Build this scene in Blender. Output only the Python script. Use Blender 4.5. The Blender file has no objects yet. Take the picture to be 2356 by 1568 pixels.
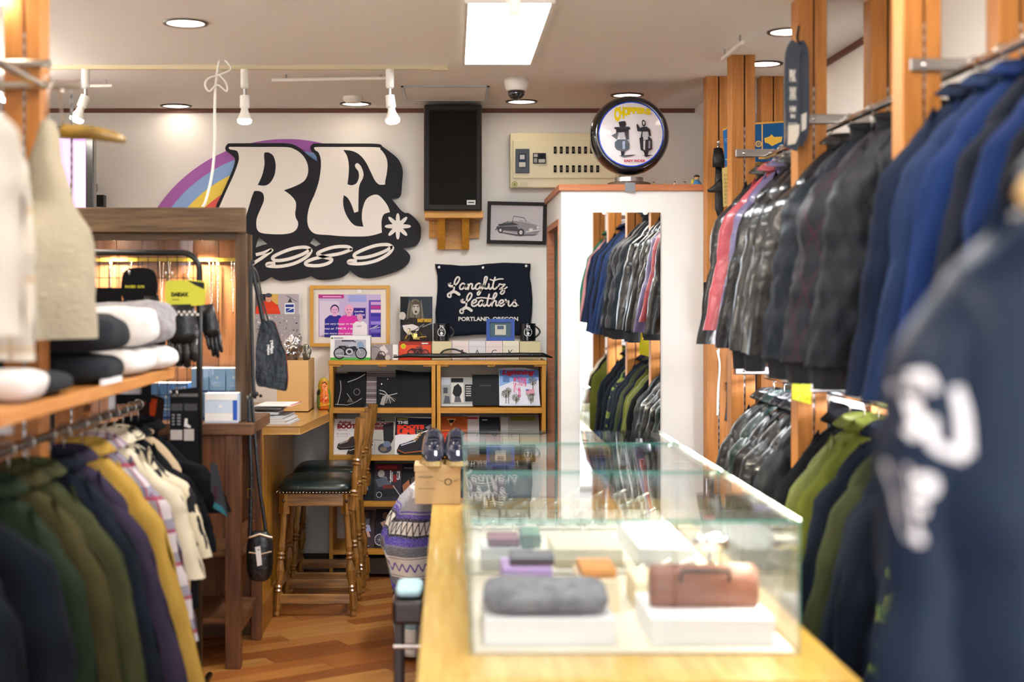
import bpy, bmesh, math, random
from mathutils import Vector, Matrix, noise, geometry
from math import sin, cos, pi, radians as R, sqrt
C = bpy.context.scene.collection
sc = bpy.context.scene
# ------------------------------------------------------------------ camera, world, exposure
F, VX, VY, H = 3272.0, 1035.0, 685.0, 1.42      # focal length in px, vanishing point, eye height
cam = bpy.data.cameras.new('camera'); camo = bpy.data.objects.new('camera', cam); C.objects.link(camo)
camo.location = (0, 0, H); camo.rotation_euler = (pi/2, 0, 0)
cam.sensor_width = 36; cam.lens = 36*F/2356
cam.shift_x = (1178-VX)/2356; cam.shift_y = -(784-VY)/2356
cam.dof.use_dof = True; cam.dof.focus_distance = 6.9; cam.dof.aperture_fstop = 1.7
cam.clip_start = .05
sc.camera = camo
sc.view_settings.view_transform = 'Standard'; sc.view_settings.look = 'None'
sc.view_settings.gamma = 1; sc.view_settings.use_curve_mapping = False
sc.view_settings.exposure = 1.36
w = bpy.data.worlds.new('world'); sc.world = w; w.use_nodes = True
w.node_tree.nodes['Background'].inputs[0].default_value = (.84, .91, 1.0, 1)
w.node_tree.nodes['Background'].inputs[1].default_value = 1.7
cy = sc.cycles
cy.max_bounces = 7; cy.diffuse_bounces = 3; cy.glossy_bounces = 4; cy.transmission_bounces = 4
cy.transparent_max_bounces = 24; cy.sample_clamp_indirect = 8; cy.caustics_reflective = False; cy.caustics_refractive = False
K = {'panel': 16.0, 'fill_panel': 6.0, 'fill_batten': 12.0, 'down': 6.0, 'spot': 13.0, 'led': 24.0, 'cab': 20.0, 'area': 30.0, 'case': 60.0}
CEIL, BACK, WL, WR = 2.417, 7.5, -2.6, 1.59

def P(px, py, d): return Vector(((px-VX)*d/F, d, H-(py-VY)*d/F))
def lin(c):
    if isinstance(c, str): c = tuple(int(c[i:i+2], 16) for i in (0, 2, 4))
    return tuple(((x/255/12.92) if x/255 <= .04045 else ((x/255+.055)/1.055)**2.4) for x in c)
# ------------------------------------------------------------------ materials
_m = {}
def M(name, col, rough=.5, metal=0, bump=None, var=None, coat=0, emit=0, uv=False, spec=None, alpha=1, sheen=0):
    if name in _m: return _m[name]
    m = bpy.data.materials.new(name); m.use_nodes = True; nt = m.node_tree; N = nt.nodes; b = N['Principled BSDF']
    c = lin(col); b.inputs['Base Color'].default_value = (*c, 1)
    b.inputs['Roughness'].default_value = rough; b.inputs['Metallic'].default_value = metal
    if coat: b.inputs['Coat Weight'].default_value = coat; b.inputs['Coat Roughness'].default_value = .1
    if spec is not None: b.inputs['Specular IOR Level'].default_value = spec
    if sheen: b.inputs['Sheen Weight'].default_value = sheen
    if alpha < 1: b.inputs['Alpha'].default_value = alpha
    if emit: b.inputs['Emission Color'].default_value = (*c, 1); b.inputs['Emission Strength'].default_value = emit
    if bump or var: tc = N.new('ShaderNodeTexCoord'); out = tc.outputs['UV' if uv else 'Object']
    def nz(scale, st, detail=4):
        mp = N.new('ShaderNodeMapping'); mp.inputs['Scale'].default_value = st; nt.links.new(out, mp.inputs[0])
        n = N.new('ShaderNodeTexNoise'); n.inputs['Scale'].default_value = scale; n.inputs['Detail'].default_value = detail
        nt.links.new(mp.outputs[0], n.inputs[0]); return n
    if var:
        c2, s, st = var[:3]; n = nz(s, st, 5)
        r = N.new('ShaderNodeValToRGB'); r.color_ramp.elements[0].position = var[3] if len(var) > 3 else .35
        r.color_ramp.elements[1].position = var[4] if len(var) > 4 else .65
        r.color_ramp.elements[0].color = (*c, 1); r.color_ramp.elements[1].color = (*lin(c2), 1)
        nt.links.new(n.outputs[0], r.inputs[0]); nt.links.new(r.outputs[0], b.inputs['Base Color'])
    if bump:
        s, h, st = bump; n = nz(s, st, 6); bp = N.new('ShaderNodeBump'); bp.inputs['Strength'].default_value = h; bp.inputs['Distance'].default_value = .01
        nt.links.new(n.outputs[0], bp.inputs['Height']); nt.links.new(bp.outputs[0], b.inputs['Normal'])
    _m[name] = m; return m
def wood(name, c1, c2, ax='z', rough=.45, sc_=1, coat=0):
    st = {'x': (1.2, 16, 16), 'y': (16, 1.2, 16), 'z': (16, 16, 1.2)}[ax]
    return M(name, c1, rough, var=(c2, 4*sc_, st, .32, .7), bump=(9*sc_, .12, st), coat=coat)
def glass(name, tint, gl=1.0):
    if name in _m: return _m[name]
    m = bpy.data.materials.new(name); m.use_nodes = True; nt = m.node_tree; N = nt.nodes; N.clear()
    o = N.new('ShaderNodeOutputMaterial'); t = N.new('ShaderNodeBsdfTransparent'); g = N.new('ShaderNodeBsdfGlossy'); x = N.new('ShaderNodeMixShader')
    f = N.new('ShaderNodeFresnel'); f.inputs[0].default_value = 1.5; t.inputs[0].default_value = (*tint, 1); g.inputs['Roughness'].default_value = 0
    g.inputs[0].default_value = (gl, gl, gl, 1)
    k_ = N.new('ShaderNodeMath'); k_.operation = 'MULTIPLY'; k_.inputs[1].default_value = .55; nt.links.new(f.outputs[0], k_.inputs[0]); nt.links.new(k_.outputs[0], x.inputs[0]); nt.links.new(t.outputs[0], x.inputs[1]); nt.links.new(g.outputs[0], x.inputs[2]); nt.links.new(x.outputs[0], o.inputs[0])
    _m[name] = m; return m
def printmat(name='print_ink', rough=.35, bump=0):
    if name in _m: return _m[name]
    m = bpy.data.materials.new(name); m.use_nodes = True; nt = m.node_tree; N = nt.nodes; b = N['Principled BSDF']
    a = N.new('ShaderNodeVertexColor'); a.layer_name = 'Col'; nt.links.new(a.outputs[0], b.inputs['Base Color']); b.inputs['Roughness'].default_value = rough; b.inputs['Specular IOR Level'].default_value = .12 if rough > .2 else .5
    _m[name] = m; return m
PR = printmat('print_ink', .5); PRM = printmat('print_matte', .7)
def uvmat(name, build, rough=.7, sheen=0):
    """material whose colour comes from build(nt, uv_socket) -> colour socket"""
    if name in _m: return _m[name]
    m = bpy.data.materials.new(name); m.use_nodes = True; nt = m.node_tree; b = nt.nodes['Principled BSDF']
    tc = nt.nodes.new('ShaderNodeTexCoord'); b.inputs['Roughness'].default_value = rough
    nt.links.new(build(nt, tc.outputs['UV']), b.inputs['Base Color'])
    b.inputs['Specular IOR Level'].default_value = .2
    _m[name] = m; return m
def mth(nt, op, a, b_=None):
    n = nt.nodes.new('ShaderNodeMath'); n.operation = op
    for i, q in enumerate((a, b_)):
        if q is None: continue
        if isinstance(q, (int, float)): n.inputs[i].default_value = q
        else: nt.links.new(q, n.inputs[i])
    return n.outputs[0]
def mixc(nt, f, a, b_):
    n = nt.nodes.new('ShaderNodeMix'); n.data_type = 'RGBA'
    def put(i, q):
        if isinstance(q, (tuple, list)): n.inputs[i].default_value = (*q, 1) if len(q) == 3 else q
        elif isinstance(q, (int, float)): n.inputs[i].default_value = q
        else: nt.links.new(q, n.inputs[i])
    put(0, f); put(6, a); put(7, b_); return n.outputs[2]
def sepuv(nt, uv):
    s = nt.nodes.new('ShaderNodeSeparateXYZ'); nt.links.new(uv, s.inputs[0]); return s.outputs[0], s.outputs[1]
def stripe(nt, s, period, width):   # 1 inside stripe
    return mth(nt, 'LESS_THAN', mth(nt, 'FRACT', mth(nt, 'DIVIDE', s, period)), width)
def tnoise(nt, uv, scale, stretch=(1, 1, 1), detail=3):
    mp = nt.nodes.new('ShaderNodeMapping'); mp.inputs['Scale'].default_value = stretch; nt.links.new(uv, mp.inputs[0])
    n = nt.nodes.new('ShaderNodeTexNoise'); n.inputs['Scale'].default_value = scale; n.inputs['Detail'].default_value = detail
    nt.links.new(mp.outputs[0], n.inputs[0]); return n.outputs[0]
# ------------------------------------------------------------------ mesh builder
_tx = {}
def glyphs(s, bold=0, shear=0):
    k = (s, bold, shear)
    if k not in _tx:
        cu = bpy.data.curves.new('t', 'FONT'); cu.body = s; cu.offset = bold; cu.shear = shear; cu.resolution_u = 3
        o = bpy.data.objects.new('t', cu); me = o.to_mesh()
        vs = [(v.co.x, v.co.y) for v in me.vertices]; fs = [tuple(p.vertices) for p in me.polygons]
        o.to_mesh_clear(); bpy.data.objects.remove(o); bpy.data.curves.remove(cu)
        if not vs: _tx[k] = ([], [])
        else:
            x0 = min(v[0] for v in vs); x1 = max(v[0] for v in vs); y0 = min(v[1] for v in vs); y1 = max(v[1] for v in vs)
            _tx[k] = ([((v[0]-x0)/max(x1-x0, 1e-6), (v[1]-y0)/max(y1-y0, 1e-6)) for v in vs], fs)
    return _tx[k]
def smooth(pts, n=5, closed=True):
    """catmull-rom through pts; a third item marks a corner"""
    N = len(pts); out = []
    rng = range(N) if closed else range(N-1)
    g = lambda i: Vector(pts[i % N][:2]) if closed else Vector(pts[max(0, min(N-1, i))][:2])
    cor = lambda i: len(pts[i % N]) > 2
    for i in rng:
        p1, p2 = g(i), g(i+1)
        p0 = p1 if cor(i) else g(i-1); p3 = p2 if cor((i+1) % N) else g(i+2)
        for k in range(n):
            t = k/n
            q = .5*((2*p1)+(p2-p0)*t+(2*p0-5*p1+4*p2-p3)*t*t+(3*p1-p0-3*p2+p3)*t**3)
            out.append((q.x, q.y))
    if not closed: out.append(tuple(pts[-1][:2]))
    return out
def drape(mb, objs, dr, lift=.003):
    """lay the vertices of mb on the nearest surface of objs, looking along dr"""
    from mathutils.bvhtree import BVHTree
    trees = [(BVHTree.FromPolygons([v.co for v in o.data.vertices], [tuple(p.vertices) for p in o.data.polygons]), root(o).location) for o in objs]
    dr = Vector(dr); out = []; last = None
    for v in mb.v:
        v = Vector(v); best = None
        for t, off in trees:
            h = t.ray_cast(v-off-dr*.3, dr)
            if h[0] is not None and (best is None or h[3] < best[1]): best = (h[0]+off, h[3])
        if best: p = best[0]-dr*lift; last = p.dot(dr); out.append(tuple(p))
        elif last is not None: out.append(tuple(v+dr*(last-v.dot(dr))))
        else: out.append(tuple(v))
    mb.v = out
class MB:
    def __init__(s, col=None): s.v = []; s.f = []; s.c = []; s.uv = []; s.col = lin(col) if col else None; s.k = 0; s.fn = None; s.eps = .0004; s.mi = []; s.m = 0
    def face(s, idx, col=None): s.f.append(tuple(idx)); s.c.append(col if col is not None else s.col); s.mi.append(s.m)
    def add(s, vs, fs, col=None, mat=None):
        b = len(s.v)
        s.v += [tuple(mat @ Vector(v)) if mat is not None else tuple(v) for v in vs]
        c = lin(col) if isinstance(col, str) else col
        for f in fs: s.face([b+i for i in f], c)
        return s
    def box(s, x0, x1, y0, y1, z0, z1, col=None, mat=None):
        return s.add([(x0,y0,z0),(x1,y0,z0),(x1,y1,z0),(x0,y1,z0),(x0,y0,z1),(x1,y0,z1),(x1,y1,z1),(x0,y1,z1)],
                     [(0,3,2,1),(4,5,6,7),(0,1,5,4),(1,2,6,5),(2,3,7,6),(3,0,4,7)], col, mat)
    def pbox(s, px0, px1, py0, py1, d0, d1, col=None):
        a = P(px0, py1, d0); b = P(px1, py0, d0); return s.box(a.x, b.x, d0, d1, a.z, b.z, col)
    def tube(s, pts, r, n=8, col=None, cap=True, sq=(1, 1)):
        pts = [Vector(p) for p in pts]; L = len(pts); rs = r if isinstance(r, (list, tuple)) else [r]*L
        t0 = (pts[1]-pts[0]).normalized(); up = Vector((0, 0, 1)) if abs(t0.z) < .9 else Vector((0, 1, 0))
        a = t0.cross(up).normalized(); vs = []; fs = []
        for i, p in enumerate(pts):
            t = (pts[min(i+1, L-1)]-pts[max(i-1, 0)])
            t = t.normalized() if t.length > 1e-9 else t0
            a = (a-t*a.dot(t)).normalized(); b = t.cross(a)
            for j in range(n):
                q = 2*pi*j/n; vs.append(p+a*cos(q)*rs[i]*sq[0]+b*sin(q)*rs[i]*sq[1])
        for i in range(L-1):
            for j in range(n): fs.append((i*n+j, i*n+(j+1) % n, (i+1)*n+(j+1) % n, (i+1)*n+j))
        if cap: fs.append(tuple(range(n))[::-1]); fs.append(tuple((L-1)*n+j for j in range(n)))
        return s.add(vs, fs, col)
    def lathe(s, prof, o=(0, 0, 0), n=24, col=None, axis=None, sx=1, sy=1):
        """prof: (r, h) list along axis (default +z) from o"""
        o = Vector(o); A = Vector(axis).normalized() if axis else Vector((0, 0, 1))
        rot = Vector((0, 0, 1)).rotation_difference(A).to_matrix(); vs = []; fs = []
        for r_, h in prof:
            for j in range(n): vs.append(o+rot @ Vector((r_*cos(2*pi*j/n)*sx, r_*sin(2*pi*j/n)*sy, h)))
        L = len(prof)
        for i in range(L-1):
            for j in range(n): fs.append((i*n+j, i*n+(j+1) % n, (i+1)*n+(j+1) % n, (i+1)*n+j))
        fs.append(tuple(range(n))[::-1]); fs.append(tuple((L-1)*n+j for j in range(n)))
        return s.add(vs, fs, col)
    def ball(s, c, r, n=12, col=None):
        rr = r if isinstance(r, (tuple, list)) else (r, r, r); m = n//2; vs = [(c[0], c[1], c[2]-rr[2])]; fs = []
        for i in range(1, m):
            a = -pi/2+pi*i/m
            for j in range(n): vs.append((c[0]+rr[0]*cos(a)*cos(2*pi*j/n), c[1]+rr[1]*cos(a)*sin(2*pi*j/n), c[2]+rr[2]*sin(a)))
        vs.append((c[0], c[1], c[2]+rr[2])); T = len(vs)-1
        for j in range(n): fs.append((0, 1+(j+1) % n, 1+j)); fs.append((T, T-n+j, T-n+(j+1) % n))
        for i in range(m-2):
            for j in range(n): fs.append((1+i*n+j, 1+i*n+(j+1) % n, 1+(i+1)*n+(j+1) % n, 1+(i+1)*n+j))
        return s.add(vs, fs, col)
    def surf(s, fn, nu, nv, col=None, uvf=None):
        """open grid fn(u,v) u,v in 0..1"""
        b = len(s.v); c = lin(col) if isinstance(col, str) else col
        for i in range(nv+1):
            for j in range(nu+1):
                s.v.append(tuple(fn(j/nu, i/nv)))
                if uvf: s.uv.append((len(s.v)-1, uvf(j/nu, i/nv)))
        for i in range(nv):
            for j in range(nu):
                a = b+i*(nu+1)+j; s.face((a, a+1, a+nu+2, a+nu+1), c)
        return s
    def prism(s, pts, fn0, fn1, holes=(), col=None):
        """polygon pts (2d) -> front by fn0, back by fn1, with holes"""
        loops = [list(pts)]+[list(h) for h in holes]
        tri = geometry.tessellate_polygon([[Vector((p[0], p[1], 0)) for p in l] for l in loops])
        flat = [p for l in loops for p in l]; n = len(flat)
        vs = [fn0(*p) for p in flat]+[fn1(*p) for p in flat]; fs = [tuple(t) for t in tri]+[tuple(i+n for i in t)[::-1] for t in tri]
        b = 0
        for l in loops:
            for i in range(len(l)): j = (i+1) % len(l); fs.append((b+i, b+j, b+j+n, b+i+n))
            b += len(l)
        return s.add(vs, fs, col)
    # ---- flat art on a surface fn(a,b,offset)
    def art(s, fn, eps=.0004): s.fn = fn; s.k = 0; s.eps = eps; return s
    def _o(s, k): s.k += 1; return s.k*s.eps if k is None else k*s.eps
    def poly(s, pts, col, k=None):
        o = s._o(k); pts = [tuple(p[:2]) for p in pts]
        tri = geometry.tessellate_polygon([[Vector((p[0], p[1], 0)) for p in pts]])
        return s.add([s.fn(p[0], p[1], o) for p in pts], [tuple(t) for t in tri], col)
    def rect(s, a, b, c, d, col, k=None): return s.add([s.fn(x, y, s._o2(k)) for x, y in ((a, b), (c, b), (c, d), (a, d))], [(0, 1, 2, 3)], col)
    def _o2(s, k):
        if k is None: s.k += .25; return s.k*s.eps+s.eps
        return k*s.eps
    def ell(s, x, y, rx, ry, col, k=None, n=20, a0=0, a1=360):
        return s.poly([(x+rx*cos(R(a0+(a1-a0)*i/n)), y+ry*sin(R(a0+(a1-a0)*i/n))) for i in range(n+(a1-a0 < 360))], col, k)
    def stroke(s, pts, w, col, k=None, closed=False, sm=0):
        if sm: pts = smooth(pts, sm, closed)
        o = s._o(k); P2 = [Vector(p[:2]) for p in pts]; n = len(P2); vs = []; fs = []
        for i in range(n):
            a = P2[(i-1) % n] if closed or i else P2[i]; b = P2[(i+1) % n] if closed or i < n-1 else P2[i]
            t = (b-a); t = t.normalized() if t.length > 1e-9 else Vector((1, 0)); nn = Vector((-t.y, t.x))
            ww = (w[i*len(w)//n] if isinstance(w, (list, tuple)) else w)/2
            for q in (P2[i]+nn*ww, P2[i]-nn*ww): vs.append(s.fn(q.x, q.y, o))
        for i in range(n if closed else n-1): j = (i+1) % n; fs.append((2*i, 2*i+1, 2*j+1, 2*j))
        return s.add(vs, fs, col)
    def ring(s, x, y, rx, w, col, k=None, n=24, ry=None):
        ry = ry or rx; return s.stroke([(x+rx*cos(2*pi*i/n), y+ry*sin(2*pi*i/n)) for i in range(n)], w, col, k, True)
    def text(s, t, x0, y0, x1, y1, col, bold=0, shear=0, k=None, warp=None):
        vs, fs = glyphs(t, bold, shear); o = s._o(k); pts = []
        for u, v in vs:
            x, y = x0+(x1-x0)*u, y1+(y0-y1)*v
            if warp: x, y = warp(x, y, u, v)
            pts.append(s.fn(x, y, o))
        return s.add(pts, fs, col)
    def mesh(s, name, mats, off=Vector((0, 0, 0)), sm=False):
        me = bpy.data.meshes.new(name); me.from_pydata([(v[0]-off[0], v[1]-off[1], v[2]-off[2]) for v in s.v], [], s.f)
        for m in (mats if isinstance(mats, (list, tuple)) else [mats]): me.materials.append(m)
        if any(s.mi): me.polygons.foreach_set('material_index', s.mi)
        if any(c is not None for c in s.c):
            ca = me.color_attributes.new('Col', 'FLOAT_COLOR', 'CORNER'); d = []
            for p, c in zip(me.polygons, s.c):
                c = c or (1, 1, 1)
                d += [c[0], c[1], c[2], 1.0]*p.loop_total
            ca.data.foreach_set('color', d)
        if s.uv:
            uvl = me.uv_layers.new(name='UVMap'); mp = dict(s.uv)
            d = []
            vi = [0]*len(me.loops); me.loops.foreach_get('vertex_index', vi)
            for q in vi: d += list(mp.get(q, (0, 0)))
            uvl.data.foreach_set('uv', d)
        if sm: me.polygons.foreach_set('use_smooth', [True]*len(me.polygons))
        me.update(); return me
def root(o):
    while o.parent: o = o.parent
    return o
def tag(o, label=None, cat=None, group=None, kind=None):
    if label: o['label'] = label
    if cat: o['category'] = cat
    if group: o['group'] = group
    if kind: o['kind'] = kind
    return o
def thing(name, label, cat, loc=(0, 0, 0), group=None, rz=0):
    o = bpy.data.objects.new(name, None); C.objects.link(o); o.location = loc; o.rotation_euler = (0, 0, rz); o.empty_display_size = .05
    return tag(o, label, cat, group)
def bevmod(o, w, seg=2):
    b = o.modifiers.new('bevel', 'BEVEL'); b.width = w; b.segments = seg; b.limit_method = 'ANGLE'; b.angle_limit = R(40)
def part(name, mb, mats, parent, local=False, sm=False, bevel=0, label=None, kind=None):
    off = Vector((0, 0, 0)) if local else root(parent).location
    o = bpy.data.objects.new(name, mb.mesh(name, mats, off, sm)); C.objects.link(o); o.parent = parent
    if bevel: bevmod(o, bevel)
    if label: o['label'] = label
    if kind: o['kind'] = kind
    return o
def single(name, mb, mats, label=None, cat=None, group=None, sm=False, bevel=0, kind=None):
    xs, ys, zs = zip(*[v[:3] for v in mb.v])
    off = Vector(((min(xs)+max(xs))/2, (min(ys)+max(ys))/2, min(zs)))
    o = bpy.data.objects.new(name, mb.mesh(name, mats, off, sm)); C.objects.link(o); o.location = off
    if bevel: bevmod(o, bevel)
    return tag(o, label, cat, group, kind)
def struct(name, mb, m, **k): return single(name, mb, m, kind='structure', **k)
def copy_tree(o, parent=None):
    c = o.copy(); C.objects.link(c); c.parent = parent
    for ch in [q for q in bpy.data.objects if q.parent == o]: copy_tree(ch, c)
    return c
def flat(d): return lambda px, py, o: P(px, py, d)-Vector((0, o, 0))
random.seed(7)
# ================================================================== palette
wall_m = M('wall_paint', 'f0ebe4', .85, bump=(60, .05, (1, 1, 1)))
ceil_m = M('ceiling_paint', 'f3efea', .9, bump=(70, .05, (1, 1, 1)))
brown_trim = M('brown_trim', '6b3a22', .5)
post_m = wood('post_wood', 'bd7c38', 'a26424', 'z', .5)
postd = M('post_gap', '3a1f0c', .8)
pine_x = wood('pine_x', 'd69a38', 'be8020', 'x', .45); pine_z = wood('pine_z', 'd69a38', 'be8020', 'z', .45); pine_y = wood('pine_y', 'd79a4e', 'c08436', 'y', .45)
oak_top = wood('oak_top', 'c99a55', 'b07f38', 'x', .3, coat=.3)
dark_x = wood('dark_wood_x', '6a5036', '3e2e1c', 'x', .5, .7); dark_z = wood('dark_wood_z', '664b2e', '3e2c1a', 'z', .5, .7); dark_y = wood('dark_wood_y', '664b2e', '3e2c1a', 'y', .5, .7)
chrome = M('chrome', 'd8d8d8', .15, 1); steel = M('steel', 'a8a8a8', .3, 1); white_pl = M('white_plastic', 'eeeae2', .4); black_pl = M('black_plastic', '0c0c0e', .35)
black_metal = M('black_metal', '101012', .4); brass = M('brass', 'b08a4a', .3, 1); silver = M('silver', 'e6e2da', .2, 1); cream_pl = M('cream_plastic', 'e2d8b4', .45)
warm_e = M('downlight_glow', 'fff0dc', .5, emit=K['down']); spot_e = M('spot_glow', 'fff0d8', .5, emit=K['spot']); panel_e = M('panel_glow', 'f6f9fa', .5, emit=K['panel'])
led_e = M('led_glow', 'fdfaff', .5, emit=K['led']); case_e = M('case_led', 'fff3da', .5, emit=K['case'])
# ================================================================== room
s = MB(); s.box(WL, WR, -1.5, BACK, -.06, -.012); floor_o = struct('floor', s, M('subfloor', '6a4322', .7))
s = MB(); s.box(WL, WR, -1.5, BACK, CEIL, CEIL+.1); struct('ceiling', s, ceil_m)
s = MB(); s.box(WL, WR, BACK, BACK+.1, -.06, CEIL+.1); struct('wall_back', s, wall_m)
s = MB(); s.box(WL-.1, WL, -1.5, BACK+.1, -.06, CEIL+.1); struct('wall_left', s, wall_m)
s = MB(); s.box(WR, WR+.1, -1.5, BACK+.1, -.06, CEIL+.1); struct('wall_right', s, wall_m)
s = MB(); s.box(WL, -2.4, -1.6, -1.5, -.06, CEIL+.1); s.box(1.45, WR, -1.6, -1.5, -.06, CEIL+.1); s.box(-2.4, 1.45, -1.6, -1.5, 2.36, CEIL+.1); struct('wall_front', s, wall_m)
# floor planks laid on the diagonal, only where the floor is in view
pl_mats = [M('floor_plank_%s' % 'abcd'[i], c, .38, var=(c2, 3, (1, 1, 1), .3, .7), bump=(25, .06, (1, 1, 1)), coat=.15) for i, (c, c2) in enumerate([('a8672f', '8c4f22'), ('b87a3c', '99602a'), ('945626', '7c441d'), ('c08a48', 'a36a30')])]
for m in pl_mats:
    for n in m.node_tree.nodes:
        if n.type == 'MAPPING': n.inputs['Scale'].default_value = (1.2, 12, 12)
ang = R(33); pm = Matrix.Rotation(ang, 4, 'Z'); proto = {}
cnt = 0
for i in range(-30, 60):
    for j in range(-8, 14):
        a0 = j*.9+(i*.37) % .9
        c = pm @ Vector((a0+.45, i*.1+.05, 0)); c += Vector((-1.2, 4.6, 0))
        if not (-1.45 < c.x < .75 and 4.55 < c.y < 7.3) or cnt >= 290: continue
        mi = (i*7+j*3) % 4
        if mi not in proto:
            s = MB(); s.box(-.448, .448, -.0485, .0485, -.012, 0); me = s.mesh('plank', pl_mats[mi]); proto[mi] = me
        o = bpy.data.objects.new('plank', proto[mi]); C.objects.link(o); o.parent = floor_o
        o.location = c-floor_o.location; o.rotation_euler = (0, 0, ang); cnt += 1
# the same boarding goes on beyond the planks that can be told apart
s = MB(); s.box(WL, WR, -1.5, 4.35, -.012, -.003); q = part('boarding', s, pl_mats[0], floor_o)
# trims
s = MB(); s.box(WL, 1.29, BACK-.012, BACK, CEIL-.022, CEIL); struct('trim_1', s, brown_trim)
s = MB(); s.box(WR-.012, WR, -1.4, 6.45, CEIL-.022, CEIL); struct('trim_2', s, brown_trim)
s = MB(); s.box(-2.5, .5, BACK-.012, BACK, 0, .075); struct('baseboard_back', s, M('dark_base', '3b2a20', .5))
# sloped soffit in the back right corner
s = MB(); s.add([(1.29, 6.5, CEIL), (WR, 6.5, CEIL), (WR, 6.5, CEIL-.42), (1.29, BACK, CEIL), (WR, BACK, CEIL), (WR, BACK, CEIL-.42)], [(0, 1, 2), (3, 5, 4), (0, 2, 5, 3), (0, 3, 4, 1), (1, 4, 5, 2)]); struct('trim_3', s, wall_m)
# ================================================================== ceiling lights
def downlight(px, py, lab):
    d = F*(CEIL-H)/(VY-py); c = P(px, py, d)
    t = thing('downlight', lab, 'ceiling light', (c.x, d, CEIL), 'downlights in the ceiling')
    s = MB(); n = 32
    for (r0, z0), (r1, z1) in zip([(.066, .0), (.068, -.006), (.08, -.006), (.082, 0)], [(.068, -.006), (.08, -.006), (.082, 0), (.066, 0)]):
        b = len(s.v)
        s.v += [(r0*cos(2*pi*i/n), r0*sin(2*pi*i/n), z0) for i in range(n)]+[(r1*cos(2*pi*i/n), r1*sin(2*pi*i/n), z1) for i in range(n)]
        for i in range(n): s.face((b+i, b+(i+1) % n, b+n+(i+1) % n, b+n+i))
    part('trim_ring', s, M('ring_dark', '3a2c28', .4), t, local=True, sm=True)
    s = MB(); s.lathe([(.067, -.002), (.067, -.0005)], n=32); part('diffuser', s, warm_e, t, local=True)
    return c, d
for px, py, lab in [(427, 52, 'round downlight nearest the camera, above the left shelves'), (405, 243, 'round downlight close above the rainbow sign'), (818, 238, 'round downlight between the white spotlights and the speaker'),
                    (1200, 233, 'round downlight beside the dome camera'), (1443, 218, 'round downlight right above the black globe'), (1757, 146, 'round downlight behind a wooden post with blue poster below'),
                    (1815, 72, 'round downlight half hidden by the post with hanging belts')]: downlight(px, py, lab)
for x, y, nm in [(-1.6, 3.2, 'above the left clothes rail'), (.9, 3.6, 'above the near end of the counter'), (-.6, 1.6, 'above the aisle near the entrance'), (1.0, 1.8, 'above the entrance end of the right rack')]:      # the row goes on in front of the view
    downlight(VX+x*F/y, VY-(CEIL-H)*F/y, 'round downlight in the ceiling '+nm)
fill_panel_e = M('fill_panel_glow', 'f6f9fa', .5, emit=K['fill_panel'])
def panel(x0, x1, y0, y1, lab, em=None):
    t = thing('ceiling_light', lab, 'ceiling light', ((x0+x1)/2, (y0+y1)/2, CEIL))
    s = MB(); s.box(x0-.014, x0, y0-.014, y1+.014, CEIL-.014, CEIL); s.box(x1, x1+.014, y0-.014, y1+.014, CEIL-.014, CEIL); s.box(x0, x1, y0-.014, y0, CEIL-.014, CEIL); s.box(x0, x1, y1, y1+.014, CEIL-.014, CEIL)
    part('frame', s, white_pl, t)
    s = MB(); s.box(x0, x1, y0, y1, CEIL-.008, CEIL-.001); part('diffuser', s, em or panel_e, t)
panel(.064, .338, 4.76, 5.99, 'long white recessed light panel in the middle of the ceiling')
panel(.064, .338, 2.1, 3.33, 'added unseen fill panel in the front half of the ceiling', fill_panel_e)  # this and the next two repeat the visible panel, added unseen for fill
panel(.064, .338, -.6, .63, 'added unseen fill panel near the shop entrance', fill_panel_e)
panel(-1.2, -.93, .9, 2.1, 'added unseen fill panel above the left front rack', fill_panel_e)
fill_e = M('fill_glow', 'fff6ea', .5, emit=K['fill_batten'])
def fill_batten(x, y0, y1, lab):      # invented fluorescent battens, added outside the view to brighten the ceiling
    t = thing('fill_light', lab, 'ceiling light', (x, (y0+y1)/2, CEIL), 'fill lights added outside the view')
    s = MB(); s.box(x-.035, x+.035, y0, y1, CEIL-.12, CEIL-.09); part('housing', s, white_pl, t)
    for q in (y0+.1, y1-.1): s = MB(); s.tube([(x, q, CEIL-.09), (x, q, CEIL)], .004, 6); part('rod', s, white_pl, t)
    for q in (-.03, .03): s = MB(); s.tube([(x+q, y0+.02, CEIL-.125), (x+q, y1-.02, CEIL-.125)], .014, 10); part('tube', s, fill_e, t)
    s = MB(); s.tube([(x, y0+.02, CEIL-.07), (x, y1-.02, CEIL-.07)], .012, 10); part('tube', s, fill_e, t)
fill_batten(-2.0, 4.3, 6.3, 'added unseen fill light beyond the left rack')
fill_batten(-.6, 2.75, 3.95, 'added unseen fill light over the aisle by the left rack')
fill_batten(.8, 2.75, 3.95, 'added unseen fill light over the aisle by the right rack')
fill_batten(-.75, .2, 1.4, 'added unseen fill light at the entrance')
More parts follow.
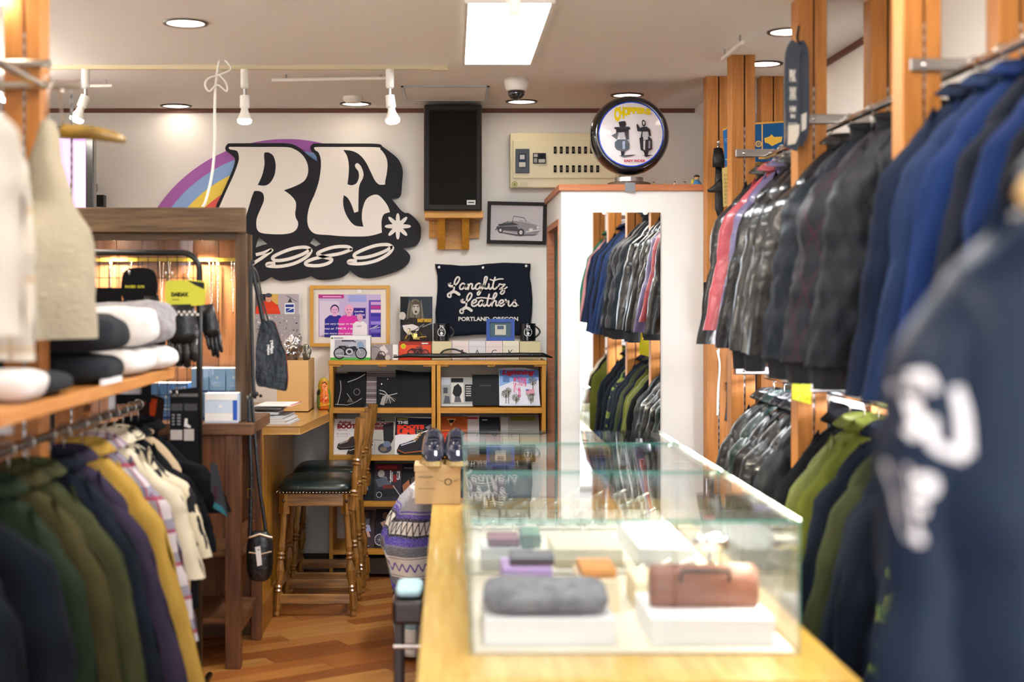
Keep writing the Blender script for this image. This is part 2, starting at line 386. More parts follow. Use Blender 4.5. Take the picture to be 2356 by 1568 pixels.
# raceway and spotlights
ty = 6.1
s = MB(); a = P(108, 155, ty); b = P(1030, 150, ty); s.box(a.x, b.x-.07, ty-.012, ty+.012, CEIL-.018, CEIL); s.box(b.x-.07, b.x, ty-.015, ty+.015, CEIL-.022, CEIL)
single('cable_raceway', s, M('raceway', 'd9cba8', .5), 'thin cream cable raceway running across the ceiling', 'raceway')
def spot(px, y, tilt, lean, lab, px2=None):
    x = (px-VX)*y/F; t = thing('spotlight', lab, 'spotlight', (x, y, CEIL), 'white spotlights under the ceiling')
    s = MB(); z = -.018 if abs(y-ty) < .1 else 0
    s.lathe([(.018, z), (.018, z-.075), (.012, z-.082)], n=16, axis=None); part('socket', s, white_pl, t, local=True, sm=False)
    s = MB(); s.tube([(0, 0, z-.08), (0, 0, z-.115)], .007, 8); part('stem', s, steel, t, local=True)
    A = Vector((tilt, lean, -1)).normalized(); o = Vector((0, 0, z-.112))
    s = MB(); s.lathe([(.02, 0), (.021, .05), (.016, .056)], o, 16, axis=A); s.lathe([(.014, .055), (.019, .075), (.03, .1), (.031, .104)], o, 20, axis=A); part('lamp_body', s, white_pl, t, local=True, sm=False)
    s = MB(); s.lathe([(.031, .104), (.03, .115), (.02, .122), (.001, .124)], o, 20, axis=A); part('bulb', s, spot_e, t, local=True, sm=True)
spot(563, ty, 0, -.05, 'white spotlight straight above the big black and white sign')
spot(897, ty, .12, -.12, 'white spotlight left of the hanging black speaker')
spot(197, ty, -.35, -.1, 'white spotlight tilted to the left beside the wooden post')
spot(1182, 4.18, .05, -.1, 'white spotlight seen against the bright ceiling panel')
spot(-40, 3.7, .3, .3, 'white spotlight over the left shelves'); 
# hanging rods
def rod(a, b, lab, r=.008):
    t = thing('hanging_rod', lab, 'rod', a); s = MB(); s.tube([a, b], r, 10); part('bar', s, white_pl, t)
    for f in (.12, .9):
        q = Vector(a).lerp(Vector(b), f); s = MB(); s.tube([q, (q.x, q.y, CEIL)], .004, 6); part('bracket', s, steel, t)
d = 6.35; rod(P(625, 184, d), P(905, 179, d), 'long white hanging rod beside the right hand spotlight')
rod(P(1662, 135, 5.75), P(1708, 97, 5.36), 'short white rod under the ceiling above the wooden posts')
rod(P(110, 198, 6.5), P(258, 197, 6.5), 'white rod behind the tilted spotlight at left')
s = MB(); s.box(P(498, 0, 4.78).x, P(692, 0, 4.78).x, 4.2, 4.775, CEIL-.012, CEIL); single('ceiling_vent', s, white_pl, 'white flat vent cover cut off by the top image edge', 'vent', bevel=.003)
# service hatch, smoke detector, dome camera
d0, d1 = 7.17, 6.69; s = MB(); x0, x1 = (930-VX)*d0/F, (1120-VX)*d0/F
for q in ((x0, x1, d0-.012, d0), (x0, x1, d1, d1+.012), (x0, x0+.012, d1, d0), (x1-.012, x1, d1, d0)): s.box(*q, CEIL-.006, CEIL)
t = thing('ceiling_hatch', 'square service hatch with thin metal frame in ceiling', 'hatch', ((x0+x1)/2, (d0+d1)/2, CEIL)); part('frame', s, steel, t)
s = MB(); s.box(x0+.012, x1-.012, d1+.012, d0-.012, CEIL-.004, CEIL); part('lid', s, ceil_m, t)
c = P(812, 222, 7.05); s = MB(); s.lathe([(.05, CEIL), (.05, CEIL-.015), (.035, CEIL-.03), (.01, CEIL-.033)], (c.x, 7.05, 0), 24); single('smoke_detector', s, white_pl, 'small round white smoke detector on ceiling', 'smoke detector', sm=False)
c = P(1188, 181, 6.47); t = thing('dome_camera', 'white dome security camera with dark glass under ceiling', 'camera', (c.x, c.y, CEIL))
s = MB(); s.lathe([(.055, 0), (.056, -.02), (.05, -.045), (.043, -.056)], n=32); part('housing', s, white_pl, t, local=True, sm=True)
s = MB(); s.lathe([(.041, -.055), (.038, -.075), (.026, -.09), (.01, -.098), (.001, -.099)], n=24); part('dome', s, M('dark_glass', '10141c', .05, coat=1), t, local=True, sm=True)
# white flex hanging from a hook
s = MB(); A = [(507, 128), (497, 190), (494, 260), (494, 330), (488, 400), (474, 460), (466, 476)]
s.tube([P(a, b, 5.98) for a, b in smooth(A, 5, False)], .006, 8); A = [(507, 127), (532, 157), (505, 172), (480, 180), (472, 195), (482, 210), (500, 195), (522, 210), (520, 190), (505, 172)]
s.tube([P(a, b, 5.97) for a, b in smooth(A, 5, False)], .0045, 8)
s.tube([(P(507, 127, 5.98).x, 5.98, CEIL), P(507, 128, 5.98)], .006, 8)
single('power_cord', s, white_pl, 'white electric cord looped on a ceiling hook and hanging down', 'cord', sm=True)
# ================================================================== speaker on bracket
d = 7.2; t = thing('wall_speaker', 'tall black wall speaker with grey cloth grille', 'speaker', P(1043, 484, d)+Vector((0, .12, 0)))
a = P(975, 484, d); b = P(1109, 240, d)
s = MB(); s.box(a.x, b.x, d+.02, BACK-.02, a.z, b.z); part('cabinet', s, M('speaker_wood', '4a3a32', .5), t, bevel=.004)
s = MB(); s.box(a.x+.004, b.x-.004, d-.004, d+.02, a.z+.002, b.z-.002); part('bezel', s, M('speaker_bezel', '2a2828', .6, spec=.2), t, bevel=.006)
s = MB(); s.box(a.x+.028, b.x-.028, d-.01, d-.004, a.z+.03, b.z-.03); part('grille', s, M('speaker_cloth', '1f1e1d', .95, spec=.1, bump=(400, .3, (1, 1, 1))), t)
s = MB(); s.art(flat(d-.012)); s.rect(1074, 460, 1094, 471, 'd8d8d4'); s.rect(1077, 464, 1091, 467, '555555'); part('badge', s, PR, t)
d = 7.24; t = thing('speaker_bracket', 'pine wall bracket with screws carrying the black speaker', 'bracket', P(1043, 573, 7.4))
a = P(977, 501, d); b = P(1112, 484, d); s = MB(); s.box(a.x, b.x, d, BACK, a.z, b.z-.001); part('shelf_board', s, pine_x, t, bevel=.002)
a = P(987, 547, 7.46); b = P(1103, 501, 7.46); s = MB(); s.box(a.x, b.x, 7.47, BACK, a.z, b.z); s2 = P(1007, 573, 7.46); s3 = P(1080, 545, 7.46); s.box(s2.x, s3.x, 7.47, BACK, s2.z, a.z); part('back_board', s, pine_x, t)
for x0 in (1008, 1063):
    a = P(x0, 573, 7.4); b = P(x0+16, 501, 7.4); s = MB(); s.add([(x, y, z) for x in (a.x, b.x) for y, z in ((7.27, b.z), (7.47, b.z), (7.47, a.z), (7.43, a.z))], [(0, 1, 2, 3), (7, 6, 5, 4), (0, 4, 5, 1), (1, 5, 6, 2), (2, 6, 7, 3), (3, 7, 4, 0)]); part('bracket_rib', s, pine_z, t)
for x, y in [(998, 512), (1043, 512), (1087, 512), (1096, 512), (998, 537), (1043, 526), (1088, 537), (1043, 557)]:
    s = MB(); s.ball(P(x, y, 7.468), .005, 8); part('screw', s, silver, t, sm=True)
# ================================================================== big sign
def zs(x, y): return (340+x/3.5697, 280+y/3.5697)
def plane(d): return lambda x, y: P(*zs(x, y), 7.45)+Vector((0, d-7.45, 0))
sign = thing('shop_sign', 'big cut-out wall sign with rainbow and two giant white letters', 'sign', P(*zs(1350, 1320), 7.45))
arcs = [(1280, 1187, 'a458b0', 'purple'), (1187, 1083, '8db0e6', 'blue'), (1083, 980, 'f7d64e', 'yellow'), (980, 880, 'ee5a4c', 'red')]
for i, (r1, r0, c, nm) in enumerate(arcs):
    pts = [(1130+r1*cos(R(a)), 1415-r1*sin(R(a))) for a in range(76, 161, 2)]+[(1130+r0*cos(R(a)), 1415-r0*sin(R(a))) for a in range(160, 75, -2)]
    s = MB(); s.prism(pts, plane(7.485), plane(7.499)); part('rainbow_band', s, M('sign_'+nm, c, .5), sign, label=nm+' rainbow band')
OUT = [(637,235,1),(633,208),(652,180),(690,174),(1000,173),(1130,174),(1195,186),(1255,220),(1310,268),(1390,325,1),(1384,288),(1365,258),(1340,235),(1332,208),(1350,182),(1390,175),(1600,176),(1880,178),(1930,203),(2030,278),(2072,330),(2093,400),(2088,490),(2083,560),(2076,600),(2050,624),(1995,626,1),(2030,665),(2075,720),(2110,745),(2145,750),(2200,795),(2238,850),(2243,900),(2235,970),(2200,1015),(2150,1030),(2090,1035,1),(2130,1065),(2155,1110),(2130,1170),(2060,1220),(1960,1255),(1850,1280),(1780,1283),(1720,1268),(1655,1218,1),(1640,1242),(1590,1275),(1500,1293),(1420,1297),(1375,1287),(1338,1265,1),(1280,1285),(1180,1300),(1090,1305),(1045,1292),(1012,1266,1),(980,1290),(930,1312),(860,1320),(720,1300),(610,1200),(560,1000),(548,800),(555,697),(600,600),(650,490),(700,370),(712,305),(690,275)]
H1 = [(905,942),(978,1002),(935,1012),(876,1034)]; H2 = [(1356,950),(1418,1002),(1378,1022),(1328,994)]
s = MB(); s.prism(smooth(OUT, 5), plane(7.465), plane(7.486), holes=[H1, H2]); part('board', s, M('sign_black', '24242a', .6, spec=.2), sign)
RW = [(662,215),(668,205),(690,204),(900,205),(1130,206),(1200,222),(1260,262),(1300,320),(1315,380),(1308,440),(1275,490),(1200,530),(1115,560,1),(1170,600),(1210,650),(1215,700),(1208,750),(1215,790),(1232,825),(1225,870),(1190,905),(1120,921),(1020,921),(930,911),(895,880),(889,820),(900,770),(930,700),(952,640),(945,590),(915,568),(872,566,1),(850,620),(812,745),(760,860),(700,920),(600,925),(560,900),(550,820),(560,760),(585,697),(640,570),(700,440),(740,330),(745,280),(735,245),(718,232),(680,226)]
RH = [(955,250,1),(990,250),(1030,280),(1048,350),(1040,430),(1010,490),(975,518),(940,523),(900,517,1),(935,440),(955,350),(952,280)]
s = MB(); s.prism(smooth(RW, 5), plane(7.462), plane(7.4655), holes=[smooth(RH, 4)]); wm = M('sign_white', 'efe9e2', .5); part('letter', s, wm, sign, label='white letter R')
EW = [(1365,215),(1380,206),(1500,205),(1870,207),(1910,225),(1950,275),(1968,340),(1962,420),(1950,480),(1948,513,1),(1900,513),(1865,480),(1830,410),(1790,330),(1740,270),(1680,238),(1603,228,1),(1635,280),(1650,360),(1646,450),(1638,510,1),(1670,520),(1710,505),(1732,460),(1730,410),(1706,375),(1702,350),(1722,338),(1750,365),(1770,420),(1765,460),(1737,520),(1730,590),(1728,735,1),(1695,745,1),(1672,680),(1642,625),(1608,600,1),(1602,660),(1615,730),(1650,800),(1700,850),(1770,860,1),(1758,800),(1762,720),(1790,640),(1840,603),(1890,600),(1935,640),(1970,690),(1988,740,1),(1940,757),(1921,800),(1918,850),(1922,908,1),(1850,930),(1770,940),(1600,938),(1480,928),(1380,920),(1335,890),(1312,840),(1310,770),(1330,680),(1370,590),(1405,480),(1420,370),(1418,300),(1400,250),(1375,232)]
s = MB(); s.prism(smooth(EW, 5), plane(7.462), plane(7.4655)); part('letter', s, wm, sign, label='white letter E')
fl = [(2053+(78+30*cos(8*a))*cos(a), 857+(78+30*cos(8*a))*sin(a)) for a in [2*pi*i/96 for i in range(96)]]
s = MB(); s.prism(fl, plane(7.462), plane(7.4655)); part('flower', s, wm, sign, label='white eight-petalled flower')
n9 = [(1338,1050),(1296,1029),(1200,1037),(1092,1074),(1024,1112),(1050,1138),(1150,1127),(1265,1088),(1338,1050),(1305,1105),(1205,1160),(1085,1186),(985,1182),(985,1163),(1045,1160)]
digs = [('1', [[(884,1090),(945,1076),(1018,1050),(940,1112),(850,1170)]]), ('9', [n9]), ('8', [[(1676,1046),(1636,1024),(1540,1026),(1450,1050),(1392,1082),(1440,1108),(1508,1128),(1480,1160),(1400,1180),(1310,1176),(1296,1155),(1350,1128),(1450,1103),(1580,1080),(1676,1046)]]), ('9', [[(x+671, y-22) for x, y in n9]])]
for nm, st in digs:
    s = MB(); s.art(lambda x, y, o: P(*zs(x, y), 7.45)+Vector((0, .0145-o, 0)))
    for q in st: s.stroke(q, 27, None, sm=6)
    part('numeral', s, wm, sign, label='white script numeral '+nm)
# ================================================================== breaker panel
d = 7.42; t = thing('breaker_panel', 'cream electrical breaker panel with two rows of switches', 'fuse box', P(1300, 432, 7.45))
s = MB(); s.pbox(1173, 1425, 305, 432, d, BACK); part('case', s, cream_pl, t, bevel=.006)
s = MB(); s.pbox(1180, 1418, 322, 410, d-.008, d); part('cover', s, cream_pl, t, bevel=.003)
s = MB(); s.pbox(1186, 1218, 342, 398, d-.016, d-.008); part('main_breaker', s, M('breaker_dark', '1c2430', .4), t, bevel=.002)
s = MB(); s.art(flat(d-.017)); s.rect(1193, 353, 1210, 386, '2c3a50'); s.rect(1196, 356, 1207, 366, 'c8c8c8'); s.rect(1194, 373, 1209, 384, 'cfcfc4'); s.rect(1226, 352, 1256, 376, '23262c'); s.rect(1228, 354, 1237, 361, 'b8b8b0'); s.rect(1239, 366, 1254, 374, 'b8b8b0'); s.rect(1228, 364, 1236, 374, '9a9a94'); s.ell(1246, 359, 3, 3, '0a0a0a')
s.ring(1184, 424, 6, 1.5, '9aa05a'); s.ell(1184, 424, 3.5, 3.5, '9aa05a'); s.rect(1196, 418, 1214, 430, 'd6cdb0'); part('print', s, PR, t)
for r_, y in enumerate((337, 380)):
    for i in range(8):
        x = 1274+14*i; s = MB(); s.pbox(x, x+6.5, y, y+16, d-.012, d-.008, '15120f'); s.pbox(x+1.5, x+5, y+4, y+12, d-.018, d-.012, '55504a'); part('switch', s, PRM, t)
# ================================================================== pictures on the wall
def frame(name, lab, cat, x0, y0, x1, y1, w_, fm, d, artf, rot=0, dep=.025, glassy=False):
    cx, cyy = (x0+x1)/2, (y0+y1)/2; t = thing(name, lab, cat, P(cx, y1, d+.01))
    rr = R(rot)
    def fn(px, py, o):
        X, Y = px-cx, py-cyy; return P(cx+X*cos(rr)-Y*sin(rr), cyy+X*sin(rr)+Y*cos(rr), d)-Vector((0, o, 0))
    s = MB(); s.prism([(x0, y0), (x1, y0), (x1, y1), (x0, y1)], lambda a, b: fn(a, b, 0), lambda a, b: fn(a, b, -dep), holes=[[(x0+w_, y0+w_), (x1-w_, y0+w_), (x1-w_, y1-w_), (x0+w_, y1-w_)]])
    part('frame', s, fm, t)
    s = MB(); s.prism([(x0+w_*.8, y0+w_*.8), (x1-w_*.8, y0+w_*.8), (x1-w_*.8, y1-w_*.8), (x0+w_*.8, y1-w_*.8)], lambda a, b: fn(a, b, -.012), lambda a, b: fn(a, b, -.018)); s.art(lambda a, b, o: fn(a, b, o-.0119)); 
    s.c = [lin('eae6e0')]*len(s.f); artf(s); part('print', s, PR, t); return t
def car_art(s):
    s.rect(1125, 468, 1252, 557, 'cfc9cc'); g, k, l = '8f8b90', '55525a', 'b9b4b8'
    s.poly([(1140,530),(1148,518),(1170,509),(1200,506),(1220,510),(1240,518),(1243,528),(1238,536),(1215,541),(1190,536),(1160,532)], '9c989e')
    s.poly([(1150,533),(1200,539),(1240,537),(1230,541),(1190,543),(1150,536)], '6c686e'); s.poly([(1142,522),(1190,520),(1196,532),(1145,529)], k); s.poly([(1146,516),(1180,511),(1195,517),(1150,521)], '4e4b52')
    s.stroke([(1178,512),(1182,497),(1206,500),(1212,510)], 1.6, k); s.stroke([(1140,530),(1148,518),(1170,509)], 1.5, k); s.stroke([(1200,506),(1242,520)], 1.5, l)
    for x, y, r_ in ((1152, 530, 6), (1199, 534, 8)): s.ell(x, y, r_, r_+1, '4a474e'); s.ell(x, y, r_*.5, r_*.6, 'dad5d8')
    s.ell(1222, 527, 5, 3, 'e6e2e2'); s.ell(1238, 522, 3, 3, 'e6e2e2'); s.stroke([(1210,533),(1242,527)], 3, 'e0dcdc'); s.stroke([(1185,507),(1228,513)], 1, 'e6e2e2')
frame('wall_picture', 'dark framed grey drawing of an old convertible car on wall', 'picture', 1121, 464, 1257, 561, 8, M('dark_frame', '1c110d', .5, spec=.2), 7.46, car_art, 1.3)
def blob_person(s, x, top, h, w_, shirt, hair, skin, w2=None):
    s.poly([(x-w_, top+h), (x-w_*.95, top+h*.45), (x-w_*.5, top+h*.33), (x+w_*.5, top+h*.33), (x+w_*.95, top+h*.45), (x+w_, top+h)], shirt)
    s.rect(x-w_*.2, top+h*.24, x+w_*.2, top+h*.36, skin); s.ell(x, top+h*.15, w_*.42, h*.15, hair); s.ell(x, top+h*.18, w_*.35, h*.135, skin)
    s.rect(x-w_*.2, top+h*.155, x-w_*.08, top+h*.17, '5a3a48'); s.rect(x+w_*.08, top+h*.155, x+w_*.2, top+h*.17, '5a3a48'); s.stroke([(x-w_*.12, top+h*.25), (x+w_*.12, top+h*.25)], h*.012, 'a04858')
def group_art(s):
    s.rect(722, 664, 889, 787, 'e6ddd0'); s.rect(732, 677, 876, 775, 'c7b5dc'); s.rect(732, 677, 791, 686, 'b5398c'); s.stroke([(742, 682), (785, 682)], 2, 'f0c8e0')
    s.rect(801, 678, 843, 694, '9fa6e0'); s.rect(848, 690, 876, 775, '6a4fb0'); 
    for i, c in enumerate(['d0a0d8', 'c03c90', 'e8c8e0', '4038a0', '5848b8', '9a88d8', '3c3498', '8070c8', '3a3090']): s.rect(853, 694+i*9, 876, 701+i*9, c)
    s.rect(735, 692, 781, 772, 'd9cbe0'); s.rect(812, 708, 841, 732, '3a2f8c'); s.text('Langlitz', 815, 714, 837, 719, 'f0ecff', .02, .3); s.text('Leathers', 817, 721, 839, 726, 'f0ecff', .02, .3)
    blob_person(s, 770, 700, 75, 24, '34308c', '2a2058', 'ddaad0'); blob_person(s, 803, 700, 75, 25, 'd63aa4', 'e8a8c8', 'e8a8c8'); blob_person(s, 828, 721, 54, 17, 'efe6e8', 'c890b8', 'e0a8c8')
    s.poly([(813,745),(821,742),(820,774),(814,774)], 'efe6e8'); s.text('1947', 821, 748, 832, 752, '40307c')
    for i, tx in enumerate(['I am very happy to meet', 'you at TMCR. I wish', 'you more over and over']): s.text(tx, 744, 742+i*11, 822, 748+i*11, 'f6f2ff', .005, .3)
    s.stroke([(850,757),(870,748),(858,756),(882 if 0 else 874,752)], 1.2, 'f2eeff'); s.rect(822, 666, 832, 674, 'f7f4f2')
frame('wall_picture', 'gold framed signed photograph of three people with arms linked', 'picture', 713, 656, 897, 797, 8, M('gold_frame', 'd29a34', .35), 7.46, group_art)
def poster(name, lab, cat, x0, y0, x1, y1, d, artf, th=.003, base='e8e4e4'):
    s = MB(base); s.pbox(x0, x1, y0, y1, d, d+th); s.art(flat(d)); artf(s); return single(name, s, PR, lab, cat)
def pA(s):
    s.rect(587, 676, 640, 722, '6f6468'); s.rect(590, 676, 612, 690, '26303c'); s.rect(625, 676, 640, 700, 'd8b060'); s.rect(640, 676, 688, 722, 'b8b0b8'); s.poly([(588,722),(590,705),(606,692),(626,692),(640,703),(646,722)], 'e0492c'); s.ell(618, 686, 7, 9, 'd8a088'); s.ell(618, 679, 8, 5, '4a4a58')
    s.stroke([(660,680),(684,694)], 1.5, '6a6470'); s.poly([(662,695),(668,685),(672,695)], '3a3a44'); s.rect(655, 697, 678, 722, 'e6ecf4'); s.rect(657, 700, 676, 706, '2d3e8c'); s.rect(658, 709, 676, 718, '3048a0'); s.poly([(658,717),(670,709),(676,709)], 'e6ecf4')
    s.rect(587, 722, 690, 828, 'a9a2a8')
    rnd = random.Random(3)
    for i in range(150):
        x, y = rnd.uniform(590, 688), rnd.uniform(726, 826); a = rnd.uniform(0, 6); r_ = rnd.uniform(2, 7); g = rnd.choice(['f2eef0', '5c565c', '7c767c', 'd2ccd0', '3c383e', 'e6e0e4'])
        s.poly([(x, y), (x+r_*cos(a), y+r_*sin(a)), (x+r_*.6*cos(a+1.2), y+r_*.6*sin(a+1.2))], g, k=14+(i % 9))
poster('poster', 'wall poster of person in orange jacket above crinkled silver foil', 'poster', 587, 676, 690, 828, 7.48, pA)
def pB(s):
    s.rect(921, 682, 995, 790, '3b414c'); s.poly([(921,682),(940,682),(934,740),(921,750)], '23262c'); s.ell(955, 706, 15, 19, '6d675c'); s.poly([(940,700),(934,735),(946,742),(964,742),(976,735),(971,700)], '6a6458')
    for i in range(9): s.stroke([(943+i*3.2, 690), (938+i*4.2, 715), (936+i*4.6, 738)], 1, ['8a8476', '4a463e', 'a09a8a'][i % 3])
    s.ell(957, 711, 8.5, 13, 'b9b0a6'); s.rect(951, 704, 955, 706, '3a3634'); s.rect(959, 704, 963, 706, '3a3634'); s.ell(957, 717, 2.6, 3, '4a3c3a'); s.poly([(955,706),(957,713),(959,706)], 'd8d0c6'); s.poly([(946,697),(957,690),(968,697),(966,700),(948,700)], '5a5448')
    s.poly([(924,760),(930,738),(944,730),(970,732),(985,742),(995,760),(995,790),(921,790)], '332f30')
    for i in range(22): s.ell(930+(i*7) % 27, 735+(i*5) % 22, 1, 1, 'e8e4de', n=6, k=20)
    s.poly([(926,748),(950,745),(966,752),(960,764),(940,770),(930,760)], 'ded8d4'); s.stroke([(950,762),(976,745)], 3, '7a7472'); s.stroke([(972,752),(995,742)], 2, 'a8a29c'); s.ell(926, 726, 8, 9, 'c4bcb4'); s.text('RANDY RHOADS', 961, 732, 993, 741, 'e2b23e', .06)
poster('poster', 'dark music poster of long-haired guitarist with spotted guitar', 'poster', 921, 682, 995, 790, 7.40, pB, .003, '2a2a2e')
# ---------------- cloth banner
bz = lambda x, y: (990+x/6.2724, 590+y/6.2724)      # zoom pixels of the banner
def ban_pt(u, v, o=0, d=7.465):
    x0 = [66, 104, 105, 92, 76, 84, 90]; x1 = [1448, 1436, 1462, 1474, 1466, 1446, 1440]
    def ev(a, q): q *= len(a)-1; i = min(int(q), len(a)-2); f = q-i; f = f*f*(3-2*f); return a[i]*(1-f)+a[i+1]*f
    L, Rr = ev(x0, v), ev(x1, v); top = ev([106, 115, 132, 125, 100, 88, 92, 102], u); bot = ev([1150, 1150, 1140, 1125, 1120, 1138, 1136, 1145], u)
    x = L+(Rr-L)*u; y = top+(bot-top)*v; p = P(*bz(x, y), d); p.y += -o+.006*sin(u*9+1)*sin(v*3); return p
ban = thing('banner', 'dark navy cloth banner with cream script and three eyelets', 'banner', P(*bz(760, 1150), 7.465))
s = MB(); s.surf(lambda u, v: ban_pt(u, v), 28, 18); o = part('cloth', s, M('banner_cloth', '1f2430', .9, spec=.1, bump=(300, .2, (1, 1, 1))), ban, sm=True); m = o.modifiers.new('thick', 'SOLIDIFY'); m.thickness = .003; m.offset = 0
for x, y in ((128, 155), (762, 160), (1386, 137)):
    c = P(*bz(x, y), 7.455); s = MB(); s.lathe([(.0035, 0), (.009, -.001), (.0095, .003), (.0035, .003)], c, 16, axis=(0, -1, 0)); part('eyelet', s, steel, ban, sm=True)
sm_ = lambda x, y, o: P(*bz(x, y), 7.452)-Vector((0, o, 0))
cr = M('banner_print', 'e9e2dc', .7)
def script(strokes, w_, name, label):
    s = MB(); s.art(sm_)
    for q in strokes:
        ww = w_
        if isinstance(q, tuple): q, ww = q
        s.stroke(q, ww, None, sm=5); 
        for e in (q[0], q[-1]): s.ell(e[0], e[1], ww/2, ww/2, None, k=1, n=10)
    part(name, s, cr, ban, label=label)
def Lcap(dx, dy): return [([(x+dx, y+dy) for x, y in q], w_) for q, w_ in [([(292,385),(268,405),(285,430),(330,425),(385,390),(420,330),(412,298),(385,300),(355,350),(345,420),(338,480),(300,510),(255,540),(255,575),(285,585),(300,560)], 24), ([(290,530),(330,505),(370,515),(415,545)], 42), ([(270,400),(290,425),(330,425)], 34)]]
LA = Lcap(0, 0)+[[(505,405),(470,385),(430,420),(430,465),(465,465),(500,425),(510,395),(500,450),(520,468),(545,440)],
  [(545,400),(555,420),(548,470)], [(548,440),(575,395),(605,400),(600,450),(615,468),(640,450)], [(735,405),(700,385),(655,420),(660,465),(695,465),(725,425),(738,395),(730,470),(715,530),(690,552),(680,525),(720,490),(765,450)],
  [(765,450),(795,380),(820,310),(805,290),(785,310),(775,400),(785,455),(815,462),(835,440)], [(845,395),(845,450),(865,468),(890,445)], [(935,300),(905,400),(905,455),(930,468),(965,440)], ([(865,330),(920,345),(980,325),(1050,322)], 20),
  ([(985,425),(1000,395),(1035,405),(1075,400),(1040,440),(1000,470),(1050,470),(1070,500),(1040,540),(1010,525),(1040,490),(1105,440)], 21)]
script(LA, 24, 'lettering', 'cream script, upper line')
s = MB(); 
LB = Lcap(178, 232)+[[(600,680),(650,660),(665,635),(640,620),(605,650),(600,700),(635,715),(680,690)], [(765,645),(735,630),(700,660),(700,705),(730,708),(765,665),(772,640),(765,700),(785,712),(810,690)],
  [(850,545),(825,640),(822,695),(845,712),(870,690)], ([(668,600),(740,592),(820,600),(880,605)], 20), [(870,690),(905,630),(955,555),(945,525),(920,545),(900,620),(888,712)], [(892,680),(920,640),(950,645),(945,690),(960,710),(985,690)],
  [(985,685),(1040,665),(1055,640),(1030,625),(995,655),(995,700),(1030,712),(1070,685)], [(1085,620),(1100,645),(1090,660),(1130,640),(1125,690),(1145,712),(1175,690)], [(1175,690),(1210,640),(1225,625),(1215,650),(1245,690),(1230,715),(1195,708)]]
script(LB, 24, 'lettering', 'cream script, second line')
s = MB(); s.art(sm_); s.text('PORTLAND, OREGON', 405, 868, 1268, 940, None, .035); s.ell(1270, 703, 8, 8, None); part('lettering', s, cr, ban, label='white capitals reading Portland, Oregon')
# ================================================================== bookshelves
SH = 7.2      # front face depth
def S_(d): return F/d
def shelf_unit(x0, x1, lab):
    t = thing('magazine_rack', lab, 'shelf', P((x0+x1)/2, 1330, SH), 'pine magazine racks'); t.location.z = 0
    a = P(x0, 0, SH).x; b = P(x1, 0, SH).x; top = P(0, 829, SH).z; w_ = .02
    for q in (a, b-w_): s = MB(); s.box(q, q+w_, SH, 7.47, 0, top-.022); part('side_panel', s, pine_z, t, bevel=.002)
    s = MB(); s.box(a-.004, b+.004, SH-.004, 7.47, top-.022, top); part('top_board', s, pine_x, t, bevel=.002)
    s = MB(); s.box(a+w_, b-w_, 7.455, 7.47, .08, top-.022); part('back_panel', s, M('rack_back', 'ddd2c0', .8), t)
    for y in (938, 1047, 1153, 1263):
        z = P(0, y, SH).z; s = MB(); s.add([(x, yy, zz) for x in (a+w_, b-w_) for yy, zz in ((SH-.002, z), (SH-.002, z-.026), (7.455, z-.02), (7.455, z+.012))], [(0, 1, 2, 3), (7, 6, 5, 4), (0, 4, 5, 1), (1, 5, 6, 2), (2, 6, 7, 3), (3, 7, 4, 0)]); part('shelf_board', s, pine_x, t)
    for x in (a+w_+.02, (a+b)/2, b-w_-.02):
        s = MB(); s.box(x-.02, x+.02, SH+.004, SH+.03, top-.03, top-.0225); part('support_block', s, pine_x, t)
    s = MB(); s.box(a+w_, b-w_, SH+.02, SH+.035, .02, .1); part('kick_board', s, M('kick_dark', '2c2018', .6), t)
    return t
shelf_unit(757, 1002, 'left pine magazine rack beside the bar counter'); shelf_unit(1005, 1256, 'right pine magazine rack below the cloth banner')
def mag(x0, y0, x1, y1, lab, artf, base='161618', z=0, name='magazine', cat='magazine', top=None, n=0):
    """leans back on the ledge: bottom near the front edge, top further in"""
    d0 = SH+.03-z*.006; sl = .10/110
    fn = lambda px, py, o: P(px, py, d0)+Vector((0, (y1-py)*sl-o, 0))
    tp = top or [(x0, y0), (x1, y0)]
    s = MB(base); s.prism([tuple(p) for p in tp]+[(x1, y1), (x0, y1)], lambda a, b: fn(a, b, 0), lambda a, b: fn(a, b, -.005)); s.art(fn, .0003)
    if artf: artf(s)
    return single(name, s, PR, lab, cat, 'magazines in the pine racks')
def m1(s):
    s.stroke([(781,876),(783,895),(780,915),(776,930)], 1.2, 'c9c4c0', sm=4); s.stroke([(771,930),(796,931)], 1, 'c9c4c0')
mag(770, 860, 802, 939, 'black magazine at far left of the top row', m1, '0d0d10')
def m2(s):
    s.stroke([(798,880),(820,872),(838,862)], 1.6, 'b8b4b0', sm=4); s.ring(820, 902, 7, 1, '8a8684'); s.stroke([(797,905),(812,925)], 1.2, 'a8a4a0'); s.stroke([(796,932),(815,926),(832,916)], 1.2, 'a8a4a0', sm=4); s.poly([(797,925),(803,916),(812,923),(806,926)], '55524f')
mag(797, 857, 842, 939, 'black magazine with curved white outlines in top row', m2, '0b0b0e', 1)
def m3(s):
    rnd = random.Random(5)
    for i in range(22): y = 860+i*3.6; s.poly([(843-(i*.2), y), (908, y+rnd.uniform(-1, 1)), (908, y+2.4), (842-(i*.2), y+rnd.uniform(1, 2.6))], rnd.choice(['b0a4a6', '6e6266', 'd6ccce', '4c4246', 'a29698', '8a7e80']) if y > 872 else rnd.choice(['4a4043', '5a4e50', '3a3234']))
mag(838, 857, 909, 939, 'magazine with pale blurred horizontal streaks on cover', m3, '7a6e70', 0)
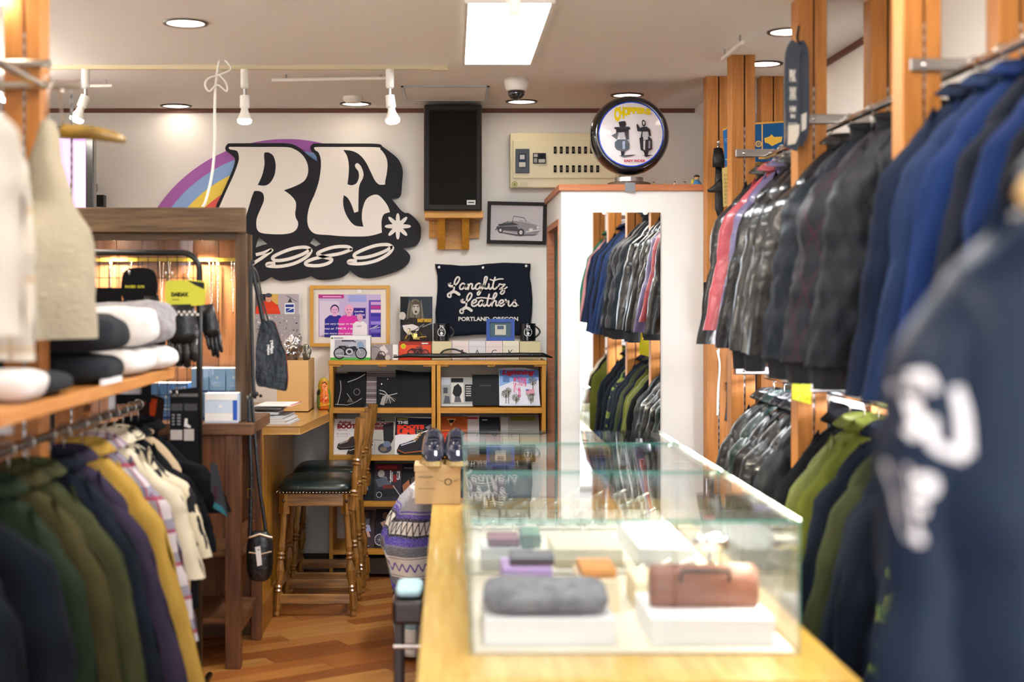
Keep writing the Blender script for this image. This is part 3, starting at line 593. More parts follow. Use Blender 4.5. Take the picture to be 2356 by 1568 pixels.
def m4(s):
    for a in range(-70, 80, 14): s.stroke([(893,910),(893-22*sin(R(a)), 910-2+20*cos(R(a)) if abs(a) < 60 else 905)], 1.6, 'b5b2ae' if a % 28 else '5a5856')
    s.poly([(874,930),(880,912),(890,908),(884,932)], '9a9692'); s.ell(877, 884, 1.5, 1.5, 'f0ece8'); s.ell(891, 873, 1, 1, 'd8d4d0'); s.stroke([(872,898),(884,901),(893,911)], 1.5, 'c0bcb8', sm=4)
mag(866, 869, 911, 936, 'black magazine showing a leather lace knot', m4, '0b0c10', 2)
mag(909, 853, 1000, 936, 'large plain black magazine at right of upper left row', None, '0a0a0d', 1, top=[(909, 852), (955, 857), (1000, 857)])
def boot(s, x, y, k, col='23222a', sole='15130f', hl='8c98b0', welt='b8622c'):
    f = lambda q: [(x+a*k, y+b*k) for a, b in q]
    s.poly(f([(-45,18),(-40,8),(-20,2),(0,-6),(8,-18),(30,-22),(42,-20),(46,10),(46,20),(20,26),(-30,28)]), col); s.poly(f([(-46,18),(-30,26),(20,22),(46,14),(46,24),(26,27),(20,32),(-35,34),(-46,26)]), sole)
    s.stroke(f([(-44,20),(-28,27),(18,22),(46,14)]), 2*k, welt); s.stroke(f([(-36,10),(-20,5),(-2,0)]), 2.4*k, hl)
    for i in range(4): s.stroke(f([(-8+i*4,-2-i*4),(2+i*4,-3-i*5)]), 1.6*k, 'e0b070')
def m5(s):
    s.rect(770, 969, 850, 1046, 'e6e0de'); s.text('Aging', 776, 970, 806, 978, '8c2424', .04); s.text('BOOTS', 774, 977, 824, 988, '8c2020', .07); s.text('Lightning', 774, 989, 797, 993, 'a04040'); s.text('靴を人々はぐに楽しむ', 773, 997, 804, 1001, '333333'); s.text('エイジング', 773, 1003, 800, 1006, '333333')
    boot(s, 800, 1016, .55, '3a302e', '1c1816', 'd8d0cc', '8a807c'); boot(s, 826, 1030, .62, '2a2426', '151213', 'e0dcd8', '8a807c')
mag(767, 966, 856, 1047, 'white magazine with two low dark boots and red heading', m5, 'e6e0de')
def m6(s):
    s.rect(858, 964, 908, 1044, 'b9b5ac'); s.rect(858, 963, 908, 972, '6c6e60'); s.text('The', 866, 965, 884, 972, '2c2826', .02); s.text('BOOTS', 861, 973, 905, 981, '7a2828', .07); s.text('BIBLE', 861, 982, 905, 990, '7a2828', .07)
    s.poly([(880,978),(904,974),(905,1010),(900,1020),(892,1022),(882,1014)], '25222a'); s.ell(885, 1031, 16, 11, '3f4250'); s.ell(882, 1033, 8, 5, '7d6a58'); s.ell(890, 1022, 9, 7, '6c7890'); s.stroke([(858,1012),(880,1014)], 1, '6e6a64'); s.stroke([(862,1020),(862,1040)], 1, '8c8880')
mag(857, 963, 909, 1045, 'grey stone magazine cover with one muddy boot', m6, 'b9b5ac', 1)
def m7(s):
    s.poly([(909,962),(999,965),(999,1000),(960,1000),(908,1003)], '1e2232'); s.poly([(908,1003),(925,998),(950,1003),(999,985),(999,1044),(908,1042)], 'e9e5e6'); s.poly([(978,985),(999,972),(999,1000)], '8a8690')
    s.text('Lightning', 913, 964, 938, 969, 'c8c040', .02); s.text('THE', 913, 970, 938, 977, 'f0ecea', .06); s.text('BOOTS', 913, 979, 976, 989, 'e83c22', .08); s.text('LIFE', 913, 989, 955, 1000, 'e83c22', .08); s.text('ブーツ', 958, 990, 972, 994, 'e0d040'); s.text('ライフ', 958, 995, 970, 998, 'e0d040'); boot(s, 958, 1015, .98, '26232c', '191512', 'cdd0dc')
mag(908, 962, 1000, 1045, 'magazine with big red heading and one large black boot', m7, 'e9e5e6', 2)
def m8(s):
    s.rect(763, 1064, 800, 1150, '15161a'); 
    for i in range(7): s.rect(770+i*4, 1066, 772+i*4, 1082, '4d6a24')
mag(765, 1060, 803, 1152, 'dark magazine with green lettering behind the first stool', m8, '15161a')
def m9(s):
    s.rect(820, 1066, 858, 1149, '1b1c22'); s.text('らしい男', 838, 1084, 846, 1130, 'e6e2e0', .03); s.text('旅', 828, 1092, 834, 1110, '8a9a30', .03); s.text('オート', 849, 1088, 852, 1118, 'b8b4b0')
mag(818, 1064, 859, 1152, 'black magazine with vertical white Japanese title', m9, '1b1c22', 1)
def m10(s):
    s.rect(861, 1071, 922, 1149, '34303a'); s.rect(861, 1071, 922, 1086, '4c1c20'); s.rect(866, 1074, 912, 1082, '7e2628'); s.ell(876, 1092, 8, 8, 'b8b0ac'); s.ell(884, 1104, 6, 6, '8c868c'); s.poly([(862,1105),(885,1100),(900,1115),(870,1122)], '5c606c'); s.rect(880, 1117, 908, 1124, '7a2e28'); s.poly([(868,1128),(905,1124),(922,1140),(865,1145)], '22222a')
    s.text('男の', 896, 1085, 903, 1112, 'e6e2e0', .03); s.text('道具', 912, 1085, 920, 1106, 'e6e2e0', .03); s.rect(904, 1094, 912, 1110, '8e2024'); s.stroke([(904,1118),(922,1142)], 1.6, 'c8c4c8'); s.ring(872, 1138, 6, 1.2, 'c8c4c8')
mag(860, 1070, 923, 1151, 'magazine with a rider on a motorcycle and red heading', m10, '34303a', 2)
def m11(s):
    s.rect(926, 1072, 990, 1150, '1a191e'); s.text('FREE', 930, 1078, 948, 1081, '9a9694'); s.poly([(925,1118),(940,1105),(945,1125),(930,1140)], 'a86a4a'); s.ell(955, 1110, 10, 12, '5a4a44')
mag(924, 1070, 995, 1151, 'dark magazine partly hidden behind the striped blanket', m11, '1a191e', 1)
def m12(s):
    s.rect(815, 1180, 860, 1258, '4a3a40'); s.rect(830, 1180, 855, 1210, '3a2e30'); s.ell(841, 1188, 5, 7, '5a4038'); s.poly([(833,1196),(850,1196),(847,1210),(834,1210)], '77737c'); s.poly([(831,1210),(849,1210),(853,1224),(828,1224)], 'b0b4dc'); s.poly([(832,1224),(848,1224),(852,1236),(845,1236),(840,1228),(838,1236)], 'dcb0a4'); s.ring(826, 1240, 12, 2, 'a8a4b0'); s.text('クラブ', 830, 1254, 850, 1257, 'f0ecec', .03)
mag(812, 1178, 861, 1260, 'magazine with a woman in a pale skirt beside a motorcycle', m12, '3a3034')
def m13(s):
    s.rect(864, 1178, 930, 1258, '221f28'); s.ell(885, 1190, 6, 8, '5a4038'); s.poly([(874,1205),(890,1198),(896,1212),(882,1218)], 'c8a090'); s.ring(874, 1242, 12, 2.4, 'b8b4c0')
    for a in range(0, 360, 30): s.stroke([(874, 1242), (874+11*cos(R(a)), 1242+11*sin(R(a)))], .8, 'b8b4c0')
mag(863, 1176, 930, 1260, 'dark magazine showing a spoked motorcycle wheel', m13, '221f28', 1)
# right unit
def r1(s):
    s.rect(1016, 870, 1087, 929, 'a8a8a4'); s.rect(1016, 870, 1036, 886, 'c4ccd4'); s.rect(1038, 871, 1066, 880, '1c1c20'); s.rect(1038, 882, 1067, 926, 'dad6d0'); s.poly([(1041,905),(1044,890),(1054,883),(1062,892),(1063,902),(1058,912),(1062,925),(1045,925),(1047,912)], '1e1e22'); s.poly([(1045,925),(1047,912),(1058,912),(1062,925)], '5a5a60'); s.rect(1020, 892, 1030, 905, '4a5058'); s.poly([(1020,928),(1024,910),(1034,912),(1036,928)], '5a6068'); s.rect(1070, 885, 1087, 923, '1c1e22')
    for i in range(5): s.rect(1072, 889+i*5, 1084, 891+i*5, 'd0ccc8')
mag(1015, 869, 1089, 934, 'grey photo magazine with a black hooded shape', r1, 'c8c8c4')
def r2(s): s.rect(1104, 886, 1131, 889, '3c4046')
mag(1087, 863, 1152, 932, 'plain charcoal magazine between two pictorial covers', r2, '16181c', 1)
def palm(s, x, y, h, r_, c='3f4038'):
    s.stroke([(x, y+h), (x+1, y)], 1.6, '5a4a3a')
    for a in range(0, 360, 30): s.poly([(x, y), (x+r_*cos(R(a)), y+r_*.9*sin(R(a))), (x+r_*.8*cos(R(a+14)), y+r_*.8*sin(R(a+14)))], c if a % 60 else '6e6a3c')
def r3(s):
    s.rect(1150, 852, 1241, 930, '8fb2e4'); s.poly([(1150,890),(1180,878),(1215,884),(1241,875),(1241,930),(1150,930)], 'dfe2ee'); s.poly([(1150,852),(1241,852),(1241,868),(1195,872),(1150,866)], '5878b8'); s.text('Lightning', 1156, 852, 1232, 866, 'a81c2c', .05, .25)
    s.rect(1158, 868, 1173, 880, '5a80b8'); s.text('アメリカ\n文化!', 1192, 867, 1203, 915, 'e0307c', .06); s.text('満載', 1182, 868, 1190, 905, 'e04878', .06); s.text('特集', 1204, 868, 1212, 890, 'd85a8c', .03)
    palm(s, 1164, 906, 22, 11); palm(s, 1170, 898, 30, 8); palm(s, 1187, 914, 14, 10); palm(s, 1226, 877, 46, 11); palm(s, 1221, 914, 14, 8); s.rect(1210, 895, 1230, 905, 'd89aa8'); s.rect(1210, 895, 1217, 899, '7a74b0')
mag(1149, 850, 1243, 933, 'bright magazine with palm trees and blue sky', r3, 'cdd4e2', 2, top=[(1149, 850), (1170, 847), (1205, 847), (1238, 852)])
def r4(s):
    s.rect(1016, 965, 1075, 1045, 'c05a20'); s.poly([(1018,968),(1030,962),(1045,961),(1062,963),(1072,972),(1074,1045),(1016,1045)], 'a04a1c'); s.poly([(1028,965),(1038,982),(1050,965)], 'e0a868'); s.poly([(1032,968),(1046,968),(1042,975),(1034,975)], '14100e')
    for i in range(6): s.rect(1016, 990+i*9, 1075, 993+i*9, 'e07024')
    s.text('TRUE', 1018, 996, 1062, 1008, 'e43018', .07); s.text('WORK', 1022, 1010, 1060, 1022, 'e43018', .07)
mag(1015, 960, 1076, 1046, 'orange flannel shirt magazine at left of lower right row', r4, 'a85a2c')
mag(1062, 958, 1103, 1044, 'pale magazine behind the orange shirt magazine', lambda s: s.rect(1064, 962, 1100, 966, 'b02c34'), 'c8c0c0', -1)
mag(1103, 962, 1150, 1044, 'black magazine in the lower right row behind glass', lambda s: s.rect(1110, 967, 1122, 969, 'c8c8c8'), '1c2028', 0)
mag(1152, 957, 1242, 1044, 'olive and white magazine at right end above glass case', lambda s: (s.rect(1176, 960, 1232, 970, '6e6e2c'), s.rect(1154, 962, 1170, 1040, 'a8a4a4')), '8a8884', 0)
# lower right rows, mostly seen through the glass case
for i, (a, b, y0, c, lb) in enumerate([(1015, 1080, 1068, '46424a', 'grey covered magazine third row right rack leftmost'), (1084, 1160, 1068, '6a2a2c', 'red covered magazine third row right rack middle'), (1165, 1240, 1068, '2a3a4c', 'blue covered magazine third row right rack rightmost'),
                                     (1015, 1085, 1178, '3a3a30', 'olive covered magazine bottom row right rack'), (1090, 1165, 1178, '8a8a90', 'grey white magazine bottom row right rack'), (1168, 1240, 1178, '2a2228', 'dark covered magazine bottom row right rack end')]):
    mag(a, y0, b, y0+82, lb, (lambda a, y0: lambda s: (s.rect(a+6, y0+5, a+50, y0+14, 'c8c4c0'), s.ell(a+32, y0+50, 18, 18, '70706c')))(a, y0), c)
# ================================================================== things on top of the racks
TZ = P(0, 829, SH).z+.0005
def tb(px0, px1, py0, d0, d1, col=None, z0=None, s=None):   # box standing on the rack top, matched at its front face
    s = s or MB(col); a = P(px0, py0, d0); b = P(px1, py0, d0); s.box(a.x, b.x, d0, d1, TZ if z0 is None else z0, a.z, lin(col) if col else None); return s
s = MB(); A = [P(905, 822, 7.21), P(940, 817, 7.21), P(1000, 818, 7.21), P(1100, 817, 7.21), P(1200, 816, 7.21), P(1250, 816, 7.21), P(1271, 822, 7.21)]
for q in A: q.z += .0
s.tube(A, [.004, .016, .017, .017, .018, .017, .004], 10, sq=(1, .7)); t = thing('leather_strap', 'long flat black leather case lying along the rack tops', 'case', P(1090, 830, 7.21)); t.location.z = TZ
part('case_body', s, M('black_leather_flat', '141418', .35, bump=(60, .4, (1, 1, 1))), t, sm=True)
s = MB(); s.tube([P(a, b, 7.24) for a, b in smooth([(1010, 818), (1022, 806), (1045, 803), (1070, 812), (1085, 818)], 5, False)], .0045, 8); part('handle', s, M('black_leather_flat', '141418'), t, sm=True)
def moto(s, x, y, k, fn=None, body='8a8a90', wheel='2a2a2e', dark='2e2e34'):
    for cx in (-26, 26):
        s.ring(x+cx*k, y, 13*k, 3*k, wheel); s.ring(x+cx*k, y, 10.5*k, 1*k, body)
        for a in range(0, 180, 30): s.stroke([(x+cx*k-10*k*cos(R(a)), y-10*k*sin(R(a))), (x+cx*k+10*k*cos(R(a)), y+10*k*sin(R(a)))], .5*k, 'a8a8a8')
    s.poly([(x-14*k, y-14*k), (x+10*k, y-20*k), (x+16*k, y-10*k), (x+2*k, y+2*k), (x-12*k, y+4*k)], dark); s.ell(x-2*k, y-4*k, 9*k, 8*k, body); s.ell(x-2*k, y-4*k, 5*k, 4*k, dark)
    s.poly([(x-8*k, y-24*k), (x+10*k, y-25*k), (x+15*k, y-18*k), (x-4*k, y-15*k)], body); s.stroke([(x-28*k, y-16*k), (x-10*k, y-16*k)], 4*k, dark); s.stroke([(x+26*k, y), (x+12*k, y-26*k)], 2.4*k, body); s.stroke([(x+14*k, y-27*k), (x+5*k, y-30*k)], 2*k, dark); s.stroke([(x, y+8*k), (x-32*k, y+5*k)], 3*k, body)
# boxed model motorcycle
t = thing('model_kit_box', 'white window box with a chrome model motorcycle', 'box', P(805, 829, 7.27)); t.location.z = TZ
s = tb(760, 852, 772, 7.25, 7.36, 'e9e9ea'); s.art(flat(7.25)); s.rect(770, 781, 842, 826, '8e8c96'); s.poly([(770,781),(842,781),(842,800),(770,812)], 'b4b0ba'); s.rect(760, 822, 852, 829, '4da83c'); s.rect(762, 776, 766, 779, '3c6a3c'); s.rect(786, 782, 815, 785, '2a3048'); s.rect(768, 776, 790, 778, '8a8a90'); s.ell(829, 796, 9, 11, '7c94b4'); moto(s, 806, 812, .95, body='b4bac8'); part('box', s, PR, t)
s = MB(); s.add([P(771, 782, 7.247), P(841, 782, 7.247), P(841, 825, 7.247), P(771, 825, 7.247)], [(0, 1, 2, 3)]); part('window', s, glass('pane_clear', (.97, .98, .98)), t)
s = tb(856, 916, 792, 7.28, 7.35, 'c0b8b8'); s.art(flat(7.28)); s.rect(856, 792, 903, 829, '9a9092'); s.poly([(862,829),(870,812),(890,820),(903,829)], '4c4446'); s.poly([(873,800),(884,793),(893,808),(884,818)], 'd8d0ce'); s.ring(878, 816, 8, 2, '3a3234'); s.ell(892, 822, 6, 6, 'c4bcba'); s.stroke([(857,796),(872,800)], 1, '4c4446'); s.rect(904, 792, 916, 829, 'eceae8'); s.rect(905, 815, 914, 823, '8a8a88')
single('model_kit_box', s, PR, 'small grey box with a motorcycle engine picture', 'box')
s = tb(918, 992, 786, 7.30, 7.40, 'e0563a'); s.art(flat(7.30)); s.rect(918, 786, 992, 793, '9c3a30'); s.ell(928, 796, 6, 6, 'f0c830'); s.ell(928, 796, 4, 4, 'b8c030'); s.rect(970, 788, 985, 791, 'f0e8e4'); moto(s, 962, 812, .62, body='7a4a4c', wheel='3c3034', dark='3a2a2e'); s.rect(918, 821, 992, 829, 'c8402c')
single('model_kit_box', s, PR, 'red box with a motorcycle picture and yellow sun badge', 'box')
# gold model motorcycle on the red box
t = thing('model_motorcycle', 'gold and black model motorcycle standing on the red box', 'model', P(955, 786, 7.33)); gold = M('model_gold', 'b8a860', .3, 1); blk = M('model_black', '1a1a1c', .35)
d = 7.33
for cx, r_ in ((934, 8.2), (974, 7.8)):
    c = P(cx, 777.5, d); rr = r_*d/F; s = MB(); n = 24
    s.tube([(c.x+rr*cos(2*pi*i/n), c.y, c.z+rr*sin(2*pi*i/n)) for i in range(n+1)], .0035, 6, cap=False)
    w_ = part('wheel', s, blk, t, sm=True); s = MB()
    for a in range(0, 180, 36): s.tube([(c.x-rr*cos(R(a)), c.y, c.z-rr*sin(R(a))), (c.x+rr*cos(R(a)), c.y, c.z+rr*sin(R(a)))], .0006, 4)
    part('spokes', s, gold, w_)
s = MB(); s.tube([P(a, b, d) for a, b in ((934, 777), (941, 763), (944, 757))], .003, 6); s.tube([P(a, b, d) for a, b in ((944, 763), (955, 761), (967, 764), (974, 777))], .003, 6); s.tube([P(946, 764, d), P(952, 779, d), P(966, 779, d)], .003, 6); part('frame', s, gold, t)
s = MB(); s.ball(P(951, 762.5, d), (.014, .009, .007), 12); s.ball(P(964, 762, d), (.016, .008, .004), 12); part('tank_and_seat', s, blk, t, sm=True)
s = MB(); c = P(956, 772, d); s.box(c.x-.012, c.x+.01, d-.012, d+.012, c.z-.012, c.z+.012); s.tube([P(958, 776, d-.012), P(982, 774, d-.014)], .0035, 8); part('engine', s, gold, t, bevel=.002)
s = MB(); s.tube([P(939, 755, d-.02), P(944, 757, d), P(939, 755, d+.02)], .0018, 6); part('handlebar', s, blk, t)
# cream boxes and letter blocks
s = tb(994, 1038, 785, 7.26, 7.36, 'd8cca4'); single('block', s, PR, 'plain beige box under the left black mug', 'box')
s = tb(1196, 1243, 785, 7.26, 7.36, 'd8cca4'); single('block', s, PR, 'plain beige box under the right black mug', 'box')
for i, (x0, x1, c, L, lb) in enumerate([(1041, 1078, 'e9d9d6', 'J', 'pinkish letter block next to the left beige box'), (1079, 1117, 'dedde2', 'A', 'lilac letter block with capital A'), (1118, 1156, 'ead8d8', 'C', 'pink letter block with capital C'), (1157, 1194, 'e8e2cc', 'K', 'cream letter block with capital K')]):
    s = tb(x0, x1, 784, 7.27, 7.34, c); s.art(flat(7.27)); s.rect(x0+2, 796, x1-2, 797, 'c8bcb8'); s.stroke([(x0+5, 800), (x1-5, 800), (x1-5, 826), (x0+5, 826)], .8, 'cfc6c0', closed=True); s.text(L, (x0+x1)/2-6, 804, (x0+x1)/2+6, 817, '3c3838'); single('letter_block', s, PR, lb, 'block', 'letter blocks on the right rack')
mz = P(0, 785, 7.26).z+.001
def mug(px, lab, hs):
    d = 7.31; c = P(px, 785, d); c.z = mz; t = thing('mug', lab, 'mug', c, 'black anniversary mugs')
    s = MB(); r_ = .041; s.lathe([(r_-.004, 0), (r_, .004), (r_, .09), (r_-.003, .09), (r_-.004, .01), (.002, .008)], n=28); part('cup', s, M('mug_black', '0e0f14', .2, coat=.5), t, local=True, sm=False)
    s = MB(); s.tube([(r_*.95+hs*0+.024*sin(pi*i/10)*1.0, .0, .018+.058*i/10) for i in range(11)], .0045, 8); part('handle', s, M('mug_black', '0e0f14'), t, local=True, sm=True)
    s = MB(); s.art(lambda a, b, o: ((r_+o)*sin(a/r_), -(r_+o)*cos(a/r_), b))
    w_ = 'e8e6e4'; s.text('75', -.011, .08, .011, .066, w_, .03); s.text('YEARS', -.009, .06, .009, .054, w_, .03)
    for q in (-1, 1): s.stroke([(q*.019*cos(R(a)), .046-.022*sin(R(a))*1) for a in range(-60, 80, 14)], .003, w_)
    s.poly([(-.008, .04), (0, .05), (.008, .04), (.004, .032), (-.004, .032)], w_); s.stroke([(-.009, .028), (.009, .028)], .003, w_); part('print', s, PR, t, local=True)
mug(1016, 'black mug with white 75 wreath beside motorcycle poster', 1); mug(1214, 'black mug with white 75 wreath right of the blue frame', 1)
t = thing('picture_stand', 'small blue photo frame standing on the letter blocks', 'picture', P(1151, 784, 7.29)); t.location.z = P(0, 784, 7.27).z+.001
zb = P(0, 784, 7.29).z
s = MB(); bl = M('blue_frame', '1c4aa4', .35); s.prism([(1119, 733), (1184, 733), (1184, 783), (1119, 783)], lambda a, b: P(a, b, 7.285), lambda a, b: P(a, b, 7.30), holes=[[(1127, 741), (1176, 741), (1176, 775), (1127, 775)]]); part('frame', s, bl, t)
s = MB('4a5c68'); s.pbox(1126, 1177, 740, 776, 7.292, 7.296); s.art(flat(7.292)); s.rect(1128, 742, 1175, 774, '56707c'); s.rect(1139, 747, 1164, 770, 'd0ccc0'); s.rect(1144, 749, 1159, 757, '5a6a86'); part('print', s, PR, t)
# silver crinkled bags behind the box, and basket with packets
rnd = random.Random(8)
def crinkle(name, lab, cx, cy_, d, rx, rz, col, m, n=26):
    s = MB(); c = P(cx, cy_, d)
    def f(u, v):
        a = 2*pi*u; b = pi*(v-.5); p = Vector((rx*cos(b)*cos(a), rx*.55*cos(b)*sin(a), rz*sin(b))); q = noise.noise(p*45+Vector((cx, 0, 0))); q2 = noise.noise(p*18+Vector((0, cx, 3)))
        return c+p*(1+.3*q+.35*q2)
    s.surf(f, n, n); return single(name, s, m, lab, 'bag')
foil = M('foil', 'c8c4c6', .12, .9)
crinkle('foil_bag', 'crumpled silver plastic bag rising from the cardboard box', 672, 806, 7.1, .05, .075, None, foil, 44)
# ================================================================== fitting room cabin
cd = 6.5; Xl = P(1291, 0, cd).x; Xr = P(1640, 0, cd).x-.01; Zt = P(0, 424, cd).z; Zb_ = P(0, 439, cd).z
cabm = M('cabin_paint', 'e2e0dc', .6, bump=(30, .03, (1, 1, 1)))
s = MB(); s.box(Xl, Xr, cd, cd+.03, 0, Zb_); struct('wall_cabin_front', s, cabm)
s = MB(); s.box(Xl, Xl+.03, cd+.03, cd+.14, 0, Zb_-.12); s.box(Xl, Xl+.03, cd+.03, BACK-.013, Zb_-.12, Zb_); s.box(Xl, Xl+.03, BACK-.1, BACK-.013, 0, Zb_-.12); struct('wall_cabin_side', s, cabm)
bt = wood('cabin_trim_wood', 'c07a50', 'a8623c', 'x', .45)
s = MB(); s.box(Xl-.012, Xr, cd-.014, BACK-.013, Zb_, Zt); struct('trim_4', s, bt, bevel=.003)
s = MB(); s.box(Xl-.004, Xl+.034, cd+.14, cd+.17, 0, Zb_-.15); s.box(Xl-.004, Xl+.034, BACK-.13, BACK-.1, 0, Zb_-.15); s.box(Xl-.004, Xl+.034, cd+.14, BACK-.1, Zb_-.15, Zb_-.12); struct('trim_5', s, bt)
gm = M('green_curtain', '3c7a6a', .85, bump=(20, .2, (8, 8, .5)))
t = thing('curtain', 'green cloth curtain inside the fitting room doorway', 'curtain', (Xl+.06, 6.95, .04))
s = MB(); s.surf(lambda u, v: (Xl+.055+.018*sin(u*40), cd+.18+(BACK-cd-.33)*u, .03+(Zb_-.22)*v), 120, 4); o = part('cloth', s, gm, t, sm=True); m = o.modifiers.new('th', 'SOLIDIFY'); m.thickness = .002
s = MB(); s.tube([(Xl+.055, cd+.12, Zb_-.175), (Xl+.055, BACK-.11, Zb_-.175)], .008, 8); part('curtain_rod', s, chrome, t)
mir = M('mirror_glass', 'f4f6f6', .0, 1)
t = thing('mirror', 'tall narrow frameless mirror on the white cabin front', 'mirror', P(1427, 1240, cd-.004))
a = P(1334, 0, cd-.005); b = P(1519, 0, cd-.005); zt = P(0, 489, cd).z
s = MB(); s.box(a.x, b.x, cd-.008, cd, .28, zt); part('mirror_glass', s, mir, t)
for x in (1391, 1485):
    s = MB(); c = P(x, 488, cd-.01); s.lathe([(.012, 0), (.012, .006), (.006, .009)], (c.x, cd-.008, c.z), 16, axis=(0, -1, 0)); part('mirror_clip', s, white_pl, t)
# gas-pump globe
gd = 6.62; gc = P(1447, 313, gd); gr = 91*gd/F
t = thing('globe_lamp', 'round black globe sign showing two riders and CHOPPERS lettering', 'sign', (gc.x, gd, Zt))
n = 48; s = MB(); prof = [(gr*.80, -.075), (gr*.84, -.083), (gr*.93, -.07), (gr*.99, -.035), (gr, 0), (gr*.99, .035), (gr*.93, .07), (gr*.84, .083), (.001, .085)]
s.lathe(prof, gc, n, axis=(0, 1, 0)); part('globe_body', s, M('globe_black', '0a0c0c', .12, coat=1), t, sm=True)
s = MB(); 
def dome(px, py, o): q = P(px, py, gd); r2 = ((px-1447)**2+(py-313)**2)/(75*75); q.y = gd-.076-.022*max(0, 1-r2)-o; return q
for i in range(12):   # lens and blue border, curved
    pass
s.art(dome, .0005)
def disc(r_, c, k):
    N = 40; vs = [dome(1447, 313, k)]; fs = []
    for j in range(1, 7):
        for i in range(N): vs.append(dome(1447+r_*j/6*cos(2*pi*i/N), 313+r_*j/6*sin(2*pi*i/N), k))
    for i in range(N):
        fs.append((0, 1+i, 1+(i+1) % N))
        for j in range(5): a_ = 1+j*N; fs.append((a_+i, a_+N+i, a_+N+(i+1) % N, a_+(i+1) % N))
    s.add(vs, fs, lin(c))
disc(81, '1c48d0', 0); disc(72, 'e6dfe2', .001); s.k = 4
zg = lambda q: [(1340+x/6.5333, 210+y/6.5333) for x, y in q]
def warp(x, y, u, v): return (x, y - 0 + 0)
tx = 'CHOPPERS'
for i, ch in enumerate(tx):
    x0 = 450+i*66+(0 if i else -5); h = [215, 180, 140, 115, 100, 95, 92, 95][i]; y0 = [275, 268, 270, 275, 275, 280, 285, 292][i]; (q0, q1) = zg([(x0, y0), (x0+76, y0+h)]); s.text(ch, q0[0], q0[1], q1[0], q1[1], 'e8cc10', .07)
blk_ = '2a2a34'
def gp(q, c=blk_, k=None): s.poly(zg(q), c)
gp([(505,500),(540,490),(600,485),(615,530),(600,575),(520,570)]); gp([(440,600),(450,575),(660,570),(680,600),(650,620),(655,760),(610,760),(600,660),(500,655),(480,760),(400,700),(470,660),(470,610)])
gp([(450,800),(490,760),(630,760),(665,820),(660,900),(600,935),(580,1010),(550,1010),(540,930),(480,910),(450,870)]); gp([(500,660),(590,650),(590,760),(520,760)], 'b8b4bc'); gp([(560,790),(600,780),(600,900),(565,900)], '9aa4c0'); gp([(630,990),(770,980),(700,1000),(590,1020),(510,995)])
gp([(845,490),(870,465),(905,490),(905,545),(880,575),(848,545)]); s.poly(zg([(858,495),(892,495),(888,540),(866,545)]), 'c8c4c8'); gp([(765,545),(785,530),(800,560),(820,590),(850,575),(920,570),(970,610),(985,700),(960,720),(940,640),(860,640),(850,760),(830,720),(845,640),(780,640)])
gp([(810,740),(850,720),(960,720),(1000,760),(1005,900),(950,930),(935,1015),(900,1015),(880,940),(830,910)]); gp([(860,650),(930,650),(940,760),(870,770)], 'c0bcc4'); gp([(870,780),(900,770),(895,920),(870,900)], 'c8c4c8'); gp([(945,780),(975,780),(975,890),(945,890)], '8a8690'); gp([(850,990),(1030,985),(940,1010)])
a_, b_ = zg([(590, 1055), (908, 1090)]); s.text('EASY RIDER', a_[0], a_[1], b_[0], b_[1], 'c03050', .04); part('lens_print', s, printmat('print_gloss', .12), t)
s = MB(); s.lathe([(.066, .012), (.066, .04)], (gc.x, gd, Zt), 32); part('collar_ring', s, M('collar_alu', 'c4c4c8', .3, 1), t, sm=False)
s = MB(); s.lathe([(.1, .0), (.1, .014), (.09, .018), (.07, .02)], (gc.x, gd, Zt), 36); part('base_board', s, M('globe_base', '5c4a3c', .5), t)
s = MB(); c = P(1450, 431, cd-.02); s.box(c.x-.023, c.x+.023, cd-.0165, cd-.0145, c.z-.02, c.z+.022); s.lathe([(.008, 0), (.008, .003)], (c.x, cd-.017, c.z), 12, axis=(0, -1, 0)); part('bracket', s, M('zinc', '8c9094', .4, 1), t)
# little figurines on the cabin
for i, (px, h, c1, c2, lb) in enumerate([(1504, 10, '4a3a28', 'd8b84c', 'tiny yellow and brown figurine next to the globe base'), (1530, 9, '8a5a2c', 'caa05a', 'tiny brown figurine, lowest of the row'), (1552, 11, '3a3028', 'e0d0b0', 'tiny cream figurine with a dark cap'), (1575, 11, '4a3428', 'd0a890', 'tiny figurine with a flat dark cap'), (1603, 26, '3a2a20', '4a86b8', 'larger yellow and blue figurine at the end of the row')]):
    d = 6.6; c = P(px, 420, d); k = d/F*h/2; t = thing('figurine', lb, 'figurine', (c.x, d, Zt), 'little figurines on top of the white cabin')
    s = MB(); s.lathe([(.9*k, 0), (.95*k, .3*k), (.6*k, .8*k), (.45*k, 1.1*k)], (c.x, d, Zt), 12); part('body', s, M('fig_'+c2, c2, .4), t, sm=True)
    s = MB(); s.ball((c.x, d, Zt+1.4*k), .45*k, 10); part('head', s, M('fig_skin', 'd8a878', .5), t, sm=True)
    s = MB(); s.lathe([(.55*k, 0), (.5*k, .25*k), (.2*k, .42*k)], (c.x, d, Zt+1.6*k), 12); part('hat', s, M('fig_'+c1, c1, .5), t, sm=True)
    if h > 20: s = MB(); s.ball((c.x-.7*k, d-.02*k, Zt+.65*k), (.35*k, .4*k, .6*k), 10); part('scarf', s, M('fig_yellow', 'd8c030', .5), t, sm=True)
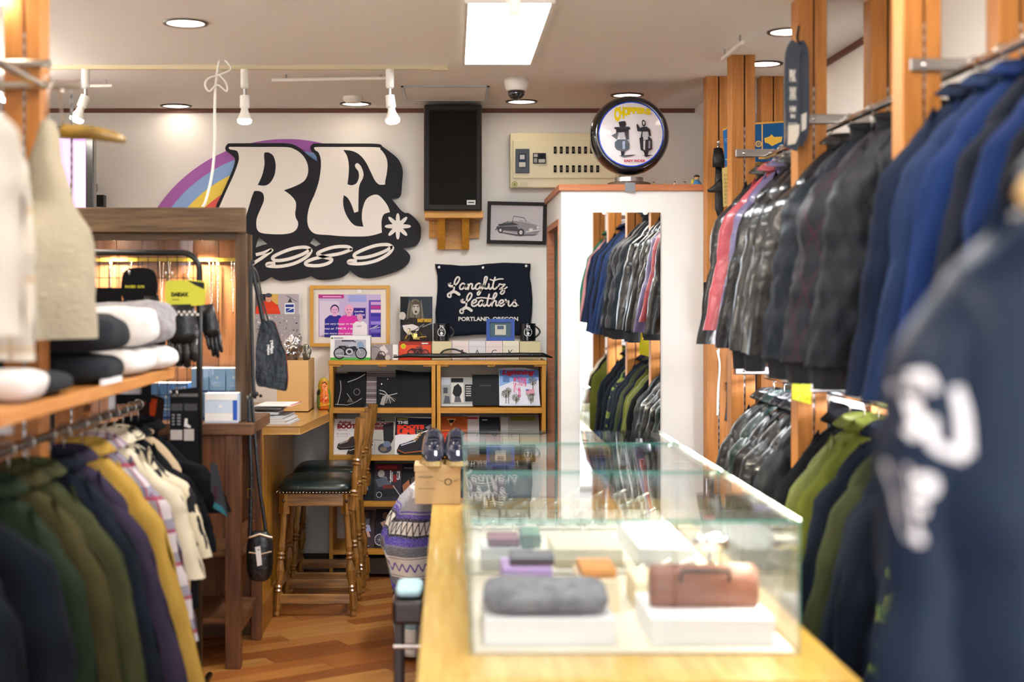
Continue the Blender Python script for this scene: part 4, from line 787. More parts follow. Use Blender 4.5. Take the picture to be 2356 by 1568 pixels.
# ================================================================== right hand rack: posts, brackets, rails
RX0, RX1, RX2, RX3 = 1.155, 1.253, 1.40, 1.50
def post(x0, x1, y, lab, slot=True, top=CEIL, grp='square wooden rack posts on the right'):
    t = thing('rack_post', lab, 'post', ((x0+x1)/2, y, 0), grp); mid = x0+(x1-x0)*.56
    s = MB(); s.box(x0, mid-.003, y-.045, y+.045, 0, top); part('post_half', s, post_m, t, bevel=.002)
    s = MB(); s.box(mid+.003, x1, y-.045, y+.045, 0, top); part('post_half', s, post_m, t, bevel=.002)
    s = MB(); s.box(mid-.003, mid+.003, y-.036, y+.036, 0, top); part('joint', s, postd, t)
    if slot:
        s = MB(); s.box(mid-.004, mid+.004, y-.043, y-.036, .3, 2.12); q = part('slotted_strip', s, steel, t)
        s = MB('1a1a1a')
        for i in range(60): z = .32+i*.03; s.box(mid-.0018, mid+.0018, y-.0436, y-.0428, z, z+.016)
        part('slot', s, PRM, q, kind='stuff')
PY = [6.44, 5.88, 4.77, 3.67, 2.57, 1.47]
names = ['wooden post at the corner of the white cabin', 'wooden post left of the blue motorcycle poster', 'wooden post with two dark belts hanging on it', 'tall wooden post in front of the denim jackets', 'front wooden post right of the denim jackets', 'wooden post nearest the shop entrance at right']
for y, nm in zip(PY, names): post(RX0, RX1, y, nm)
for y, nm in zip([6.44, 4.77, 3.67, 2.57], ['rear wooden post near the back right corner', 'rear wooden post behind the quilted jackets', 'rear wooden post at the top right edge', 'rear wooden post by the right wall near entrance']): post(RX2, RX3, y, nm)
def bracket(y, z, x0, x1, lab, m=steel):
    t = thing('rail_bracket', lab, 'bracket', ((x0+x1)/2, y, z), 'metal rail brackets'); s = MB(); s.box(x0, x1, y-.056, y-.0465, z-.018, z+.014); part('arm', s, m, t, bevel=.003)
    s = MB(); s.ball((x0+.035, y-.0575, z-.003), .007, 10); part('bolt', s, chrome, t, sm=True)
for y, nm in zip(PY[1:5], ['left of the blue poster', 'beside the dark belts', 'above the denim jackets', 'nearest the camera']):
    bracket(y, 2.015, 1.17, 1.45, 'flat steel bracket for the upper rail, '+nm)
    bracket(y, 1.125, 1.17, 1.45, 'flat steel bracket for the lower rail, '+nm)
RR = 1.30
for z, nm in ((2.0, 'upper'), (1.10, 'lower')):
    for a, b, w_ in ((4.72, 5.84, 'rear'), (3.62, 4.72, 'middle'), (2.52, 3.62, 'front'), (1.40, 2.52, 'entrance')):
        s = MB(); s.tube([(RR, a+.003, z), (RR, b-.003, z)], .0125, 12); single('clothes_rail', s, chrome, 'chrome %s clothes rail of the %s section at right' % (nm, w_), 'rail', 'chrome rails on the right', sm=False)
# strip lights under the upper rail
for a, w_ in ((4.85, 'behind the lower leather jackets'), (3.75, 'behind the olive jackets'), (2.65, 'behind the camouflage jacket')):
    t = thing('strip_light', 'bright white strip light '+w_, 'light', (1.47, a+.45, 1.13), 'strip lights over the lower rail')
    s = MB(); s.box(1.45, 1.52, a, a+.9, 1.165, 1.195); part('housing', s, white_pl, t); s = MB(); s.box(1.44, 1.52, a+.01, a+.89, 1.105, 1.164); part('tube_cover', s, led_e, t)
# hanging belts on post R3
def strap(name, lab, cat, pts, d, w_, th, m, artf=None, sm_n=6):
    s = MB(); q = smooth(pts, sm_n, False); s.art(lambda a, b, o: P(a, b, d)-Vector((0, o, 0)), 1); vs = []
    fr = MB(); fr.art(flat(d), .0001); fr.stroke(q, w_, None, k=0); bk = [(v[0], v[1]+th, v[2]) for v in fr.v]; n = len(fr.v)
    s.add(fr.v+bk, fr.f+[tuple(i+n for i in f)[::-1] for f in fr.f]+[(2*i, 2*i+2, 2*i+2+n, 2*i+n) for i in range(n//2-1)]+[(2*i+1, 2*i+1+n, 2*i+3+n, 2*i+3) for i in range(n//2-1)]+[(0, n, n+1, 1), (n-2, n-1, 2*n-1, 2*n-2)])
    t = thing(name, lab, cat, P(q[-1][0], q[-1][1], d)); part('band', s, m, t)
    if artf: s = MB(); s.art(flat(d-.0015)); artf(s); part('lettering', s, PR, t)
    return t
beltm = M('belt_slate', '3a4250', .7)
def bart(s):
    for i, (y, h, w_) in enumerate([(160, 28, 15), (200, 30, 16), (244, 14, 14), (262, 10, 10)]): s.text(['PRK', 'XMX', 'HM', 'IN'][i], 1824-w_/2, y, 1824+w_/2, y+h, 'e6e2da', .05)
    s.rect(1813, 283, 1834, 284.5, 'e6e2da'); s.poly([(1813,288),(1839,286),(1838,310),(1830,330),(1812,334)], 'e6ddd0')
strap('hanging_tag_strap', 'dark slate sleeve strap with white lettering hung on wooden post', 'strap', [(1836, 100), (1824, 125), (1822, 200), (1824, 270), (1826, 315), (1818, 342)], 4.66, 34, .004, beltm, bart)
strap('hanging_tag_strap', 'second slate strap with white patch behind the lettered one', 'strap', [(1838, 98), (1848, 120), (1850, 200), (1850, 280), (1846, 310), (1836, 332)], 4.68, 24, .004, beltm, lambda s: s.poly([(1843,264),(1856,258),(1855,295),(1843,304)], 'e6e2da'))
t = thing('wall_hook', 'chrome hook carrying the slate straps', 'hook', P(1837, 96, 4.72)); s = MB(); s.tube([P(1838, 60, 4.715), P(1834, 85, 4.705), P(1836, 99, 4.67), P(1840, 97, 4.655)], .004, 8); part('hook', s, black_metal, t)
# posters on the corner posts
def pc(s):
    s.rect(1668, 290, 1803, 368, '1f568c'); s.stroke([(1666, 289), (1804, 280)], 4, 'd9a550'); s.rect(1751, 284, 1754, 347, 'd9b070'); s.poly([(1758,322),(1772,316),(1776,310),(1782,316),(1800,316),(1800,328),(1790,330),(1776,336),(1768,332),(1762,330)], 'e2b84e'); s.ring(1745, 332, 6, 3, 'd9b070'); s.ring(1745, 332, 2, 1.5, 'd9b070')
    s.rect(1738, 347, 1803, 352, 'd8d2cc'); s.rect(1745, 352, 1770, 364, 'cfa24a'); s.rect(1770, 350, 1795, 366, '2a4a88'); s.rect(1738, 366, 1803, 372, '8a7440')
s = MB('1f568c'); s.prism([(1735, 286), (1803, 282), (1803, 372), (1738, 372)], lambda a, b: P(a, b, 6.38), lambda a, b: P(a, b, 6.385)); s.art(flat(6.38)); 
s.stroke([(1735, 284), (1803, 280)], 4, 'd9a550'); s.rect(1752, 286, 1755, 347, 'd9b070'); s.poly([(1758,318),(1770,314),(1775,309),(1781,315),(1800,314),(1798,326),(1790,329),(1776,336),(1768,330),(1760,328)], 'e2b84e'); s.ring(1745, 331, 6, 3, 'd9b070'); s.ring(1745, 331, 2, 1.5, 'd9b070'); s.rect(1737, 347, 1803, 352, 'd8d2cc'); s.rect(1745, 352, 1770, 366, 'cfa24a')
single('poster', s, PR, 'blue and gold poster of a stunt rider between the posts', 'poster')
s = MB('2a66a0'); s.prism([(1663, 300), (1683, 291), (1683, 380), (1668, 384)], lambda a, b: P(a, b, 6.3), lambda a, b: P(a, b, 6.305)); s.art(flat(6.3)); s.stroke([(1663, 299), (1683, 290)], 3, 'e0a850'); s.ring(1671, 322, 3, 1.5, '8ab0d0'); s.rect(1669, 366, 1683, 368, 'c8b890'); single('poster', s, PR, 'narrow blue poster edge beside the corner post', 'poster')
s = MB('c8b070'); s.prism([(1661, 388), (1683, 380), (1683, 470), (1664, 476)], lambda a, b: P(a, b, 6.28), lambda a, b: P(a, b, 6.285)); s.art(flat(6.28))
for i in range(8):
    for j in range(3): s.rect(1666+j*5, 400+i*9, 1669+j*5, 405+i*9, 'a08c50')
single('poster', s, PR, 'yellowed printed card hanging under the narrow blue poster', 'poster')
s = MB('7a6236'); s.prism([(1737, 374), (1790, 374), (1790, 425), (1737, 425)], lambda a, b: P(a, b, 6.37), lambda a, b: P(a, b, 6.375)); s.art(flat(6.37)); s.rect(1742, 380, 1785, 388, '4c4020'); s.rect(1742, 396, 1785, 398, '4c4020'); s.rect(1742, 402, 1785, 412, '5c4c28'); single('poster', s, PR, 'brown aged card below the blue rider poster', 'poster')
# black boots / gloves on hooks at the corner post
t = thing('hanging_glove', 'black glove and pouch hanging from hook on corner post', 'glove', P(1652, 500, 6.33)); lk = M('soft_black', '121214', .5, bump=(80, .3, (1, 1, 1)))
s = MB(); s.tube([P(1652, 342, 6.35), P(1654, 365, 6.33), P(1653, 385, 6.33)], [.02, .028, .026], 12, sq=(1, .5)); s.tube([P(1653, 385, 6.34), P(1656, 420, 6.34), P(1655, 480, 6.34), P(1656, 503, 6.34)], [.014, .022, .02, .006], 12, sq=(1, .5)); part('pouch', s, lk, t, sm=True)
s = MB(); s.tube([P(1664, 420, 6.31), P(1655, 430, 6.3), P(1640, 436, 6.3), P(1628, 439, 6.3)], [.022, .026, .014, .006], 12, sq=(.7, 1)); part('toe', s, lk, t, sm=True)
s = MB(); s.tube([P(1652, 343, 6.35), P(1651, 330, 6.36), P(1655, 326, 6.37), P(1656, 332, 6.38)], .003, 6); s.ball(P(1653, 327, 6.37), .009, 8); part('hook', s, chrome, t, sm=True)
# dark belts & bags below on the corner post
lbelt = strap('long_belt', 'long dark grey belt with square buckle hanging on corner post', 'belt', [(1683, 822), (1684, 870), (1682, 930), (1678, 968)], 6.388, 20, .006, M('belt_dark', '2c2c30', .5))
s = MB(); s.tube([P(1672, 880, 6.38), P(1672, 897, 6.38), P(1689, 897, 6.38), P(1689, 880, 6.38), P(1672, 880, 6.38)], .004, 6); part('buckle', s, black_metal, lbelt)
strap('cord', 'thin white cord hanging down the corner post', 'cord', [(1650, 805), (1656, 840), (1652, 900), (1651, 955)], 6.39, 5, .004, white_pl)
s = MB('1a1420'); s.pbox(1620, 1642, 649, 772, 6.375, 6.394); s.art(flat(6.375)); s.rect(1624, 654, 1627, 768, 'e8e4ec'); s.stroke([(1636, 664), (1631, 671), (1636, 678)], 2, 'e8e4ec', sm=3); single('notice_board', s, PR, 'dark upright notice with white edge beside the cabin', 'sign')
# yellow card at the lower rail
s = MB('d9df3a'); s.prism([(1825, 822), (1834, 822), (1838, 855), (1866, 858), (1866, 930), (1822, 918)], lambda a, b: P(a, b, 4.62), lambda a, b: P(a, b, 4.624)); s.art(flat(4.62))
rnd = random.Random(4)
for i in range(22): x, y = rnd.uniform(1828, 1860), rnd.uniform(862, 918); s.rect(x, y, x+rnd.uniform(3, 7), y+3, rnd.choice(['f4f6b0', 'b8b820', 'e8ec70']))
single('price_card', s, PR, 'bright yellow green card hanging on the lower rail', 'card')
# ================================================================== counter and glass cases
CX0, CX1, CY0, CY1, CZ = -.068, .84, 2.9, 5.55, .64
t = thing('shop_counter', 'long pale wooden counter table under the glass cases', 'counter', ((CX0+CX1)/2, (CY0+CY1)/2, 0))
ctop = wood('counter_top', 'e0bc62', 'cda246', 'y', .25, .8, coat=.4)
s = MB(); s.box(CX0, CX1, CY0, CY1, CZ-.045, CZ); part('worktop', s, ctop, t, bevel=.004)
s = MB(); s.box(CX0+.06, CX1-.06, CY0+.06, CY1-.06, .06, CZ-.045); part('base_cabinet', s, dark_z, t)
s = MB(); s.box(CX0+.09, CX1-.09, CY0+.09, CY1-.09, 0, .06); part('plinth', s, dark_x, t)
gl = glass('case_glass', (.975, .985, .98)); ge = M('glass_edge', '4aa090', .15, emit=0); gle = glass('glass_edge_t', (.35, .62, .56))
GX0, GX1, GT = .046, .765, .935
mir_al = M('case_alu', 'b8b8b4', .3, 1)
def glass_case(y0, y1, lab):
    t = thing('glass_case', lab, 'display case', ((GX0+GX1)/2, (y0+y1)/2, CZ), 'frameless glass display cases on the counter'); th = .006; z0 = CZ+.001
    def pane(nm, x0, x1, a, b, c, d_, edges):
        s = MB(); s.box(x0, x1, a, b, c, d_); q = part(nm, s, gl, t)
        return q
    pane('glass_pane', GX0, GX1, y0, y0+th, z0, GT-th, 0); pane('glass_pane', GX0, GX0+th, y0+th, y1-th, z0, GT-th, 0); pane('glass_pane', GX1-th, GX1, y0+th, y1-th, z0, GT-th, 0)
    pane('glass_pane', GX0, GX1, y1-th, y1, z0, GT-th, 0); q = pane('top_pane', GX0-.002, GX1+.002, y0-.002, y1, GT-th, GT, 0)
    s = MB()   # polished green edges of the panes
    e = .0012
    s.box(GX0-.002, GX1+.002, y0-.003-e, y0-.003, GT-th, GT); s.box(GX0-.003-e, GX0-.003, y0, y1, GT-th, GT); s.box(GX1+.003, GX1+.003+e, y0, y1, GT-th, GT); s.box(GX0-e, GX0, y0, y0+th, z0, GT-th); s.box(GX1, GX1+e, y0, y0+th, z0, GT-th)
    part('glass_edge', s, ge, t)
    s = MB(); s.box(GX0+.01, GX1-.01, y0+.03, y1-.03, CZ+.1405, CZ+.1445) if 0 else None
    s = MB(); s.box(GX0+.008, GX1-.008, y0+.008, y1-.008, z0, z0+.004); part('liner', s, M('case_liner', 'f2ead8', .6), t)
    for xx in (GX1-.03,):
        s = MB(); s.box(xx+.003, xx+.016, y0+.024, y1-.02, GT-.012, GT-.0095); part('led_strip', s, case_e, t)
        s = MB(); s.box(xx, xx+.018, y0+.02, y1-.016, GT-.009, GT-.0065); s.box(xx, xx+.002, y0+.02, y1-.016, GT-.02, GT-.009); s.box(xx+.002, xx+.018, y0+.02, y0+.022, GT-.02, GT-.009); part('led_channel', s, mir_al, t)
    return t
glass_case(3.11, 3.992, 'nearest frameless glass display case on the counter')
glass_case(3.998, 4.77, 'middle frameless glass display case on the counter')
glass_case(4.776, 5.22, 'farthest frameless glass display case, below the mirror')
L0 = CZ+.0055
def gb(x0, x1, y0, y1, z0, z1, name, lab, cat, m, bevel=.004, sm=False, grp=None):
    s = MB(); s.box(x0, x1, y0, y1, z0, z1); return single(name, s, m, lab, cat, grp, bevel=bevel)
ww = M('tray_white', 'f4f4f6', .6)
gb(.075, .37, 3.17, 3.46, L0, L0+.06, 'display_plinth', 'white display plinth at front left inside the near case', 'plinth', ww); gb(.45, .725, 3.17, 3.46, L0, L0+.06, 'display_plinth', 'white display plinth at front right inside the near case', 'plinth', ww)
def foldc(name, lab, cat, cx, cyy, z, sx, sy, h, m, seed=0, parent=None, n=26, pw=.45, rz=0):
    """soft folded slab: superellipse section with sagging top"""
    s = MB(); ca, sa = cos(rz), sin(rz)
    def f(u, v):
        a = 2*pi*u; b = pi*(v-.5); c_ = abs(cos(b))**pw
        x = sx*c_*math.copysign(abs(cos(a))**pw, cos(a)); y = sy*c_*math.copysign(abs(sin(a))**pw, sin(a)); zz = h*.5*math.copysign(abs(sin(b))**.75, sin(b))
        q = noise.noise(Vector((x*9+seed, y*9, zz*14+seed)))*.14*h+noise.noise(Vector((x*25, y*25+seed, zz*30)))*.05*h
        x += q; y += q*.6; zz += q*.7 if zz > 0 else 0
        return Vector((cx+x*ca-y*sa, cyy+x*sa+y*ca, z+h*.5+zz))
    s.surf(f, n*2, n, uvf=lambda u, v: (u, v))
    if parent: return part(name, s, m, parent, sm=True)
    return single(name, s, m, lab, cat, sm=True)
foldc('folded_sweater', 'grey speckled folded sweater on the left white plinth', 'sweater', .222, 3.31, L0+.061, .145, .13, .055, M('grey_knit', '8c9098', .95, bump=(120, .5, (1, 1, 1)), var=('6a6e78', 30, (1, 1, 1))), 3)
t = thing('leather_case', 'brown leather travel case lying on the right white plinth', 'case', (.585, 3.31, L0+.061)); s = MB(); s.tube([(.465, 3.31, L0+.101), (.475, 3.31, L0+.101), (.70, 3.31, L0+.101), (.712, 3.31, L0+.101)], [.035, .04, .04, .034], 20, sq=(1, 1.4)); part('body', s, M('leather_tan', '8a5a48', .35, bump=(50, .3, (1, 1, 1))), t, sm=True)
s = MB(); s.tube([(.53, 3.265, L0+.125), (.53, 3.25, L0+.15), (.64, 3.25, L0+.15), (.64, 3.265, L0+.125)], .005, 8); part('handle', s, M('soft_black', '121214'), t, sm=True)
gb(.13, .255, 3.52, 3.68, L0, L0+.105, 'gift_box', 'lilac box in the near glass case', 'box', M('lilac', 'b49ad2', .6)); 
t = thing('wallet', 'dark long wallet on top of the lilac box', 'wallet', (.205, 3.6, L0+.106)); s = MB(); s.box(.15, .262, 3.55, 3.65, L0+.106, L0+.13); part('body', s, M('wallet_dark', '3c3438', .4), t, bevel=.006)
gb(.32, .42, 3.5, 3.7, L0, L0+.08, 'wallet_stand', 'cream stand with tan wallets in the near case', 'stand', M('cream_card', 'f0e2c0', .6))
gb(.325, .415, 3.52, 3.68, L0+.081, L0+.105, 'wallet', 'orange tan wallet on the cream stand', 'wallet', M('tan_orange', 'd49040', .5), bevel=.008)
gb(.46, .62, 3.52, 3.72, L0, L0+.07, 'display_tray', 'cream jewellery tray right of the orange wallet', 'tray', M('cream_card', 'f0e2c0', .6))
gb(.09, .24, 4.06, 4.22, L0, L0+.06, 'display_tray', 'white tray at left of the middle case', 'tray', ww)
gb(.11, .2, 4.08, 4.2, L0+.061, L0+.085, 'wallet', 'dark red wallet on white tray in the middle case', 'wallet', M('wine', '8a4048', .5), bevel=.006)
gb(.205, .26, 4.05, 4.2, L0+.061, L0+.1, 'gift_box', 'green box beside the dark red wallet', 'box', M('sage_green', '5a8a6a', .6))
gb(.3, .5, 4.1, 4.4, L0, L0+.05, 'display_tray', 'wide cream tray in the middle glass case', 'tray', M('cream_card', 'f0e2c0', .6))
gb(.54, .7, 4.05, 4.6, L0, L0+.06, 'display_tray', 'long white tray at right of the middle case', 'tray', ww)
# jewellery stands: chrome cuffs and rings, mid and rear case
rnd = random.Random(21)
k = 0
for cy_, xs in ((4.52, (.12, .2, .28, .36, .44)), (4.86, (.1, .17, .24, .31, .38, .45, .52, .6, .68)), (5.04, (.12, .2, .28, .36, .44, .52, .6, .68)), (3.84, (.5, .57, .64, .7))):
    for x in xs:
        h = rnd.uniform(.02, .07); t = thing('bracelet', 'silver bracelet in the %s, %s from left' % ({4.52: 'back of the middle glass case', 4.86: 'front row of the farthest case', 5.04: 'back row of the farthest case', 3.84: 'rear right corner of the near case'}[cy_], ['first', 'second', 'third', 'fourth', 'fifth', 'sixth', 'seventh', 'eighth', 'ninth'][xs.index(x)]), 'bracelet', (x, cy_, L0), 'silver bracelets on stands in the glass cases')
        s = MB(); s.lathe([(.016, 0), (.016, .004), (.004, .006), (.004, h)], (x, cy_, L0), 12); part('stand', s, M('stand_cream', 'efe6d2', .5), t)
        s = MB(); s.tube([(x+.022*cos(a), cy_+.01*sin(a), L0+h+.02+.012*cos(a)) for a in [2*pi*i/18 for i in range(19)]], .0045, 6, cap=False); part('ring', s, silver, t, sm=True); k += 1
# silver cuff stand at right of near case
t = thing('bracelet_stand', 'tall chrome display stand with wide silver cuff', 'stand', (.66, 3.62, L0)); s = MB(); s.lathe([(.03, 0), (.03, .005), (.006, .008), (.005, .13)], (.66, 3.62, L0), 16); part('foot', s, chrome, t, sm=False)
s = MB(); s.tube([(.62, 3.62, L0+.15), (.64, 3.62, L0+.155), (.68, 3.62, L0+.155), (.705, 3.62, L0+.15)], [.016, .022, .022, .016], 16); part('cuff', s, silver, t, sm=True)
# shoes on their box
t = thing('shoe_box', 'tan cardboard shoe box on the far end of the counter', 'box', P(1010, 1143, 5.42)); t.location.z = CZ
d = 5.38; a = P(953, 1070, d); s = MB('d9b98c'); x1 = a.x+.22; s.box(a.x+.003, GX0-.006, d, d+.16, CZ+.001, a.z-.022); s.box(a.x, GX0-.005, d-.003, d+.163, a.z-.022, a.z); 
s.art(flat(d-.0035)); s.fn = flat(d-.001); s.ring(1031, 1108, 7, 2, '6a5a44'); s.ring(1031, 1108, 10, .8, '8a7858', ry=7); 
for q in range(7): s.stroke([(1031-26+q*2, 1108+(-6+q*.8)), (1031-13, 1108-2)], .6, '9a8868'); s.stroke([(1031+26-q*2, 1108-(6-q*.8)), (1031+13, 1108-2)], .6, '9a8868')
s.rect(963, 1094, 996, 1097, 'a08c6c'); s.rect(963, 1122, 1000, 1123.5, 'a08c6c'); s.ell(985, 1108, 1.5, 1.5, 'a08c6c'); part('box', s, PRM, t)
bz_top = a.z
def shoe(px, lab, tw):
    c = P(px, 1060, d+.02); t = thing('dress_shoe', lab, 'shoe', (c.x, d+.1, bz_top+.001), 'pair of navy leather shoes on the shoe box')
    def f(u, v):   # v along length (0 toe front near camera .. 1 heel), u around
        L = .26; y = -.13+L*v; w_ = .046*(.35+.65*min(1, (v*4.2)**.5))*(1-.22*max(0, v-.45)) if v < .98 else .03
        if v <= 0: w_ = .004
        h = .035+.03*min(1, v*2.5)+.045*max(0, min(1, (v-.35)*3)) 
        h = h*(min(1, (v*9)**.6)) if v < .11 else h
        a = 2*pi*u; x = w_*cos(a); z = .012+h*.5+h*.5*sin(a)*(1 if sin(a) > 0 else 1)
        return Vector((x+tw*y, y, z))
    s = MB(); s.surf(f, 22, 22); s.face([22*23+i for i in range(22)]); part('upper', s, M('shoe_leather', '1a2238', .12, coat=1), t, local=True, sm=True)
    out = []
    for i in range(24):
        a = 2*pi*i/24; y = .132*sin(a); out.append(((.046 if y < 0 else .04)*math.copysign(abs(cos(a))**.8, cos(a))+tw*y, y))
    s = MB(); s.prism(out, lambda a, b: Vector((a, b, .016)), lambda a, b: Vector((a, b, 0))); part('sole', s, M('crepe', 'd6c08c', .6), t, local=True, bevel=.002)
    s = MB(); s.tube([Vector((x, -.0+.0*y, .1)) for x, y in ((-.02, 0), (.02, 0))], .002, 6) if 0 else s.tube([(-.022+tw*.0, .0, .093), (0, -.004, .1), (.022, .0, .093)], .003, 6); s.tube([(-.02, -.02, .082), (0, -.024, .087), (.02, -.02, .082)], .003, 6); part('laces', s, M('lace_black', '0c0c10', .8), t, local=True)
    t.rotation_euler = (0, 0, 0)
shoe(997, 'left navy leather shoe with cream sole on the box', .0); shoe(1050, 'right navy leather shoe touching the glass case', .0)
# ================================================================== striped blanket
def serape(nt, uv):
    u, v = sepuv(nt, uv); W = lin('e8e0d6'); col = W
    vv = mth(nt, 'ADD', v, mth(nt, 'MULTIPLY', tnoise(nt, uv, 60), .004))
    bands = [(-1, .022, 'd8d2d2'), (.022, .075, 'a3a0a6'), (.075, .082, '5a3fae'), (.082, .088, 'a3a0a6'), (.088, .105, '5a48a8'), (.105, .118, '2a2740'), (.118, .17, 'e8e0d6'), (.17, .18, '1e1c28'), (.18, .186, '4c48a0'), (.186, .215, '5a48b8'), (.215, .223, '8a86a0'), (.223, .258, '6e7078'), (.258, .264, 'e4ddd6'),
             (.264, .267, '7a6070'), (.267, .335, 'e6ded4'), (.335, .338, '7a6070'), (.338, .344, 'e4ddd6'), (.344, .375, '73757c'), (.375, .40, '5a4ab0'), (.40, .415, '23233a'), (.415, .46, 'e8e0d6'), (.46, .47, '1e1c28'), (.47, .52, '4a5cb8'), (.52, .55, '7aa0a8'), (.55, .8, 'dcd6ce')]
    for a, b, c in bands:
        m = mth(nt, 'MULTIPLY', mth(nt, 'GREATER_THAN', vv, a), mth(nt, 'LESS_THAN', vv, b)); col = mixc(nt, m, col, lin(c))
    def zig(v0, v1, c, per):
        tri = mth(nt, 'MULTIPLY', mth(nt, 'ABSOLUTE', mth(nt, 'SUBTRACT', mth(nt, 'FRACT', mth(nt, 'DIVIDE', u, per)), .5)), 2)
        q = mth(nt, 'DIVIDE', mth(nt, 'SUBTRACT', vv, v0), v1-v0); dd = mth(nt, 'ABSOLUTE', mth(nt, 'SUBTRACT', tri, q)); inb = mth(nt, 'MULTIPLY', mth(nt, 'GREATER_THAN', vv, v0), mth(nt, 'LESS_THAN', vv, v1))
        return mth(nt, 'MULTIPLY', inb, mth(nt, 'LESS_THAN', dd, .2)), lin(c)
    for a in (zig(.118, .17, '16151f', .036), zig(.285, .318, '5a3fa8', .045), zig(.415, .46, '16151f', .036)): col = mixc(nt, a[0], col, a[1])
    return mixc(nt, mth(nt, 'MULTIPLY', mth(nt, 'GREATER_THAN', tnoise(nt, uv, 220), .56), .35), col, lin('f0ece6'))
sm_m = uvmat('serape', serape, .95)
t = thing('striped_blanket', 'purple grey and cream woven blanket with zigzag bands', 'blanket', (-.15, 5.6, 0))
bx = [(1110, 966), (1150, 925), (1200, 895), (1245, 878), (1270, 880), (1285, 890), (1330, 897), (1370, 906), (1430, 910), (1500, 920), (1568, 932)]
def left_edge(py):
    for (y0, x0), (y1, x1) in zip(bx, bx[1:]):
        if y0 <= py <= y1: return x0+(x1-x0)*(py-y0)/(y1-y0)
    return 936
s = MB(); bd = 5.58; zt_, zb2 = P(0, 1122, bd).z, .02
def fb(u, v):
    z = zt_+(zb2-zt_)*v; py = VY+(H-z)*F/bd; xl = P(left_edge(max(1110, min(1568, py))), 0, bd).x; dx = -.02-xl
    if u < .35: q = u/.35; p = Vector((xl+.03*sin(q*pi/2)*0, bd+.45*(1-q)+.0, z)); p.x = xl+.05*(1-q)**2+.012*sin(q*14+v*3)
    else: q = (u-.35)/.65; p = Vector((xl+dx*q, bd+.02*sin(q*9+v*2.5)*min(1, v*4)-.02*sin(q*pi), z-.05*(1-v)*(1-q)*.6+.03*q*(1-v)*0))
    return p
s.surf(fb, 46, 40, uvf=lambda u, v: (u*.55, v*.66+.02-.035*u+.0*v)); 
def ft(u, v): a = fb(u, 0); return Vector((a.x+(-.02-a.x)*v*.9, a.y+(bd+.25-a.y)*v*.8, a.z+.012*sin(v*pi/2)))
s.surf(ft, 46, 8, uvf=lambda u, v: (u*.55, .05)); o = part('cloth', s, sm_m, t, sm=True); mo = o.modifiers.new('th', 'SOLIDIFY'); mo.thickness = .005
s = MB(); s.box(-.18, -.04, bd+.06, bd+.24, 0, .58); single('storage_crate', s, dark_z, 'dark wooden crate underneath the striped blanket', 'crate')
# dark chair in front of it, with pale blue cloth
t = thing('dark_stool', 'dark brown wooden stool back beside the counter', 'stool', (-.125, 4.2, 0)); dm = M('dark_lacquer', '2c1a14', .35, coat=.4)
s = MB(); s.box(-.17, -.075, 4.17, 4.43, .46, .53); part('seat', s, dm, t, bevel=.012)
for x in (-.165, -.1):
    for y in (4.18, 4.4): s = MB(); s.box(x, x+.025, y, y+.025, 0, .46); part('leg', s, dm, t, bevel=.003)
s = MB(); s.tube([(-.165, 4.165, .40), (-.075, 4.165, .40)], .008, 8); part('rail', s, chrome, t)
foldc('folded_cloth', 'pale blue folded cloth on the dark stool', 'cloth', -.12, 4.28, .5305, .042, .09, .035, M('pale_blue', 'b8dce4', .7), 5)
# ================================================================== bar counter at the back left
t = thing('bar_counter', 'golden beadboard bar counter with a thick wooden top', 'counter', (-1.2, 6.7, 0))
zt = .87; th = .035
top = [(-1.7, 6.06), (-.66, 6.06), (-.60, 6.22), (-.60, 6.30), (-.575, 7.1), (-.615, 7.16), (-.615, 7.49), (-1.7, 7.49)]
c0 = P(690, 0, 6.1).x
top = [(-1.9, 6.1), (c0, 6.1), (P(757, 0, 6.75).x, 6.75), (P(754, 0, 7.19).x-.006, 7.19), (-.63, 7.49), (-1.9, 7.49)]
s = MB(); s.prism(top, lambda a, b: Vector((a, b, zt)), lambda a, b: Vector((a, b, zt-th))); part('worktop', s, oak_top, t, bevel=.004)
bx_ = -.80; bead = [M('bead_%d' % i, c, .35, var=(c2, 4, (16, 16, 1), .3, .7), coat=.3) for i, (c, c2) in enumerate([('c08a2a', '9a6a1c'), ('b47c24', '8c5c18')])]
s = MB(); s.box(-1.85, bx_-.012, 5.99, 7.3, 0, zt-th-.001); part('carcass', s, M('bead_back', '5a3a12', .6), t)
for i in range(27):
    y = 5.985+i*.0485; s = MB(); s.box(bx_-.012, bx_, y+.002, y+.0465, .13, zt-th-.002); part('beadboard_slat', s, bead[i % 2], t, bevel=.003)
for i in range(21):
    x = -1.84+i*.0495; s = MB(); s.box(x+.002, x+.0475, 5.978, 5.99, .13, zt-th-.002); part('beadboard_slat', s, bead[i % 2], t, bevel=.003)
s = MB(); s.box(bx_-.02, bx_+.012, 5.97, 7.3, 0, .13); part('base_board', s, wood('base_oak', 'a06c2c', '84521c', 'y', .4), t, bevel=.003)
